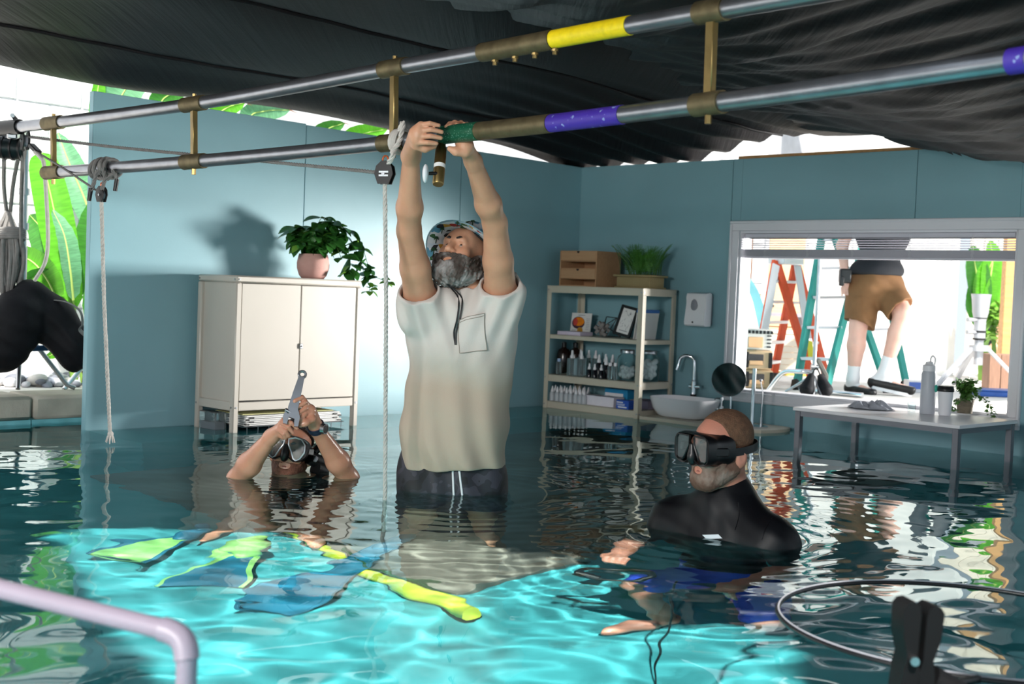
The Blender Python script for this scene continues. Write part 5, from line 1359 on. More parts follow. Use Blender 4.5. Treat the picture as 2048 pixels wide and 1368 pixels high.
Hm = Head(H2.w((0, -0.008, 0.002)), (-0.03, -0.97, 0.16), (0.10, 0.0, 1), 1.06)
dive_mask(p2, Hm, 0.004, False, mat('silver_rim', (196, 200, 206), rough=0.3, metal=0.5, var=0))
S = SDF((-1.2, 4.75, -0.8), (-0.55, 5.5, -0.1), 0.007)
S.ell(ch, (0.182, 0.128, 0.19), None, 0.06); S.ell(hp, (0.168, 0.133, 0.15), None, 0.06); S.cone(ch + Vector((0, 0, 0.08)), n2_ + Vector((0, 0, -0.03)), 0.1, 0.074, 0.04)
for sx in (-1, 1): S.cone(ch + Vector((sx * 0.05, 0, 0.1)), ch + Vector((sx * 0.17, 0, 0.12)), 0.078, 0.07, 0.04)
S.build('wetsuit_vest', M_wet, p2)
# regulator hose and valve beside the head
hz = thing('regulator_hose', 'black regulator valve and hose floating beside the masked head', 'regulator', P(640, 940, 5.02) + Vector((0, 0, -0.02)))
MB().tube(spline([P(628, 905, 5.03), P(640, 895, 5.05), P(652, 912, 5.05), P(650, 935, 5.04), P(655, 960, 5.04)], 6), 0.016, 10).build('hose', M_rubber, hz, True)
MB().cyl(P(618, 915, 5.0), P(640, 925, 5.04), 0.026, 0.03, 16).cyl(P(630, 938, 5.0), P(648, 944, 5.03), 0.034, 0.034, 16).build('valve', M_black, hz, True)
MB().cyl(P(629, 917, 4.985), P(633, 919, 4.99), 0.012, 0.012, 12).build('gauge_cap', M_grey, hz, True)
# wrist watch
wt = w2.lerp(pa * 0 + P(620, 828, Y2 + 0.035), 0.12); axw = (P(620, 828, Y2 + 0.035) - w2).normalized()
wa = thing('wrist_watch', 'dark blue strapped watch on the wrist beside the wrench', 'watch', wt)
fr_ = frames([wt - axw, wt + axw])[2][0]; bx_ = axw.cross(fr_)
MB().tube([wt + (fr_ * math.cos(a) + bx_ * math.sin(a)) * 0.0305 for a in [2 * math.pi * k / 26 for k in range(26)]], 0.0042, 8, closed=True).build('strap_edge', mat('navy_strap', (30, 40, 62), rough=0.5), wa, True)
V = []; F = []
for k in range(28):
    a = 2 * math.pi * k / 28; o_ = fr_ * math.cos(a) + bx_ * math.sin(a)
    for r_, e in ((0.0305, -0.013), (0.034, -0.012), (0.034, 0.012), (0.0305, 0.013)): V.append(wt + o_ * r_ + axw * e)
for k in range(28):
    for j in range(4): F.append((k * 4 + j, k * 4 + (j + 1) % 4, ((k + 1) % 28) * 4 + (j + 1) % 4, ((k + 1) % 28) * 4 + j))
MB().add(V, F).build('strap', mat('navy_strap', (30, 40, 62), rough=0.5), wa, True)
od = (Vector((0.75, -0.62, 0.2)) - axw * Vector((0.75, -0.62, 0.2)).dot(axw)).normalized()
MB().cyl(wt + od * 0.028, wt + od * 0.043, 0.021, 0.020, 24).build('case', M_steel, wa, True)
MB().cyl(wt + od * 0.043, wt + od * 0.0445, 0.016, 0.016, 24).build('dial', mat('dial', (60, 44, 36), rough=0.2), wa, True)
# wrench
wA, wB = P(606, 744, 4.70), P(586, 816, 4.645)
wr_ = thing('adjustable_wrench', 'long steel adjustable wrench held up in two hands', 'wrench', wB)
ax_ = (wB - wA).normalized(); sd_ = ax_.cross(Vector((0.15, -1, 0.1))).normalized(); nn = sd_.cross(ax_)
Rw = Matrix(((sd_.x, nn.x, ax_.x), (sd_.y, nn.y, ax_.y), (sd_.z, nn.z, ax_.z)))
L_ = (wB - wA).length
out = [(-0.011, 0.02), (-0.014, 0.06), (-0.0185, L_), (0.0185, L_), (0.014, 0.06), (0.011, 0.02)]
MB().prism(out, 0.010, wA, R=Rw, ctr=True).build('handle', M_steel, wr_, True)
MB().tube([wA + Rw @ Vector((0.0125 * math.cos(a), 0, 0.01 + 0.0125 * math.sin(a))) for a in [2 * math.pi * k / 20 for k in range(20)]], 0.0052, 8, closed=True).build('hanging_eye', M_steel, wr_, True)
MB().prism([(-0.0185, 0), (-0.034, 0.03), (-0.036, 0.065), (-0.022, 0.068), (-0.016, 0.04), (0.006, 0.038), (0.0185, 0.0)], 0.013, wB, R=Rw, ctr=True).build('fixed_jaw', M_steel, wr_, True)
MB().prism([(0.006, 0.030), (0.006, 0.066), (0.020, 0.066), (0.028, 0.040), (0.024, 0.02)], 0.011, wB, R=Rw, ctr=True).build('moving_jaw', M_steel, wr_, True)
MB().cyl(wB + Rw @ Vector((0.004, 0, 0.018)), wB + Rw @ Vector((0.026, 0, 0.014)), 0.007, 0.007, 12).build('knurl', M_steel, wr_, True)
# swim fins
def swim_fin(parent, a, b, wid, m, m2, foot_at=None):
    a, b = Vector(a), Vector(b); d = (b - a); L = d.length; d.normalize(); sd = Vector((0, 0, 1)).cross(d).normalized(); n = d.cross(sd)
    V = []; F = []; prof = ((0, 0.35), (0.2, 0.45), (0.5, 0.72), (0.8, 0.95), (1.0, 1.0)); 
    for t, w_ in prof:
        for x in (-1, -0.33, 0.33, 1):
            e = 0.0 if t < 1 else (-0.06 if abs(x) < 0.5 else 0)
            for h_ in (0.004, -0.004): V.append(a + d * L * (t + e) + sd * x * wid / 2 * w_ + n * (h_ + 0.03 * math.sin(t * 2.5)))
    for i in range(len(prof) - 1):
        for j in range(3):
            p = lambda ii, jj, kk: (ii * 4 + jj) * 2 + kk
            F += [(p(i, j, 0), p(i + 1, j, 0), p(i + 1, j + 1, 0), p(i, j + 1, 0)), (p(i, j, 1), p(i, j + 1, 1), p(i + 1, j + 1, 1), p(i + 1, j, 1))]
        F += [(p(i, 0, 0), p(i, 0, 1), p(i + 1, 0, 1), p(i + 1, 0, 0)), (p(i, 3, 0), p(i + 1, 3, 0), p(i + 1, 3, 1), p(i, 3, 1))]
    j = len(prof) - 1; F += [(p(j, 0, 0), p(j, 0, 1), p(j, 3, 1), p(j, 3, 0)), (p(0, 0, 0), p(0, 3, 0), p(0, 3, 1), p(0, 0, 1))]
    fn = MB().add(V, F).build('swim_fin', m, parent, True)
    for x in (-1, 1): MB().tube([a + d * L * t + sd * x * wid / 2 * w_ + n * 0.03 * math.sin(t * 2.5) for t, w_ in prof], 0.009, 6).build('rail', m2, fn, True)
    MB().ball(a - d * 0.06 + n * 0.01, (0.05, 0.13, 0.045), 14, 10, R=Matrix(((sd.x, d.x, n.x), (sd.y, d.y, n.y), (sd.z, d.z, n.z)))).build('foot_pocket', m2, fn, True)
    return fn
M_fin1 = mat('teal_fin', (30, 104, 132), rough=0.45, var=0.1)
M_fin2 = mat('green_fin', (150, 214, 120), rough=0.45, var=0.1)
ft = [Vector((hp.x + sx * 0.18, hp.y - 0.78, PLAT + 0.06)) for sx in (-1, 1)]
t1, t2 = PU(225, 1115, PLAT + 0.02), PU(400, 1180, PLAT + 0.02)
ft[0] = Vector((-1.12, 4.55, PLAT + 0.06)); 
swim_fin(p2, ft[0].lerp(t1, 0.25), t1, 0.24, M_fin2, M_fin1)
swim_fin(p2, Vector((-0.86, 4.4, PLAT + 0.07)).lerp(t2, 0.25), t2, 0.25, M_fin1, M_fin2)
t3 = PU(520, 1225, FLOOR_Z + 0.04)
swim_fin(p1, Vector((-0.40, 4.42, PLAT + 0.05)), t3, 0.24, M_fin1, M_fin1)

# ------------------------------------------------------------------ 3: the man in the black rash guard
p3 = thing('person', 'bearded person in square dive mask and black rash guard chest-deep in water', 'person', (0.75, 4.05, FLOOR_Z))
H3 = Head(P(1444, 897, 3.99), (-0.86, -0.50, -0.02), (0.03, 0.0, 1), 0.94)
n3 = P(1455, 985, 4.03)
sl3 = P(1350, 1040, 4.13); sr3 = P(1545, 1082, 3.88)
ch3 = Vector(((sl3.x + sr3.x) / 2, (sl3.y + sr3.y) / 2 + 0.02, -0.15)); hp3 = ch3 + Vector((0.02, 0.02, -0.34))
S = SDF((0.15, 3.2, FLOOR_Z - 0.01), (1.15, 4.5, 0.5), 0.0045)
H3.field(S, neck=n3)
Rb = np.array(Matrix.Rotation(math.atan2(sr3.y - sl3.y, sr3.x - sl3.x), 3, 'Z'))
S.ell(ch3, (0.175, 0.12, 0.20), Rb, 0.06); S.ell(hp3, (0.155, 0.12, 0.13), Rb, 0.06); S.cone(ch3 + Vector((0, 0, 0.1)), n3, 0.10, 0.062, 0.04)
el3 = [sl3 + Vector((-0.14, -0.06, -0.24)), sr3 + Vector((0.05, -0.06, -0.26))]; wr3 = [PU(1245, 1105, -0.22), el3[1] + Vector((-0.16, -0.16, -0.06))]
for sh, el, wr in ((sl3, el3[0], wr3[0]), (sr3, el3[1], wr3[1])):
    S.cone(ch3 + Vector((0, 0, 0.1)), sh + Vector((0, 0, -0.02)), 0.07, 0.062, 0.05); S.cone(n3 + Vector((0, 0, -0.05)), sh, 0.06, 0.05, 0.06)
    S.chain([sh + Vector((0, 0, -0.02)), sh.lerp(el, 0.5), el], [0.06, 0.05, 0.04], 0.02); S.chain([el, el.lerp(wr, 0.3), wr], [0.04, 0.043, 0.027], 0.02)
    dv = (wr - el).normalized(); sd = dv.cross(Vector((0, 0, 1))).normalized()
    S.cone(wr, wr + dv * 0.07, 0.026, 0.03, 0.02)
    for k in range(4):
        b0_ = wr + dv * 0.09 + sd * (k - 1.5) * 0.019
        S.chain([wr + dv * 0.05, b0_, b0_ + dv * 0.03 + Vector((0, 0, -0.012)), b0_ + dv * 0.03 + Vector((0, 0, -0.04)) - dv * 0.01], [0.014, 0.011, 0.0095, 0.008], 0.005)
    S.chain([wr + dv * 0.03 + sd * 0.025, wr + dv * 0.06 + sd * 0.045, wr + dv * 0.085 + sd * 0.042], [0.014, 0.011, 0.009], 0.01)
f3 = PU(1225, 1262, FLOOR_Z + 0.05)
kn3 = hp3 + Vector((-0.30, -0.20, -0.06)); an3 = f3 + Vector((0.14, 0.12, 0.05))
S.chain([hp3 + Vector((-0.05, -0.04, -0.04)), kn3], [0.088, 0.056], 0.03); S.chain([kn3, kn3.lerp(an3, 0.4), an3], [0.055, 0.052, 0.036], 0.02); foot(S, an3 + Vector((0.03, 0.02, -0.03)), f3)
kn4 = Vector((hp3.x + 0.10, hp3.y - 0.36, FLOOR_Z + 0.12)); an4 = Vector((hp3.x + 0.22, hp3.y - 0.02, FLOOR_Z + 0.06))
S.chain([hp3 + Vector((0.07, 0, -0.04)), kn4], [0.088, 0.056], 0.03); S.chain([kn4, an4], [0.053, 0.036], 0.02); foot(S, an4, an4 + Vector((0.03, 0.16, -0.01)))
S.build('body', M_skin3, p3)
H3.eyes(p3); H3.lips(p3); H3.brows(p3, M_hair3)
cover(H3, 0.0085, beard_mask(0.0, -0.046), noise=0.0015, nscale=120).build('beard', M_beard3, p3, relax=1)
cover(H3, 0.0035, lambda x, y, z: np.maximum(np.maximum(0.090 + 0.9 * np.clip(y - 0.045, 0, 1) - 2.3 * np.clip(0.045 - y, 0, 0.042) - 0.5 * np.clip(-y, 0, 0.12) - z, -0.055 - z), y - 0.075), noise=0.0008, nscale=160).build('hair', M_hair3, p3, relax=2)
Hm = Head(H3.w((0, -0.01, 0.0)), (-0.86, -0.50, -0.02), (0.03, 0.0, 1), 1.04)
dive_mask(p3, Hm, 0.008, True, M_rubber)
S = SDF((0.25, 3.5, -0.75), (1.15, 4.45, 0.3), 0.0055)
S.ell(ch3, (0.188, 0.134, 0.21), Rb, 0.06); S.ell(hp3 + Vector((0, 0, 0.06)), (0.165, 0.13, 0.13), Rb, 0.06); S.cone(ch3 + Vector((0, 0, 0.1)), n3 + Vector((0, 0, 0.01)), 0.125, 0.070, 0.05)
for sh, el in ((sl3, el3[0]), (sr3, el3[1])):
    S.cone(n3 + Vector((0, 0, -0.055)), sh, 0.078, 0.066, 0.07); S.cone(ch3 + Vector((0, 0, 0.1)), sh + Vector((0, 0, -0.02)), 0.095, 0.075, 0.07); S.cone(sh + Vector((0, 0, -0.02)), sh.lerp(el, 0.75), 0.074, 0.058, 0.03)
g = S.grid(); S.D += (0.0022 * np.sin((g[0] + 0.6 * g[2]) * 70 + 2 * np.sin(g[1] * 20)) * np.sin(g[2] * 30 + g[1] * 25)).astype(np.float32)
H3.field(S, 0.004, None, fine=False) if False else None
rg = S.build('rash_guard', M_wet, p3)
bv3 = bvh_world(rg, p3)
for q_ in (((1476, 1005), (1478, 1030), (1470, 1060)), ((1546, 1035), (1530, 1060), (1524, 1080))):
    pts = [hit(bv3, x, y, 0.001) for x, y in q_]
    if all(x is not None for x in pts): MB().tube(spline(pts, 4), 0.0016, 5).build('seam', M_rubber, p3, True)
decal(bv3, ((1405, 1070), (1437, 1069), (1445, 1077), (1413, 1078)), 4, 2, 'chest_logo', mat('logo_white', (214, 220, 226), rough=0.5), p3, off=0.0015, th=0.001)
S = SDF((0.1, 3.3, FLOOR_Z), (1.2, 4.4, -0.3), 0.007)
S.ell(hp3, (0.172, 0.137, 0.14), Rb, 0.06); S.cone(hp3 + Vector((-0.05, -0.04, -0.04)), kn3.lerp(hp3, 0.1), 0.105, 0.085, 0.04); S.cone(hp3 + Vector((0.07, 0, -0.04)), kn4.lerp(hp3, 0.15), 0.105, 0.085, 0.04)
S.build('swim_shorts', mat('royal_blue_cloth', (34, 62, 168), rough=0.7, var=0.2, scale=9), p3)

# ------------------------------------------------------------------ 4: the man climbing outside the window
Yc = 8.85
p4 = thing('person', 'person in brown cargo shorts and black T-shirt stepping up outside window', 'person', (2.42, 8.9, DECK_Z))
hp4 = P(1752, 575, Yc); 
S = SDF((2.0, 8.3, DECK_Z - 0.02), (3.25, 9.45, 2.2), 0.009)
ch4 = hp4 + Vector((0.03, 0, 0.42)); nk4 = hp4 + Vector((0.05, -0.02, 0.66))
S.ell(hp4, (0.17, 0.125, 0.15), None, 0.05); S.ell(ch4, (0.185, 0.12, 0.24), None, 0.08); S.cone(ch4 + Vector((0, 0, 0.15)), nk4, 0.09, 0.062, 0.04)
H4 = Head(nk4 + Vector((0.02, -0.02, 0.16)), (0.8, -0.4, 0.1), size=0.92); H4.field(S, neck=nk4)
kA, aA = P(1716, 655, Yc - 0.02), P(1706, 757, Yc + 0.02); kB, aB = P(1806, 625, Yc - 0.16), P(1768, 748, Yc - 0.06)
S.chain([hp4 + Vector((-0.09, 0, -0.03)), kA], [0.095, 0.062], 0.03); S.chain([kA, kA.lerp(aA, 0.35), aA], [0.060, 0.064, 0.037], 0.02)
S.chain([hp4 + Vector((0.09, 0, -0.03)), kB], [0.095, 0.062], 0.03); S.chain([kB, kB.lerp(aB, 0.35), aB], [0.060, 0.060, 0.037], 0.02)
fA = (aA + Vector((0.0, 0.05, -0.07)), aA + Vector((0.10, -0.12, -0.085))); fB = (aB + Vector((-0.06, 0.02, -0.06)), aB + Vector((0.17, -0.06, -0.10)))
for a_, b_ in (fA, fB): foot(S, a_, b_); 
S.cone(aA, fA[0], 0.036, 0.034, 0.03); S.cone(aB, fB[0], 0.036, 0.034, 0.03)
for sx, hd in ((-1, P(1690, 552, Yc)), (1, hp4 + Vector((0.42, -0.1, 0.62)))):
    sh = ch4 + Vector((sx * 0.18, 0, 0.16)); el = sh.lerp(hd, 0.5) + Vector((sx * 0.05, 0.06, -0.04))
    S.chain([sh, el, hd], [0.055, 0.041, 0.028], 0.02); S.cone(hd, hd + (hd - el).normalized() * 0.07, 0.03, 0.026, 0.02)
    dv = (hd - el).normalized(); sdv = dv.cross(Vector((0, 1, 0))).normalized()
    for k in range(4): S.chain([hd + dv * 0.06, hd + dv * 0.09 + sdv * (k - 1.5) * 0.02, hd + dv * 0.14 + sdv * (k - 1.5) * 0.022], [0.014, 0.011, 0.009], 0.006)
    S.chain([hd + dv * 0.02, hd + dv * 0.05 + Vector((0, -0.04, 0)), hd + dv * 0.08 + Vector((0, -0.05, 0))], [0.015, 0.012, 0.01], 0.01)
S.build('body', M_skin4, p4)
cover(H4, 0.008, lambda x, y, z: 0.06 + 0.5 * y - z, h=0.006, noise=0.002).build('hair', M_hair, p4)
M_brown = mat('brown_canvas', (122, 86, 54), rough=0.85, var=0.12, scale=12, bump=0.2, bscale=200)
S = SDF((2.05, 8.3, 0.5), (3.2, 9.4, 1.25), 0.008)
S.ell(hp4 + Vector((0, 0, 0.02)), (0.188, 0.142, 0.15), None, 0.05)
hA, hB = hp4.lerp(kA, 0.86), hp4.lerp(kB, 0.86)
S.cone(hp4 + Vector((-0.09, 0, -0.03)), kA.lerp(hp4, 0.10), 0.118, 0.108, 0.04); S.cone(hp4 + Vector((0.09, 0, -0.03)), kB.lerp(hp4, 0.12), 0.118, 0.108, 0.04)
for kk, hh in ((kA, hp4), (kB, hp4)):
    ax = (kk - hh).normalized(); S.cone(kk.lerp(hh, 0.04) + ax * 0.11, kk.lerp(hh, 0.04) + ax * 0.16, 0.16, 0.16, 0.004, sub=True)
g = S.grid(); S.D += (0.004 * np.sin(g[0] * 42 + g[2] * 30) * np.sin(g[2] * 23 + g[0] * 8)).astype(np.float32) + 0 * g[1].astype(np.float32)
S.D = np.maximum(S.D, (g[2] - hp4.z - 0.13).astype(np.float32) + 0 * g[0] + 0 * g[1])
sh4 = S.build('cargo_shorts', M_brown, p4)
bv4 = bvh_world(sh4, p4)
decal(bv4, ((1700, 598), (1722, 594), (1724, 634), (1704, 638)), 4, 5, 'cargo_pocket', M_brown, sh4, off=0.006)
S = SDF((2.0, 8.4, 0.9), (3.3, 9.3, 1.9), 0.009)
S.ell(hp4 + Vector((0, 0, 0.12)), (0.19, 0.142, 0.1), None, 0.05); S.ell(ch4, (0.20, 0.135, 0.25), None, 0.08); S.cone(ch4 + Vector((0, 0, 0.14)), nk4, 0.11, 0.075, 0.04)
for sx in (-1, 1): S.cone(ch4 + Vector((sx * 0.1, 0, 0.14)), ch4 + Vector((sx * 0.24, 0.03, 0.02)), 0.085, 0.075, 0.04)
S.D = np.maximum(S.D, (hp4.z + 0.085 - S.grid()[2]).astype(np.float32) + 0 * S.D)
S.build('t_shirt', mat('black_jersey', (30, 32, 38), rough=0.85, var=0.1), p4)
MB().box(P(1690, 552, Yc - 0.1), (0.08, 0.06, 0.10), bev=0.01).box(P(1683, 562, Yc - 0.12), (0.03, 0.04, 0.07), bev=0.006).build('tool_pouch', M_black, p4, True)
for a_, (h0, t0) in ((aA, fA), (aB, fB)):
    kx = kA if a_ is aA else kB
    S = SDF(a_ - Vector((0.28, 0.28, 0.28)), a_ + Vector((0.28, 0.28, 0.28)), 0.008)
    S.cone(a_.lerp(kx, 0.28), a_, 0.048, 0.043, 0.02); S.cone(a_, h0, 0.043, 0.038, 0.03); S.cone(h0, h0.lerp(t0, 0.5), 0.038, 0.036, 0.02)
    S.build('sock', M_white, p4)
    S = SDF(a_ - Vector((0.3, 0.3, 0.3)), a_ + Vector((0.3, 0.3, 0.3)), 0.008)
    foot(S, h0, t0); S.D -= 0.015
    up = Vector((0, 0, 1)); dd = (t0 - h0).normalized(); nn = (up - dd * up.dot(dd)).normalized(); g = S.grid()
    S.D = np.maximum(S.D, ((g[0] - h0.x) * nn.x + (g[1] - h0.y) * nn.y + (g[2] - h0.z) * nn.z - 0.024).astype(np.float32))
    sho_ = S.build('shoe', M_black, p4, relax=1)
    sdw = dd.cross(nn)
    sole = [(-0.045, 0.0), (-0.04, 0.03), (0.0, 0.042), (0.6, 0.05), (0.9, 0.042), (1.08, 0.0), (0.9, -0.042), (0.6, -0.05), (0.0, -0.042), (-0.04, -0.03)]
    LL = (t0 - h0).length; pts = [h0 + dd * (x * LL + (0.0 if x > 0 else 0)) + sdw * y for x, y in sole]; N_ = len(pts)
    MB().add([q - nn * 0.048 for q in pts] + [q - nn * 0.026 for q in pts], [tuple(range(N_)), tuple(range(N_, 2 * N_))[::-1]] + [(i, (i + 1) % N_, (i + 1) % N_ + N_, i + N_) for i in range(N_)]).build('sole', M_white, sho_, True)

# ------------------------------------------------------------------ 5: somebody half hidden in the plants
p5 = thing('person', 'dark haired person bending among the plants far behind the tripod stand', 'person', P(1985, 760, 11.6))
H5 = Head(P(1982, 590, 11.6), (-0.75, -0.35, -0.35), size=0.95)
nk5 = H5.c + Vector((0.08, 0.03, -0.12))
S = SDF(H5.c - Vector((0.6, 0.5, 0.95)), H5.c + Vector((0.6, 0.5, 0.25)), 0.012)
H5.field(S, neck=nk5); c5 = nk5 + Vector((0.14, 0.04, -0.22)); S.ell(c5, (0.2, 0.14, 0.24), None, 0.08); S.cone(nk5, c5, 0.06, 0.11, 0.05)
S.chain([c5 + Vector((-0.1, -0.1, 0.1)), c5 + Vector((-0.2, -0.2, -0.15)), c5 + Vector((-0.38, -0.2, -0.2))], [0.06, 0.045, 0.03], 0.03)
S.chain([c5 + Vector((0, 0, -0.1)), c5 + Vector((0.05, 0, -0.55))], [0.14, 0.12], 0.05)
S.build('body', M_skin1, p5)
cover(H5, 0.014, lambda x, y, z: 0.03 + 0.55 * y - z, h=0.008, noise=0.004).build('hair', mat('black_hair', (18, 16, 18), rough=0.6, var=0.3), p5)
S = SDF(H5.c - Vector((0.6, 0.5, 0.95)), H5.c + Vector((0.6, 0.5, 0.05)), 0.014)
S.ell(c5, (0.215, 0.155, 0.25), None, 0.08); S.chain([c5 + Vector((0, 0, -0.1)), c5 + Vector((0.05, 0, -0.5))], [0.15, 0.14], 0.05); S.build('shirt', mat('charcoal_cloth', (52, 54, 62), rough=0.9), p5)
# ================================================================== PIPE RIG, ROPES, FOREGROUND
M_galv = mat('galvanised_pipe', (150, 152, 158), rough=0.32, metal=0.9, var=0.12, scale=14, bump=0.05, bscale=90, stretch=(1, 1, 1))
M_rust = mat('rusty_collar', (112, 100, 74), rough=0.5, metal=0.7, var=0.25, scale=30)
M_brass = mat('brass', (138, 118, 76), rough=0.38, metal=0.95, var=0.15, scale=18)
M_rope = mat('grey_rope', (196, 190, 184), rough=0.9, var=0.12, scale=40)
M_rope_d = mat('grey_cord', (120, 118, 116), rough=0.9, var=0.15, scale=40)
rig = thing('pipe_rig', 'long galvanised ladder truss of two pipes under the black tarp', 'pipe truss', P(905, 268, 4.03))
low = [P(90, 346, 5.60), P(250, 334, 5.26), P(388, 323, 4.98), P(590, 305, 4.60), P(785, 285, 4.25), P(905, 268, 4.05), P(1100, 247, 3.72), P(1420, 207, 3.23), P(1720, 167, 2.85), P(2030, 122, 2.55), P(2250, 88, 2.38)]
upp = [P(-60, 262, 5.90), P(10, 256, 5.75), P(107, 246, 5.55), P(388, 208, 4.98), P(590, 173, 4.60), P(788, 136, 4.25), P(1000, 99, 3.87), P(1180, 65, 3.60), P(1425, 22, 3.22), P(1650, -17, 2.93), P(1850, -52, 2.72)]
lowS, uppS = spline(low, 6), spline(upp, 6)
MB().tube(lowS, 0.0255, 16).build('lower_pipe', M_galv, rig, True, ang=60)
MB().tube(uppS, 0.0255, 16).build('upper_pipe', M_galv, rig, True, ang=60)
def at_px(S_, px):                            # point on a pipe that is seen above a photograph column
    best = None
    for a, b in zip(S_[:-1], S_[1:]):
        def col(p):
            d = p - CAM; return 1024 + FPX * d.dot(_r) / d.dot(_f)
        ca, cb = col(a), col(b)
        if (ca - px) * (cb - px) <= 0: return a.lerp(b, (px - ca) / (cb - ca + 1e-9)), (b - a).normalized()
    return S_[0], (S_[1] - S_[0]).normalized()
def sleeve(S_, x0, x1, r, name, m, parent=rig):
    n = 8; pts = [at_px(S_, x0 + (x1 - x0) * k / n)[0] for k in range(n + 1)]
    return MB().tube(pts, r, 18).build(name, m, parent, True, ang=60)
for xl, xu, w0 in ((107, 107, 16), (388, 388, 20), (787, 789, 24), (1418, 1425, 28)):
    a, ta = at_px(lowS, xl); b, tb_ = at_px(uppS, xu)
    MB().bar(a + Vector((0, 0, 0.02)), b - Vector((0, 0, 0.02)), 0.028, 0.02, 0.002, up=(1, 0.8, 0)).build('rung', M_brass, rig, True)
    c1 = sleeve(lowS, xl - w0, xl + w0, 0.0305, 'collar', M_rust); c2 = sleeve(uppS, xu - w0, xu + w0, 0.0305, 'collar', M_rust)
    MB().cyl(a - Vector((0, 0, 0.028)), a - Vector((0, 0, 0.052)), 0.009, 0.009, 6).build('bolt', M_brass, c1, True)
    MB().cyl(b + Vector((0, 0, 0.028)), b + Vector((0, 0, 0.04)), 0.008, 0.008, 6).build('bolt', M_brass, c2, True)
sleeve(uppS, 964, 1106, 0.0295, 'joint_sleeve', M_rust)
for x in (991, 1031, 1071, 1111):
    c_, t_ = at_px(uppS, x)
    MB().cyl(c_ - Vector((0, 0, 0.026)), c_ - Vector((0, 0, 0.046)), 0.0075, 0.0075, 6).cyl(c_ - Vector((0, 0, 0.03)), c_ - Vector((0, 0, 0.036)), 0.011, 0.011, 8).build('clamp_bolt', M_brass, rig, True)
sleeve(uppS, 1107, 1261, 0.0272, 'yellow_tape', mat('yellow_tape', (232, 204, 20), rough=0.5, var=0.12, scale=40))
sleeve(lowS, 958, 1102, 0.0285, 'joint_sleeve', M_rust)
sleeve(lowS, 1103, 1246, 0.0272, 'purple_tape', ramp_mat('purple_tape', [(0.0, (62, 40, 150)), (0.62, (70, 44, 160)), (0.66, (130, 150, 196)), (1.0, (150, 170, 206))], scale=60, rough=0.5))
sleeve(lowS, 887, 958, 0.030, 'green_tape', ramp_mat('green_tape', [(0.0, (180, 206, 190)), (0.16, (14, 92, 64)), (0.3, (12, 84, 58)), (1.0, (16, 100, 70))], scale=150, rough=0.45, kind='voronoi'))
sleeve(lowS, 2020, 2060, 0.0272, 'purple_tape', MATS['purple_tape'])
c_, t_ = at_px(lowS, 92); MB().cyl(c_ + t_ * 0.0, c_ - t_ * 0.004, 0.0305, 0.0305, 16).build('end_cap', M_rust, rig, True)
# brass socket hanging under the joint
sk0, sk1 = at_px(lowS, 884)[0] - Vector((0, 0, 0.022)), P(876, 369, 4.02)
sk = thing('pipe_socket', 'brass stud socket with a thumb knob hanging under pipe joint', 'pipe fitting', sk1)
axs = (sk1 - sk0).normalized()
MB().tube([sk0, sk0 + axs * 0.02, sk0 + axs * 0.025, sk1 - axs * 0.004, sk1], [0.013, 0.015, 0.0185, 0.0185, 0.0165], 20).build('socket_tube', M_brass, sk, True, ang=35)
MB().cyl(sk1 - axs * 0.072, sk1 - axs * 0.058, 0.0189, 0.0189, 20).build('sticker', M_paper, sk, True)
kb = P(851, 347, 4.0)
MB().cyl(P(873, 347, 4.02), P(857, 347, 4.005), 0.006, 0.0055, 10).build('screw_stem', M_black, sk, True)
MB().ball(kb, (0.010, 0.022, 0.030), 16, 12).build('thumb_knob', M_white, sk, True)
# ropes
def rope(pts, r, pitch=None, strands=3):
    """laid rope: strands twisted about a path"""
    pitch = pitch or r * 7
    P_ = [Vector(p) for p in pts]; L = [0.0]
    for a, b in zip(P_[:-1], P_[1:]): L.append(L[-1] + (b - a).length)
    n = max(6, int(L[-1] / pitch * 9)); path = []; j = 0
    for i in range(n + 1):
        s_ = L[-1] * i / n
        while j < len(L) - 2 and L[j + 1] < s_: j += 1
        t = (s_ - L[j]) / max(L[j + 1] - L[j], 1e-9); path.append(P_[j].lerp(P_[j + 1], t))
    _, T, N = frames(path); mb = MB()
    for k in range(strands):
        q = []
        for i, p in enumerate(path):
            a = 2 * math.pi * (L[-1] * i / n / pitch + k / strands); B = T[i].cross(N[i]); q.append(p + (N[i] * math.cos(a) + B * math.sin(a)) * r * 0.5)
        mb.tube(q, r * 0.58, 6)
    return mb
pul = P(770, 348, 4.22)
r1 = thing('hanging_rope', 'pale twisted rope hanging from black pulley into water beside bearded man', 'rope', P(771, 998, 4.42) - Vector((0, 0, 0.5)))
rope([pul + Vector((0, 0, -0.02)), P(772, 600, 4.3), P(770, 998, 4.42), P(770, 998, 4.42) + Vector((0.0, 0.03, -0.55))], 0.0075).build('rope', M_rope, r1, True)
kn_t = at_px(lowS, 800)[0]
k1 = thing('rope_knot', 'grey rope hitch tied round the pipe beside the reaching hand', 'rope', kn_t - Vector((0, 0, 0.1)))
mb = MB()
for k in range(3):
    c_, t_ = at_px(lowS, 796 + 4 * k); B = t_.cross(Vector((0, 0, 1))).normalized(); U_ = B.cross(t_)
    mb.tube([c_ + (B * math.cos(a) + U_ * math.sin(a)) * 0.036 + t_ * 0.004 * math.sin(a) for a in [2 * math.pi * j / 18 for j in range(18)]], 0.0085, 7, closed=True)
mb.build('hitch', M_rope, k1, True)
rope(spline([kn_t + Vector((0.0, -0.035, 0.03)), kn_t + Vector((0.012, -0.04, 0.06)), kn_t + Vector((0.004, -0.045, 0.0)), kn_t + Vector((-0.018, -0.045, -0.04)), P(786, 310, 4.18), P(780, 322, 4.2), pul + Vector((0.005, 0, 0.03))], 5), 0.009).build('tail', M_rope, k1, True)
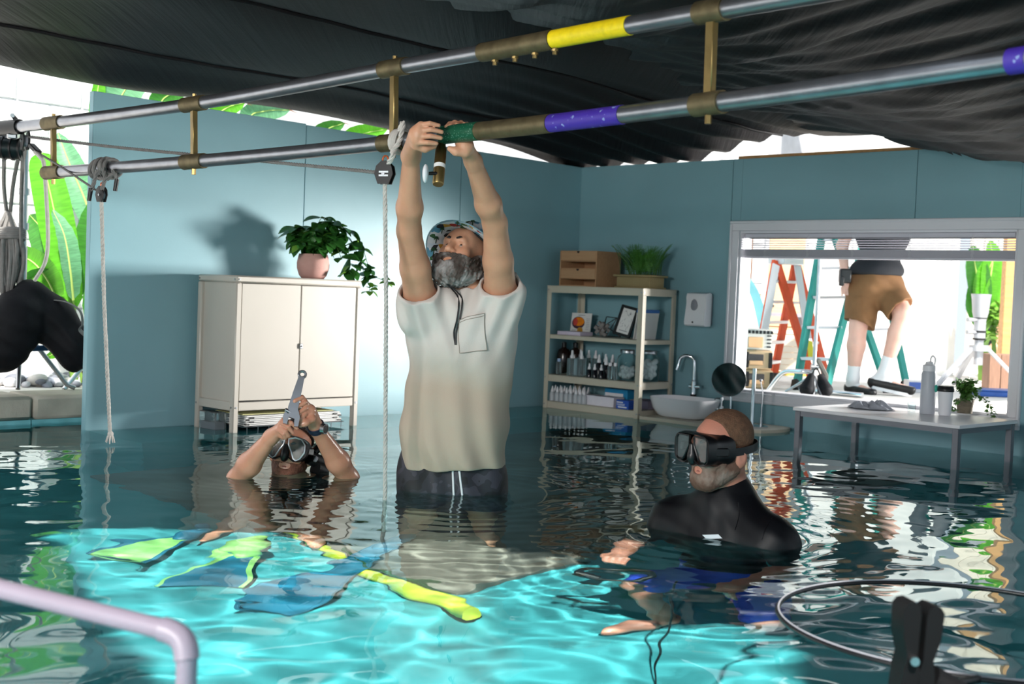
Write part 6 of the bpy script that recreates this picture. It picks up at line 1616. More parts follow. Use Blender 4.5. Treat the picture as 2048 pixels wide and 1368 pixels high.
def pulley(name_label, c, s_, axis, parts_lbl=True):
    t = thing('pulley', name_label, 'pulley', c)
    ax = Vector(axis).normalized(); up = Vector((0, 0, 1)); sd = up.cross(ax).normalized()
    R_ = Matrix(((sd.x, ax.x, up.x), (sd.y, ax.y, up.y), (sd.z, ax.z, up.z)))
    poly = [(-0.020, -0.034), (0.020, -0.034), (0.034, 0.0), (0.028, 0.026), (0.008, 0.044), (-0.008, 0.044), (-0.028, 0.026), (-0.034, 0.0)]
    poly = [(x * s_, z * s_) for x, z in poly]
    for e in (-1, 1): 
        ck = MB().prism(poly, 0.005 * s_, c + ax * (e * 0.011 * s_), R=R_, ctr=True).build('cheek', M_black, t, True)
        if parts_lbl and e == -1:
            for dz in (0.006, -0.006): MB().bar(c - ax * 0.0142 * s_ + R_ @ Vector((-0.018, 0, dz)) * s_, c - ax * 0.0142 * s_ + R_ @ Vector((0.016, 0, dz)) * s_, 0.002 * s_, 0.006 * s_).build('lettering', M_white, ck, True)
    MB().cyl(c - ax * 0.007 * s_, c + ax * 0.007 * s_, 0.024 * s_, 0.024 * s_, 18).build('sheave', M_grey, t, True)
    MB().cyl(c - ax * 0.017 * s_, c + ax * 0.017 * s_, 0.006 * s_, 0.006 * s_, 10).build('axle', M_steel, t, True)
    MB().tube([c + R_ @ Vector((0.010 * math.cos(a), 0, 0.048 + 0.013 * math.sin(a))) * s_ for a in [2 * math.pi * k / 14 for k in range(14)]], 0.003 * s_, 6, closed=True).build('becket', mat('orange_metal', (196, 96, 50), rough=0.4, metal=0.5), t, True)
    return t
pulley('black rope pulley with white lettering hanging by the reaching hand', pul, 1.0, (0.35, 1, 0))
# left rope with its pulley and hitch
kl, tl_ = at_px(lowS, 206)
k2 = thing('rope_knot', 'bundled grey rope hitch on the left end of lower pipe', 'rope', kl - Vector((0, 0, 0.1)))
mb = MB()
for k in range(5):
    c_, t_ = at_px(lowS, 194 + 8 * k); B = t_.cross(Vector((0, 0, 1))).normalized(); U_ = B.cross(t_)
    mb.tube([c_ + (B * math.cos(a) + U_ * math.sin(a)) * (0.036 + 0.006 * (k % 2)) + t_ * 0.012 * math.sin(a + k) for a in [2 * math.pi * j / 18 for j in range(18)]], 0.0085, 7, closed=True)
mb.build('hitch', M_rope_d, k2, True)
pl2 = P(203, 390, 5.28)
for pts in (((205, 335), (210, 355), (206, 372), (203, 380)), ((195, 340), (188, 365), (184, 378), (180, 385)), ((225, 340), (232, 352), (232, 360)), ((214, 360), (222, 350), (232, 345))):
    rope(spline([P(x, y, 5.26) for x, y in pts], 5), 0.0085).build('tail', M_rope_d, k2, True)
for x0, y0, x1, y1 in ((182, 376, 178, 402), (234, 358, 230, 382)): MB().cyl(P(x0, y0, 5.26), P(x1, y1, 5.26), 0.010, 0.009, 10).build('taped_end', M_black, k2, True)
pulley('small black pulley hanging under the left rope hitch', pl2, 0.85, (0.8, 1, 0), False)
r2_ = thing('hanging_rope', 'pale twisted rope hanging in front of left wall with frayed end in water', 'rope', P(220, 880, 5.62))
rope([pl2 + Vector((0, 0, -0.02)), P(208, 600, 5.42), P(216, 780, 5.54), P(220, 868, 5.60)], 0.0085).build('rope', M_rope, r2_, True)
mb = MB(); rr_ = random.Random(3); e0 = P(221, 868, 5.60)
for k in range(9):
    a = k * 0.7; mb.tube([e0, e0 + Vector((0.012 * math.cos(a), 0.012 * math.sin(a), -0.012)), e0 + Vector((0.02 * math.cos(a), 0.02 * math.sin(a), -0.035 - 0.01 * rr_.random()))], [0.006, 0.004, 0.002], 5)
mb.ball(e0, 0.014, 10, 8); mb.build('frayed_end', M_rope, r2_, True)
r3_ = thing('tension_line', 'thin grey cord running from left pulleys across to hanging pulley', 'cord', P(400, 300, 4.95))
rope(spline([P(52, 273, 5.72), P(230, 294, 5.35), P(480, 318, 4.84), P(758, 345, 4.26)], 5), 0.0065, 0.05).build('cord', M_rope_d, r3_, True)
r4_ = thing('tension_line', 'short grey cord slanting down to the left rope hitch', 'cord', P(130, 330, 5.5))
rope([P(70, 302, 5.65), P(120, 332, 5.5), P(192, 380, 5.3)], 0.005, 0.04).build('cord', M_rope_d, r4_, True)
# left stand with rope coils, clamps and sandbag
Ys = 6.55
stb = Vector((P(43, 600, Ys).x, Ys, DECK_Z))
st = thing('light_stand', 'chrome light stand on the pool deck at the left edge', 'stand', stb)
zt_ = P(43, 262, Ys).z
MB().cyl(stb + Vector((0, 0, 0.20)), stb + Vector((0.0, 0, 0.75)), 0.024, 0.024, 16).cyl(stb + Vector((0, 0, 0.75)), Vector((stb.x, stb.y, zt_)), 0.019, 0.019, 16).build('column', M_steel, st, True)
for z in (0.62, 0.98, 1.16): MB().cyl(Vector((stb.x, stb.y, z)), Vector((stb.x, stb.y, z + 0.035)), 0.028, 0.028, 16).build('collar', M_steel, st, True)
MB().cyl(Vector((stb.x, stb.y, 0.64)), Vector((stb.x + 0.06, stb.y - 0.03, 0.64)), 0.007, 0.01, 10).build('lock_knob', M_black, st, True)
for dx, dy in ((0.25, 0.12), (-0.26, 0.14), (0.02, -0.07)): MB().tube([stb + Vector((0, 0, 0.34)), stb + Vector((dx * 0.85, dy * 0.85, 0.03)), stb + Vector((dx, dy, 0.013))], 0.0125, 10).build('leg', M_steel, st, True)
MB().bar(P(58, 697, Ys - 0.05), P(150, 694, Ys - 0.06), 0.03, 0.03, 0.004).build('cross_bar', mat('blue_enamel', (40, 84, 126), rough=0.4, metal=0.3), st, True)
gr = thing('rail_bar', 'bent chrome grab bar on the deck beside the sandbag', 'rail', PZ(128, 778, DECK_Z))
MB().tube(spline([PZ(128, 779, DECK_Z), PZ(128, 779, DECK_Z).lerp(P(158, 742, 6.8), 0.7), P(165, 735, 6.82), P(185, 731, 6.9), P(215, 730, 7.0)], 5), 0.0135, 12).build('tube', M_chrome, gr, True)
for lab, cpt, s_ in (('chrome pipe clamp at the left end of upper pipe', P(22, 256, 5.74), 1.0), ('black winch pulley at the far left under upper pipe', P(22, 297, 5.9), 1.0)):
    if 'clamp' in lab:
        t = thing('pipe_clamp', lab, 'clamp', cpt)
        c_, t_ = at_px(uppS, 24); B = t_.cross(Vector((0, 0, 1))).normalized(); U_ = B.cross(t_)
        sleeve(uppS, -5, 40, 0.034, 'jaw', M_black, t)
        MB().tube([c_ + B * -0.03 + U_ * 0.03, c_ + U_ * 0.055, c_ + B * 0.02 + U_ * 0.05 + t_ * 0.03], 0.010, 8).build('lever', M_steel, t, True)
        MB().bar(c_ - U_ * 0.03, Vector((stb.x, stb.y, zt_)), 0.045, 0.045, 0.006).build('bracket', M_steel, t, True)
    else:
        t = thing('winch_pulley', lab, 'pulley', cpt)
        MB().cyl(cpt + Vector((-0.06, -0.02, 0)), cpt + Vector((0.04, 0.02, 0)), 0.05, 0.05, 20).build('drum', mat('green_black', (26, 36, 38), rough=0.3), t, True)
        for e in (-0.065, -0.03, 0.005, 0.04): MB().cyl(cpt + Vector((e, e * 0.33, 0)), cpt + Vector((e + 0.008, e * 0.33, 0)), 0.056, 0.056, 20).build('flange', M_black, t, True)
        MB().box(cpt + Vector((-0.01, 0, 0.075)), (0.08, 0.05, 0.07), bev=0.006).build('yoke', M_steel, t, True)
pulley('black pulley with silver cheek at the top of light stand', P(50, 282, 5.72), 1.15, (0.9, 0.6, 0), False)
mb = MB()
ck = thing('cord_cleat', 'black cleat clip with grey rope below the stand pulley', 'cleat', P(72, 300, 5.66))
MB().bar(P(62, 290, 5.68), P(78, 306, 5.64), 0.03, 0.02, 0.004).build('cleat_body', M_black, ck, True)
MB().tube(spline([P(70, 304, 5.64), P(82, 316, 5.6), P(88, 330, 5.6), P(93, 400, 5.62), P(96, 480, 5.66), P(90, 525, 5.72), P(70, 560, 5.85)], 5), 0.009, 8).build('rope', M_rope, ck, True)
cl_ = thing('rope_coil', 'thick coil of grey rope hanging on the light stand', 'rope', P(20, 600, 6.3))
mb = MB(); rr_ = random.Random(8)
for k in range(13):
    x0 = 2 + rr_.uniform(-26, 26); w_ = rr_.uniform(6, 18); y0, y1 = 425 + rr_.uniform(-6, 22), 585 + rr_.uniform(-30, 25); Yk_ = 6.36 + rr_.uniform(-0.05, 0.05)
    pts = [P(18 + x0 * 0.3, y0, Yk_), P(18 + x0 - w_, (y0 + y1) / 2 - 20, Yk_ - 0.02), P(14 + x0 - w_ * 0.6, y1 - 12, Yk_), P(14 + x0 + w_ * 0.3, y1, Yk_ + 0.02), P(18 + x0 + w_, (y0 + y1) / 2, Yk_ - 0.02)]
    s_ = spline(pts + [pts[0]], 6); mb.tube(s_, 0.0105, 7)
for k in range(5): mb.tube([P(18 + 30 * math.cos(a), 462 + k * 4 + 5 * math.sin(a), 6.33 + 0.06 * math.sin(a)) for a in [2 * math.pi * j / 16 for j in range(16)]], 0.0105, 7, closed=True)
mb.build('coils', M_rope_d, cl_, True)
for a, b in (((8, 320), (14, 430)), ((40, 300), (20, 430)), ((46, 300), (44, 560))):
    MB().tube(spline([P(a[0], a[1], 5.9), P((a[0] + b[0]) / 2 - 3, (a[1] + b[1]) / 2, 6.2), P(b[0], b[1], 6.4)], 5), 0.0095, 8).build('rope_fall', M_rope_d, cl_, True)
sb2 = thing('sandbag', 'black saddle sandbag slung over the light stand', 'sandbag', P(60, 720, 6.4))
M_bag = mat('black_nylon', (12, 13, 18), rough=0.75, var=0.15, bump=0.5, bscale=14, spec=0.3)
S = SDF(P(-90, 770, 6.7) + Vector((-0.25, -0.85, -0.1)), P(200, 540, 6.5) + Vector((0.15, 0.2, 0.15)), 0.008)
q = lambda x, y, Y=6.35: P(x, y, Y)
S.chain([q(60, 592), q(30, 640, 6.28), q(10, 690, 6.26)], [0.075, 0.13, 0.125], 0.06); S.cone(q(-20, 650, 6.3), q(-10, 710, 6.3), 0.12, 0.09, 0.05); S.cone(q(35, 690, 6.25), q(25, 722, 6.25), 0.075, 0.028, 0.04)
S.chain([q(62, 592, 6.4), q(105, 640, 6.42), q(145, 690, 6.42), q(150, 715, 6.42)], [0.075, 0.11, 0.095, 0.075], 0.05)
g = S.grid(); S.D += (0.006 * np.sin((g[0] * 0.8 + g[2]) * 48 + 2 * np.sin(g[0] * 14)) * np.sin(g[2] * 20 + g[0] * 9)).astype(np.float32) + 0 * g[1].astype(np.float32)
S.build('bag', M_bag, sb2)
MB().tube(spline([q(105, 600, 6.36), q(135, 605, 6.34), q(160, 622, 6.33), q(165, 648, 6.33), q(160, 660, 6.34), q(182, 680, 6.36)], 5), 0.012, 8, flat=0.3).build('strap', M_rope_d, sb2, True)
MB().box(q(40, 575, 6.38), (0.16, 0.06, 0.02), bev=0.004).build('handle', M_steel, sb2, True)

# ---- foreground
hr = thing('hand_rail', 'white plastic pipe handrail in the near left corner', 'handrail', P(378, 1400, 1.72))
MB().tube([P(-140, 1122, 2.05), P(0, 1178, 1.95), P(342, 1262, 1.80)], 0.0152, 20).build('rail', mat('white_pvc', (158, 146, 160), rough=0.4, var=0.03), hr, True, ang=60)
eb = [P(325, 1258, 1.805), P(345, 1265, 1.80), P(362, 1277, 1.795), P(371, 1295, 1.79), P(374, 1320, 1.785)]
MB().tube(spline(eb, 4), 0.0182, 20).build('elbow', MATS['white_pvc'], hr, True, ang=60)
dn = P(374, 1312, 1.786)
MB().tube([dn, Vector((dn.x, dn.y, FLOOR_Z))], 0.0152, 20).build('upright', MATS['white_pvc'], hr, True, ang=60)
hp_ = thing('floating_hoop', 'large thin black hoop held just above the water in the near right corner', 'hoop', (1.03, 2.724, 0.06))
MB().tube([(0.415 * math.cos(a), 0.415 * math.sin(a), 0.0) for a in [2 * math.pi * k / 96 for k in range(96)]], 0.0058, 10, closed=True).build('hoop_tube', M_rubber, hp_)
MB().tube([(0.4135 * math.cos(a), 0.4135 * math.sin(a), 0.0062) for a in [2 * math.pi * k / 96 for k in range(96)]], 0.002, 6, closed=True).build('hoop_seam', M_grey, hp_)
cp = P(1828, 1300, 2.20)
clp = thing('spring_clamp', 'black plastic clamp with knob gripping the hoop near camera', 'clamp', P(1828, 1368, 2.20))
M_clampb = mat('matt_black_plastic', (6, 6, 8), rough=0.6, spec=0.25)
R_ = Matrix.Rotation(0.15, 3, 'Z')
jaw = [(-0.026, -0.10), (0.022, -0.10), (0.026, -0.02), (0.018, 0.03), (0.020, 0.082), (0.010, 0.09), (-0.014, 0.092), (-0.022, 0.084), (-0.020, 0.02)]
jawL = [(-0.036, -0.10), (0.0, -0.10), (0.0, -0.03), (-0.005, 0.0), (-0.002, 0.07), (-0.006, 0.086), (-0.014, 0.092), (-0.026, 0.090), (-0.034, 0.08), (-0.033, 0.03), (-0.024, -0.005), (-0.030, -0.03)]
MB().prism(jawL, 0.05, cp, R=R_, ctr=True).build('jaw', M_clampb, clp, True)
MB().prism([(-x + 0.002, z - 0.006) for x, z in jawL], 0.05, cp, R=R_ @ Matrix.Rotation(0.08, 3, 'Y'), ctr=True).build('jaw', M_clampb, clp, True)
MB().cyl(cp + Vector((-0.01, -0.04, -0.01)), cp + Vector((0.0, 0.045, -0.01)), 0.008, 0.008, 12).build('pivot_pin', M_steel, clp, True)
MB().cyl(cp + Vector((0.03, 0.0, -0.05)), cp + Vector((0.085, 0.01, -0.085)), 0.026, 0.030, 18).build('knob', M_clampb, clp, True)
MB().tube([cp + Vector((0, 0, -0.09)), cp + Vector((0, 0.02, -0.2)), Vector((cp.x, cp.y + 0.03, FLOOR_Z))], 0.014, 12).build('mounting_post', M_steel, clp, True)
hx = Vector((1.03, 2.724, 0.06)) + Vector((-0.13, -0.394, 0)); MB().tube([cp + Vector((0.01, 0.0, -0.07)), hx], 0.008, 10).build('hoop_arm', M_black, clp, True)

# ---- things under the water
yh = thing('yellow_hose', 'yellow green pool hose lying along the edge of submerged set floor', 'hose', PU(760, 1150, FLOOR_Z + 0.03))
pts = [PU(x, y, FLOOR_Z + 0.035 + 0.025 * (k % 2)) for k, (x, y) in enumerate(((570, 1070), (610, 1084), (670, 1108), (730, 1135), (800, 1165), (860, 1196), (905, 1218), (935, 1228)))]
MB().tube(spline(pts, 6), [0.018 + 0.022 * min(1, i / 25) for i in range(len(spline(pts, 6)))], 12).build('hose_body', ramp_mat('yellow_green', [(0.0, (150, 190, 40)), (0.5, (200, 216, 60)), (1.0, (226, 226, 110))], scale=9, rough=0.5, constant=False), yh, True)
MB().tube(spline([p + Vector((0.02, 0.03, 0.045)) for p in pts[2:6]], 5), 0.008, 8).build('hose_strap', mat('dark_green', (30, 70, 40), rough=0.6), yh, True)
dl_ = thing('dive_light', 'black oval dive light handle held underwater in front of rash guard', 'dive light', PU(1230, 1150, -0.30))
c_ = PU(1232, 1148, -0.27)
MB().tube([c_ + Vector((0.105 * math.cos(a), 0.05 * math.sin(a), 0.02 * math.sin(a) + 0.015 * math.cos(2 * a))) for a in [2 * math.pi * k / 28 for k in range(28)]], 0.013, 10, closed=True).build('handle_ring', M_black, dl_, True)
MB().cyl(c_ + Vector((-0.11, 0.0, 0.0)), c_ + Vector((-0.05, -0.03, -0.02)), 0.028, 0.02, 16).build('lamp_head', M_black, dl_, True)
MB().cyl(c_ + Vector((-0.1105, 0.0, 0.0)), c_ + Vector((-0.113, 0.001, 0.001)), 0.022, 0.022, 16).build('lamp_glass', M_clear, dl_, True)
cd_ = thing('weighted_cord', 'thin black cord with small weight trailing under water', 'cord', PU(1320, 1360, FLOOR_Z + 0.02))
pts = [PU(1352, 1160, -0.12), PU(1345, 1185, -0.22), PU(1335, 1220, -0.36), PU(1330, 1265, -0.55), PU(1320, 1310, -0.72), PU(1312, 1368, FLOOR_Z + 0.012), PU(1300, 1420, FLOOR_Z + 0.01)]
MB().tube(spline(pts, 6), 0.0042, 7).build('cord', M_black, cd_, True)
MB().box(PU(1343, 1190, -0.24), (0.035, 0.03, 0.035), bev=0.006).build('weight', M_black, cd_, True)
# ================================================================== OUTSIDE: garden on the left
def leaf_mat(name, col, tr):
    m = bpy.data.materials.new(name); m.use_nodes = True; nt = m.node_tree; b = nt.nodes['Principled BSDF']
    out = nt.nodes['Material Output']
    tc = nt.nodes.new('ShaderNodeTexCoord'); mp = nt.nodes.new('ShaderNodeMapping'); mp.inputs['Scale'].default_value = (2, 60, 2)
    wv = nt.nodes.new('ShaderNodeTexNoise'); wv.inputs['Scale'].default_value = 1.0; wv.inputs['Detail'].default_value = 2
    nt.links.new(tc.outputs['UV'], mp.inputs['Vector']); nt.links.new(mp.outputs['Vector'], wv.inputs['Vector'])
    r = nt.nodes.new('ShaderNodeValToRGB'); c = lin(col); r.color_ramp.elements[0].position = 0.35; r.color_ramp.elements[1].position = 0.65
    r.color_ramp.elements[0].color = tuple(x * 0.72 for x in c[:3]) + (1,); r.color_ramp.elements[1].color = tuple(min(1, x * 1.2) for x in c[:3]) + (1,)
    nt.links.new(wv.outputs['Fac'], r.inputs['Fac']); nt.links.new(r.outputs['Color'], b.inputs['Base Color']); b.inputs['Roughness'].default_value = 0.4
    t = nt.nodes.new('ShaderNodeBsdfTranslucent'); t.inputs['Color'].default_value = tuple(min(1, x * 1.5) for x in c[:3]) + (1,)
    mx = nt.nodes.new('ShaderNodeMixShader'); mx.inputs[0].default_value = tr
    nt.links.new(b.outputs[0], mx.inputs[1]); nt.links.new(t.outputs[0], mx.inputs[2]); nt.links.new(mx.outputs[0], out.inputs['Surface'])
    return m
M_ban = leaf_mat('banana_leaf_green', (92, 168, 40), 0.35)
M_band = leaf_mat('banana_leaf_dark', (58, 120, 44), 0.3)
M_banb = leaf_mat('banana_leaf_blue', (96, 150, 110), 0.25)
M_bstem = mat('banana_stem', (112, 148, 62), rough=0.5, var=0.2, scale=6)
M_brib = mat('banana_rib', (176, 200, 110), rough=0.5, var=0.1)
M_bdry = mat('dry_leaf', (128, 78, 40), rough=0.8, var=0.3)
def banana_leaf(parent, mid, width, m, face=(0, -1, 0.1), fold=0.25, rib=0.008, name='leaf'):
    """mid: 3D points from leaf base to tip; width: full width at the middle"""
    mid = spline(mid, 5); n = len(mid); V = []; F = []; uv = []
    face = Vector(face).normalized()
    for i, p in enumerate(mid):
        t = i / (n - 1); T_ = (mid[min(i + 1, n - 1)] - mid[max(i - 1, 0)]).normalized()
        sd = T_.cross(face).normalized(); nn = sd.cross(T_)
        w_ = width / 2 * (math.sin(math.pi * min(1, 0.06 + 0.94 * t)) ** 0.55) if 0 < t < 1 else width * 0.02
        for k, x in enumerate((-1, -0.5, 0, 0.5, 1)):
            V.append(p + sd * x * w_ + nn * (fold * abs(x) * w_ + 0.006 * (i % 2) * abs(x))); uv.append((x * 0.5 + 0.5, t))
    for i in range(n - 1):
        for k in range(4): F.append((i * 5 + k, i * 5 + k + 1, (i + 1) * 5 + k + 1, (i + 1) * 5 + k))
    me = bpy.data.meshes.new(name); me.from_pydata([tuple(v) for v in V], [], F)
    ul = me.uv_layers.new(name='UVMap'); 
    for poly in me.polygons:
        for li in poly.loop_indices: ul.data[li].uv = uv[me.loops[li].vertex_index]
    o = _finish(name, me, m, parent, True, 180, True, None)
    MB().tube([p - (face * -0.002) for p in mid], [rib * (1 - 0.8 * i / (n - 1)) for i in range(n)], 6).build('midrib', M_brib, o, True)
    return o
bp1 = thing('banana_plant', 'tall banana plant with bright green leaves between light stand and teal wall', 'plant', PZ(160, 766, DECK_Z))
base = PZ(165, 764, DECK_Z)
Q = lambda x, y, Y=7.15: P(x, y, Y)
for pts, r in ((((172, 764), (165, 700), (150, 640), (140, 600)), 0.034), (((182, 764), (178, 690), (185, 600), (200, 520)), 0.026), (((150, 764), (135, 700), (125, 660), (112, 590)), 0.022)):
    MB().tube(spline([Q(*p) for p in pts], 5), [r * (1 - 0.55 * i / 15) for i in range(16)], 10).build('stem', M_bstem, bp1, True)
banana_leaf(bp1, [Q(150, 620), Q(128, 520), Q(108, 420), Q(88, 330), Q(84, 305)], 0.20, M_ban, (0.35, -1, 0))
banana_leaf(bp1, [Q(142, 610, 7.25), Q(120, 540, 7.25), Q(92, 470, 7.28), Q(60, 430, 7.3)], 0.22, M_band, (-0.3, -1, 0.15))
banana_leaf(bp1, [Q(146, 600, 7.0), Q(140, 540, 6.95), Q(128, 470, 6.95), Q(105, 420, 7.0)], 0.13, M_banb, (0.8, -0.6, 0.1))
banana_leaf(bp1, [Q(112, 595, 7.1), Q(95, 560, 7.05), Q(65, 560, 7.0), Q(30, 575, 6.95)], 0.17, M_band, (0.2, -0.8, -0.5))
banana_leaf(bp1, [Q(115, 600, 7.05), Q(92, 555, 7.0), Q(60, 520, 7.0), Q(5, 500, 7.0)], 0.18, M_ban, (0.2, -0.9, -0.3))
banana_leaf(bp1, [Q(180, 600, 7.3), Q(178, 520, 7.3), Q(186, 450, 7.3), Q(205, 380, 7.3)], 0.20, M_band, (-0.5, -1, 0))
banana_leaf(bp1, [Q(195, 480, 7.4), Q(170, 400, 7.4), Q(140, 330, 7.42), Q(116, 266, 7.45)], 0.17, M_banb, (0.3, -1, 0.1))
banana_leaf(bp1, [Q(182, 640, 7.0), Q(190, 600, 7.0), Q(205, 570, 7.0), Q(230, 560, 7.0)], 0.14, M_band, (-0.2, -1, 0.2))
banana_leaf(bp1, [Q(150, 740, 6.95), Q(140, 715, 6.9), Q(120, 705, 6.9), Q(90, 715, 6.9)], 0.07, M_ban, (0, -0.9, -0.3))
for pts in (((165, 764), (172, 720), (180, 690)), ((175, 764), (160, 735), (150, 745)), ((120, 600), (128, 625), (126, 650))): MB().tube([Q(*p, 6.95) for p in pts], [0.012, 0.008, 0.003], 5, flat=0.4).build('dry_sheath', M_bdry, bp1, True)
bp2 = thing('banana_plant', 'pale banana plant rising behind the left end of teal wall', 'plant', P(215, 700, 7.5))
MB().tube(spline([P(225, 720, 7.45), P(210, 500, 7.45), P(195, 330, 7.45), P(192, 215, 7.45)], 5), [0.045 - 0.0018 * i for i in range(16)], 10).build('stem', M_bstem, bp2, True)
banana_leaf(bp2, [P(196, 320, 7.42), P(190, 250, 7.42), P(194, 190, 7.42), P(204, 130, 7.42)], 0.10, M_ban, (0.8, -0.8, 0))
banana_leaf(bp2, [P(205, 300, 7.5), P(230, 220, 7.5), P(262, 165, 7.5), P(310, 130, 7.5)], 0.22, M_banb, (-0.2, -0.8, -0.5))
# foliage showing over the top of the teal wall
for lab, pl in (('banana leaves with browned tips peeping over the left wall', [((330, 260), (322, 210), (338, 190), (372, 182), 8.0, 0.16, M_band), ((420, 300), (430, 240), (455, 215), (490, 205), 8.1, 0.14, M_ban), ((520, 330), (500, 240), (530, 222), (580, 220), 8.3, 0.16, M_banb)]), ('bright banana leaf peeping over the wall beside the rung', [((690, 360), (700, 290), (725, 268), (775, 258), 8.6, 0.17, M_ban), ((640, 360), (640, 280), (655, 258), (690, 246), 8.7, 0.14, M_band)])):
    b = thing('banana_plant', lab, 'plant', P(pl[0][0][0], 740, pl[0][4]))
    b0_ = P(pl[0][0][0], 740, pl[0][4]); b0_.z = DECK_Z
    for (a_, b_, c_, d_, Y_, w_, m_) in pl:
        MB().tube([Vector((b0_.x, b0_.y, DECK_Z)), P(*a_, Y_)], [0.04, 0.014], 8).build('stem', M_bstem, b, True)
        banana_leaf(b, [P(*a_, Y_), P(*b_, Y_), P(*c_, Y_), P(*d_, Y_)], w_, m_, (0.1, -0.9, -0.45))
        MB().tube([P(*d_, Y_), P(d_[0] + 14, d_[1] + 6, Y_)], [0.02, 0.004], 6, flat=0.2).build('dry_tip', M_bdry, b, True)
# pebbles
pb = thing('pebble_bed', 'bed of smooth grey and white pebbles behind the coping', 'pebbles', PZ(80, 766, DECK_Z - 0.02))
pm = [mat('pebble_%d' % k, c, rough=0.6, var=0.1, scale=20) for k, c in enumerate(((196, 198, 204), (150, 156, 170), (108, 112, 122), (216, 212, 206)))]
pme = []
for m_ in pm:
    o = MB().ball((0, 0, 0), (0.05, 0.038, 0.026), 10, 7).build('pebble', m_, pb); pme.append(o.data); bpy.data.objects.remove(o)
rp_ = random.Random(21)
for k in range(120):
    px, py = rp_.uniform(-20, 205), rp_.uniform(762, 775)
    o = bpy.data.objects.new('pebble', pme[rp_.choice((0, 0, 1, 1, 2, 3))]); COL.objects.link(o); o.parent = pb
    s_ = rp_.uniform(0.55, 1.25); pos = PZ(px, py, DECK_Z - 0.02)
    o.location = WM[pb.name].inverted() @ (pos + Vector((0, 0, 0.018 * s_ + rp_.uniform(0, 0.02)))); o.rotation_euler = (rp_.uniform(-0.3, 0.3), rp_.uniform(-0.3, 0.3), rp_.uniform(0, 6)); o.scale = (s_, s_, s_)

# ================================================================== OUTSIDE: yard behind the window
M_orange = mat('orange_fibreglass', (226, 84, 40), rough=0.5, var=0.08)
M_teal = mat('teal_fibreglass', (40, 150, 140), rough=0.5, var=0.06)
M_alu = mat('aluminium', (214, 216, 220), rough=0.4, metal=0.5, var=0.04)
def step_ladder(lab, top, feet, m, m2, Yt, steps, grp=None):
    """top: two px points; feet: four px points (front left, front right, rear left, rear right) on the deck"""
    f_ = [PZ(x, y, DECK_Z) for x, y in feet]
    t = thing('step_ladder', lab, 'ladder', (f_[0] + f_[3]) / 2)
    a, b = P(*top[0], Yt), P(*top[1], Yt + 0.25)
    MB().bar(a, b, 0.14, 0.05, 0.006).build('top_cap', m2, t, True)
    rails = []
    for (s_, e, nm) in ((a, f_[0], 'front_rail'), (b, f_[1], 'front_rail'), (a, f_[2], 'rear_rail'), (b, f_[3], 'rear_rail')):
        MB().bar(s_, e, 0.07, 0.03, 0.003, up=(0.6, -0.8, 0)).build(nm, m, t, True); MB().bar(e + (s_ - e).normalized() * 0.07, e, 0.085, 0.045, 0.004, up=(0.6, -0.8, 0)).build('foot', M_black, t, True)
    for k in range(1, steps):
        q = k / steps
        MB().bar(a.lerp(f_[0], q), b.lerp(f_[1], q), 0.075, 0.022, 0.002).build('step', M_alu, t, True)
        if k % 2 == 0: MB().bar(a.lerp(f_[2], q), b.lerp(f_[3], q), 0.03, 0.02, 0.002).build('brace', M_alu, t, True)
    return t, a, b, f_
t, a, b, f_ = step_ladder('orange and white step ladder beside the crate stack', ((1552, 522), (1592, 524)), ((1508, 770), (1545, 762), (1628, 772), (1655, 764)), M_orange, M_alu, 9.5, 6)
for k, (s_, e) in enumerate(((a, f_[0]), (b, f_[2]))): MB().bar(s_.lerp(e, 0.03) + Vector((0, -0.03, 0)), s_.lerp(e, 0.62) + Vector((0, -0.03, 0)), 0.074, 0.012, 0.001, up=(0.6, -0.8, 0)).build('white_facing', M_white, t, True)
MB().bar(b.lerp(f_[2], 0.64) + Vector((0, -0.04, 0)), b.lerp(f_[2], 0.78) + Vector((0, -0.04, 0)), 0.07, 0.012, 0.001, up=(0.6, -0.8, 0)).build('warning_label', mat('yellow_label', (226, 220, 50), rough=0.5), t, True)
step_ladder('teal step ladder behind the person in brown shorts', ((1652, 425), (1742, 425)), ((1592, 780), (1650, 786), (1778, 786), (1815, 780)), M_teal, M_teal, 9.75, 6)
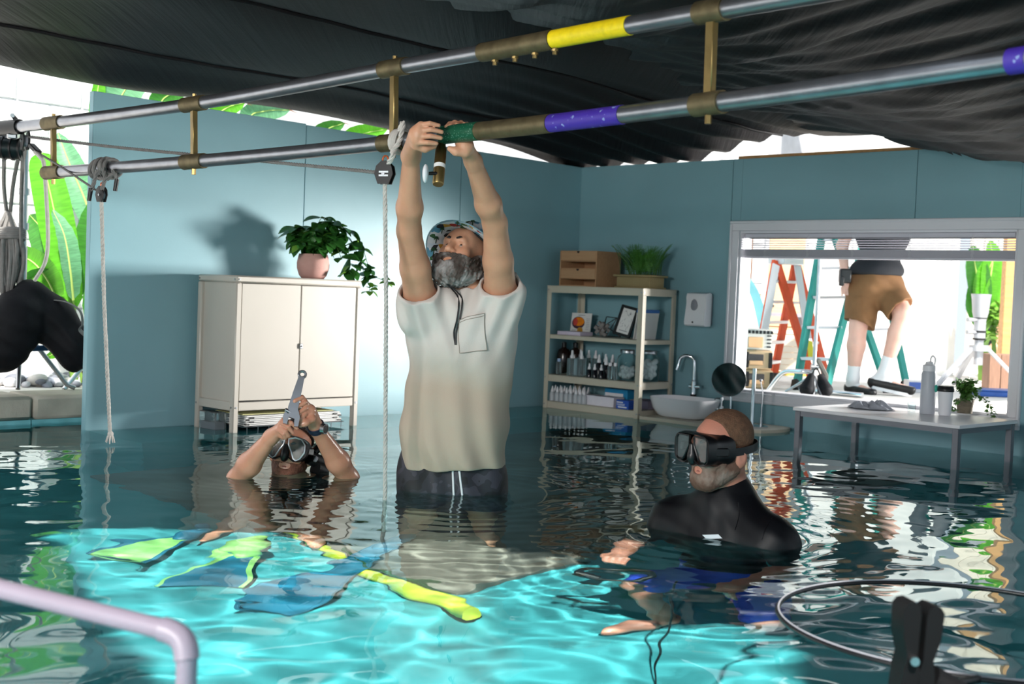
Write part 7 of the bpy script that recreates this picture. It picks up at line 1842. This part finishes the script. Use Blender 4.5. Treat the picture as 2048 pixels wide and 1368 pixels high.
# crate stack
for k, (px0, px1, py0, py1, lab, col, m2) in enumerate(((1484, 1542, 735, 772, 'lowest tan and black crate in the stack by window', (196, 168, 132), M_black), (1484, 1540, 697, 735, 'middle tan crate with black corners in the stack', (206, 176, 140), M_black), (1486, 1540, 655, 697, 'topmost white crate with slotted black rim in the stack', (222, 216, 208), M_black))):
    Yq = 9.0; c0, c1 = P(px0, py1, Yq), P(px1, py0, Yq)
    z0 = DECK_Z + (0, 0.135, 0.275)[k]; z1 = DECK_Z + (0.134, 0.274, 0.425)[k]; W_ = abs(c1.x - c0.x)
    t = thing('storage_crate', lab, 'crate', ((c0.x + c1.x) / 2, Yq, z0), group='crates stacked by the window')
    MB().box((0, 0, (z1 - z0) / 2), (W_, 0.2, z1 - z0 - 0.002), bev=0.012).build('shell', mat('crate_%d' % k, col, rough=0.5), t)
    if k < 2:
        fp = MB().box((-0.02, -0.102, (z1 - z0) * 0.55), (W_ * 0.55, 0.012, (z1 - z0) * 0.5), bev=0.004).build('front_recess', mat('shadow_grey', (70, 66, 66), rough=0.6), t)
        MB().box((-0.02, -0.112, (z1 - z0) * 0.36), (W_ * 0.5, 0.012, 0.03), bev=0.004).build('label_holder', mat('peach', (236, 186, 140), rough=0.5), fp)
        for sx in (-1, 1): MB().box((sx * W_ * 0.43, -0.102, (z1 - z0) / 2), (0.026, 0.02, (z1 - z0) * 0.8), bev=0.004).build('latch', M_black, t)
    else:
        MB().box((-0.025, -0.103, 0.055), (W_ * 0.55, 0.012, 0.075), bev=0.003).build('label_panel', MATS.get('peach') or M_white, t)
        for j in range(7): MB().box((-W_ / 2 + 0.022 + j * 0.0265, -0.101, 0.128), (0.017, 0.01, 0.022)).build('slot', M_black, t)
        for j in range(4): MB().box((W_ * 0.38, -0.102, 0.025 + j * 0.026), (0.03, 0.008, 0.009)).build('slot', M_black, t)
# pool grab rails on the deck
g1 = thing('pool_rail', 'curved chrome pool handrail outside the window', 'handrail', PZ(1536, 781, DECK_Z))
MB().tube(spline([PZ(1536, 781, DECK_Z), PZ(1536, 781, DECK_Z).lerp(P(1562, 746, 8.7), 0.8), P(1572, 743, 8.68), P(1600, 743, 8.62), P(1622, 745, 8.6), P(1626, 752, 8.6), PZ(1626, 790, DECK_Z)], 5), 0.0165, 12).build('rail', M_chrome, g1, True)
g2 = thing('deck_pipe', 'long chrome pipe lying along the sill outside window', 'pipe', PZ(1665, 790, DECK_Z))
MB().tube([PZ(1600, 785, DECK_Z) + Vector((0, 0, 0.02)), PZ(1725, 797, DECK_Z) + Vector((0, 0, 0.02))], 0.018, 12).build('pipe', M_chrome, g2, True)
g3 = thing('boom_stand', 'slim steel stand with small sandbag beside the teal ladder', 'stand', PZ(1625, 791, DECK_Z))
b_ = PZ(1625, 791, DECK_Z); MB().cyl(b_, Vector((b_.x + 0.005, b_.y, P(1632, 500, b_.y).z)), 0.014, 0.012, 12).build('column', M_steel, g3, True)
for dx, dy in ((-0.16, 0.1), (0.15, 0.1), (0.02, -0.15)): MB().tube([b_ + Vector((0, 0, 0.14)), b_ + Vector((dx, dy, 0.012))], 0.009, 8).build('leg', M_steel, g3, True)
MB().cyl(b_ + Vector((-0.02, 0, 0.19)), b_ + Vector((0.03, 0, 0.19)), 0.02, 0.02, 10).build('knuckle', M_steel, g3, True)
g4 = thing('sandbag', 'small black sandbag at the foot of slim stand', 'sandbag', b_ + Vector((0.02, -0.05, 0)))
S = SDF(b_ - Vector((0.3, 0.3, 0.1)), b_ + Vector((0.3, 0.2, 0.3)), 0.007)
for sx in (-1, 1): S.cone(b_ + Vector((sx * 0.035, -0.07, 0.13)), b_ + Vector((sx * 0.06, -0.09, 0.05)), 0.025, 0.052, 0.03)
S.build('bag', M_bag, g4)
MB().tube(spline([b_ + Vector((-0.03, -0.07, 0.14)), b_ + Vector((0.0, -0.07, 0.19)), b_ + Vector((0.03, -0.07, 0.14))], 5), 0.006, 6).build('strap', M_black, g4, True)
g5 = thing('folding_bracket', 'grey folding bracket leaning by the slim stand', 'bracket', PZ(1650, 786, DECK_Z))
MB().bar(P(1635, 718, 8.75), P(1652, 752, 8.75), 0.05, 0.03, 0.006).build('arm', mat('grey_iron', (116, 112, 106), rough=0.5, metal=0.4), g5, True)
MB().bar(P(1652, 750, 8.75), PZ(1648, 786, DECK_Z), 0.05, 0.03, 0.006).build('arm', MATS['grey_iron'], g5, True)
# surfboard, cushion, bench, boards against the block wall
sf = thing('surfboard', 'teal and cream surfboard leaning at the left of the window', 'surfboard', P(1500, 760, 11.2))
q0, q1, q2_ = P(1484, 560, 11.2), P(1506, 620, 11.2), P(1520, 690, 11.2)
def blade(name, pts, wid, th, m, parent, off=0.0):
    pts = spline(pts, 6); n = len(pts); V = []; F = []
    for i, p in enumerate(pts):
        t_ = i / (n - 1); T_ = (pts[min(i + 1, n - 1)] - pts[max(i - 1, 0)]).normalized(); sd = T_.cross(Vector((0, -1, 0))).normalized(); w_ = wid / 2 * max(0.08, math.sin(math.pi * (0.02 + 0.75 * t_)) ** 0.6)
        for x, y in ((-1, 0), (-0.7, -1), (0.7, -1), (1, 0), (0.7, 1), (-0.7, 1)): V.append(p + sd * (x * w_) + Vector((0, y * th / 2 + off, 0)))
    for i in range(n - 1):
        for k in range(6): F.append((i * 6 + k, i * 6 + (k + 1) % 6, (i + 1) * 6 + (k + 1) % 6, (i + 1) * 6 + k))
    F += [tuple(range(6)), tuple((n - 1) * 6 + k for k in range(6))[::-1]]
    return MB().add(V, F).build(name, m, parent, True)
e_ = P(1512, 760, 11.2); e_.z = DECK_Z
blade('board', [P(1476, 540, 11.2), P(1490, 600, 11.2), P(1504, 680, 11.15), e_], 0.34, 0.06, mat('surf_teal', (84, 136, 146), rough=0.4), sf)
blade('stripe', [P(1482, 560, 11.2), P(1496, 610, 11.2), P(1508, 680, 11.15), e_ + Vector((0, 0, 0.1))], 0.10, 0.02, mat('surf_cream', (230, 222, 200), rough=0.4), sf, -0.035)
cu = thing('dotted_cushion', 'cream cushion with black dots behind the orange ladder', 'cushion', P(1524, 640, 11.5))
S = SDF(P(1524, 607, 11.5) - Vector((0.2, 0.12, 0.18)), P(1524, 607, 11.5) + Vector((0.2, 0.12, 0.18)), 0.008); S.ell(P(1524, 606, 11.5), (0.125, 0.06, 0.085), None, 0.02)
S.build('cushion', ramp_mat('dotted_cloth', [(0.0, (24, 22, 22)), (0.30, (232, 206, 176)), (1.0, (238, 214, 186))], scale=22, rough=0.8, kind='voronoi'), cu)
cs = thing('garden_shelf', 'grey timber shelf carrying the dotted cushion', 'shelf', P(1535, 740, 11.45))
zc_ = P(1524, 606, 11.5).z - 0.085; x0_, x1_ = P(1498, 640, 11.5).x, P(1610, 640, 11.5).x
MB().box(((x0_ + x1_) / 2, 11.5, zc_ - 0.015), (x1_ - x0_, 0.3, 0.03)).build('board', mat('grey_timber', (150, 146, 156), rough=0.8), cs, True)
for x in (x0_ + 0.03, x1_ - 0.03): MB().box((x, 11.5, (zc_ - 0.03 + DECK_Z) / 2), (0.05, 0.26, zc_ - 0.03 - DECK_Z)).build('upright', MATS['grey_timber'], cs, True)
bn = thing('slatted_bench', 'white slatted bench box on the deck behind the orange ladder', 'bench', P(1575, 742, 10.7))
xa, xb = P(1545, 700, 10.7).x, P(1612, 700, 10.7).x; zt2 = P(1575, 668, 10.7).z
for k in range(6): MB().box(((xa + xb) / 2, 10.7, DECK_Z + 0.04 + (zt2 - DECK_Z - 0.04) * (k + 0.5) / 6), (xb - xa, 0.02, (zt2 - DECK_Z - 0.04) / 6 * 0.93), bev=0.002).build('slat', mat('cream_paint', (236, 226, 210), rough=0.6), bn, True)
MB().box(((xa + xb) / 2, 10.85, zt2 + 0.012), (xb - xa + 0.03, 0.34, 0.024), bev=0.004).build('seat', MATS['cream_paint'], bn, True)
for x in (xa + 0.02, xb - 0.02): MB().box((x, 10.85, (zt2 + DECK_Z) / 2), (0.04, 0.28, zt2 - DECK_Z)).build('end_panel', MATS['cream_paint'], bn, True)
MB().box(((xa + xb) / 2, 10.685, DECK_Z + 0.018), (xb - xa + 0.02, 0.03, 0.036)).build('plinth', mat('ochre', (222, 184, 84), rough=0.6), bn, True)
tbw = thing('wooden_board', 'tan plywood board leaning behind the orange ladder', 'board', P(1570, 740, 11.9))
MB().box(P(1572, 560, 11.9) - Vector((0, 0, 0.0)), (0.34, 0.03, 0.9)).box(P(1572, 560, 11.9) - Vector((0, 0, 0.75)), (0.3, 0.03, 0.62)).build('plywood', mat('tan_ply', (214, 178, 140), rough=0.7, var=0.1, stretch=(1, 1, 8)), tbw, True)
pst = thing('timber_post', 'dark timber post at the left edge of window view', 'post', (P(1496, 560, 12.2).x, 12.2, DECK_Z))
MB().box((0, 0, 0.9), (0.06, 0.06, 1.8), bev=0.004).build('post', mat('dark_timber', (110, 82, 62), rough=0.8), pst)
# right: tripod stand, plants, fence
ts_ = PZ(1960, 775, DECK_Z); ts_ = Vector((P(1957, 700, 9.7).x, 9.7, DECK_Z))
t = thing('tripod_stand', 'heavy grey wind-up tripod stand outside the window', 'stand', ts_)
M_mag = mat('grey_magnesium', (176, 178, 184), rough=0.4, metal=0.5, var=0.05)
z_ = lambda y: P(1957, y, 9.7).z
MB().tube([Vector((ts_.x, 9.7, z_(730))), Vector((ts_.x, 9.7, z_(672)))], 0.036, 14).build('lower_column', M_mag, t, True)
MB().tube([Vector((ts_.x, 9.7, z_(680))), Vector((ts_.x, 9.7, z_(636)))], 0.045, 14).build('middle_column', M_mag, t, True)
MB().tube([Vector((ts_.x, 9.7, z_(640))), Vector((ts_.x, 9.7, z_(625))), Vector((ts_.x, 9.7, z_(600))), Vector((ts_.x, 9.7, z_(588)))], [0.045, 0.06, 0.068, 0.075], 14).build('head_casting', M_mag, t, True)
for y in (680, 665, 637): MB().cyl((ts_.x, 9.7, z_(y)), (ts_.x, 9.7, z_(y) + 0.014), 0.05, 0.05, 14).build('collar', M_black, t, True)
for y in (640, 665): MB().cyl((ts_.x - 0.03, 9.68, z_(y)), (ts_.x - 0.11, 9.66, z_(y)), 0.012, 0.018, 10).build('lock_handle', M_mag, t, True)
MB().cyl((ts_.x, 9.7, z_(702)), (ts_.x, 9.7, z_(690)), 0.075, 0.075, 16).build('leg_crown', M_mag, t, True)
for dx, dy in ((-0.36, -0.12), (0.36, -0.1), (-0.05, 0.36)):
    MB().bar((ts_.x + dx * 0.18, 9.7 + dy * 0.18, z_(697)), (ts_.x + dx, 9.7 + dy, DECK_Z + 0.02), 0.045, 0.03, 0.004).build('leg', M_mag, t, True)
bp3 = thing('banana_plant', 'young banana plant behind the grey tripod stand', 'plant', P(1972, 740, 11.1))
bq = P(1968, 740, 11.1); bq.z = DECK_Z
for (pts, w_, m_) in ((((1972, 660), (1966, 590), (1975, 545), (1995, 500)), 0.22, M_ban), (((1965, 650), (1958, 580), (1950, 530), (1945, 490)), 0.22, M_band), (((1970, 650), (1985, 590), (2000, 560), (2030, 545)), 0.18, M_ban), (((1960, 660), (1948, 620), (1945, 600), (1940, 570)), 0.16, M_band), (((1972, 640), (1980, 560), (1985, 520), (1980, 480)), 0.2, M_ban)):
    MB().tube([bq, P(*pts[0], 11.1)], [0.05, 0.02], 8).build('stem', M_bstem, bp3, True); banana_leaf(bp3, [P(*p, 11.1) for p in pts], w_, m_, (0.05, -1, 0.1), rib=0.014)
shb = thing('garden_shrub', 'leafy green shrub in front of the crouching dark haired person', 'shrub', P(1990, 740, 11.0))
sbq = P(1988, 700, 11.0)
MB().tube([Vector((sbq.x, sbq.y, DECK_Z)), sbq, P(1985, 620, 11.0)], [0.03, 0.022, 0.01], 8).build('stem', M_stem, shb, True)
ME_sh = leaf_mesh('shrub_leaf', 0.11, 0.06, M_leaf_l, heart=False); rq = random.Random(31)
for k in range(110):
    p = P(rq.gauss(1988, 13), rq.uniform(612, 680), 11.0 + rq.uniform(-0.2, 0.12)); place_leaf(ME_sh, shb, p, (rq.uniform(-1, 1), rq.uniform(-1, 0.3), rq.uniform(-0.5, 0.8)), rq.uniform(-0.5, 0.5), rq.uniform(0.6, 1.1))
fc = thing('garden_fence', 'white boarded garden fence at the right of window view', 'fence', P(1990, 740, 13.2))
for k in range(16): MB().box((P(1935, 600, 13.2).x + 0.07 + k * 0.146, 13.2, DECK_Z + 1.3), (0.14, 0.03, 2.6), bev=0.003).build('board', MATS['cream_paint'], fc, True)
tp2 = thing('timber_post', 'pale timber post at the right edge of window view', 'post', (P(2015, 600, 10.4).x, 10.4, DECK_Z))
MB().box((0, 0, 1.0), (0.09, 0.09, 2.0), bev=0.004).build('post', M_wood, tp2)
wbx = thing('wooden_box', 'weathered brown wooden box behind the tripod leg', 'box', (P(2005, 745, 10.0).x, 10.0, DECK_Z))
for k in range(3): MB().box((-0.09 + k * 0.092, 0, 0.14), (0.088, 0.16, 0.28), bev=0.004).build('board', mat('brown_timber', (136, 106, 90), rough=0.8, var=0.15, stretch=(8, 8, 1)), wbx)
bx2 = thing('blue_tray', 'flat blue tray on the deck at the right of window', 'tray', PZ(1990, 792, DECK_Z))
MB().box((0, 0, 0.02), (0.3, 0.22, 0.04), bev=0.006).build('tray', mat('blue_plastic', (52, 96, 176), rough=0.4), bx2); MB().box((0, 0, 0.045), (0.32, 0.24, 0.01), bev=0.003).build('rim', MATS['blue_plastic'], bx2)
bx3 = thing('tissue_box', 'small blue and white box on the deck by water bottle', 'box', PZ(1828, 784, DECK_Z))
MB().box((0, 0, 0.045), (0.13, 0.1, 0.09), bev=0.003).build('carton', M_white, bx3); MB().box((0, -0.0505, 0.05), (0.11, 0.002, 0.05)).build('blue_panel', mat('blue_print', (80, 110, 190), rough=0.5), bx3)

# sunlight focused by the ripples also falls on what lies or stands in the water
for o in scene.objects:
    if o.type == 'MESH' and o.name.split('.')[0] in ('swim_fin', 'rail', 'foot_pocket', 'body', 'swim_shorts', 'hose_body', 'hose_strap', 'handle_ring', 'lamp_head', 'cord', 'weight', 'wetsuit_vest', 'rash_guard', 'floor_ledge', 'wall_pool_left'):
        o.cycles.is_caustics_receiver = True
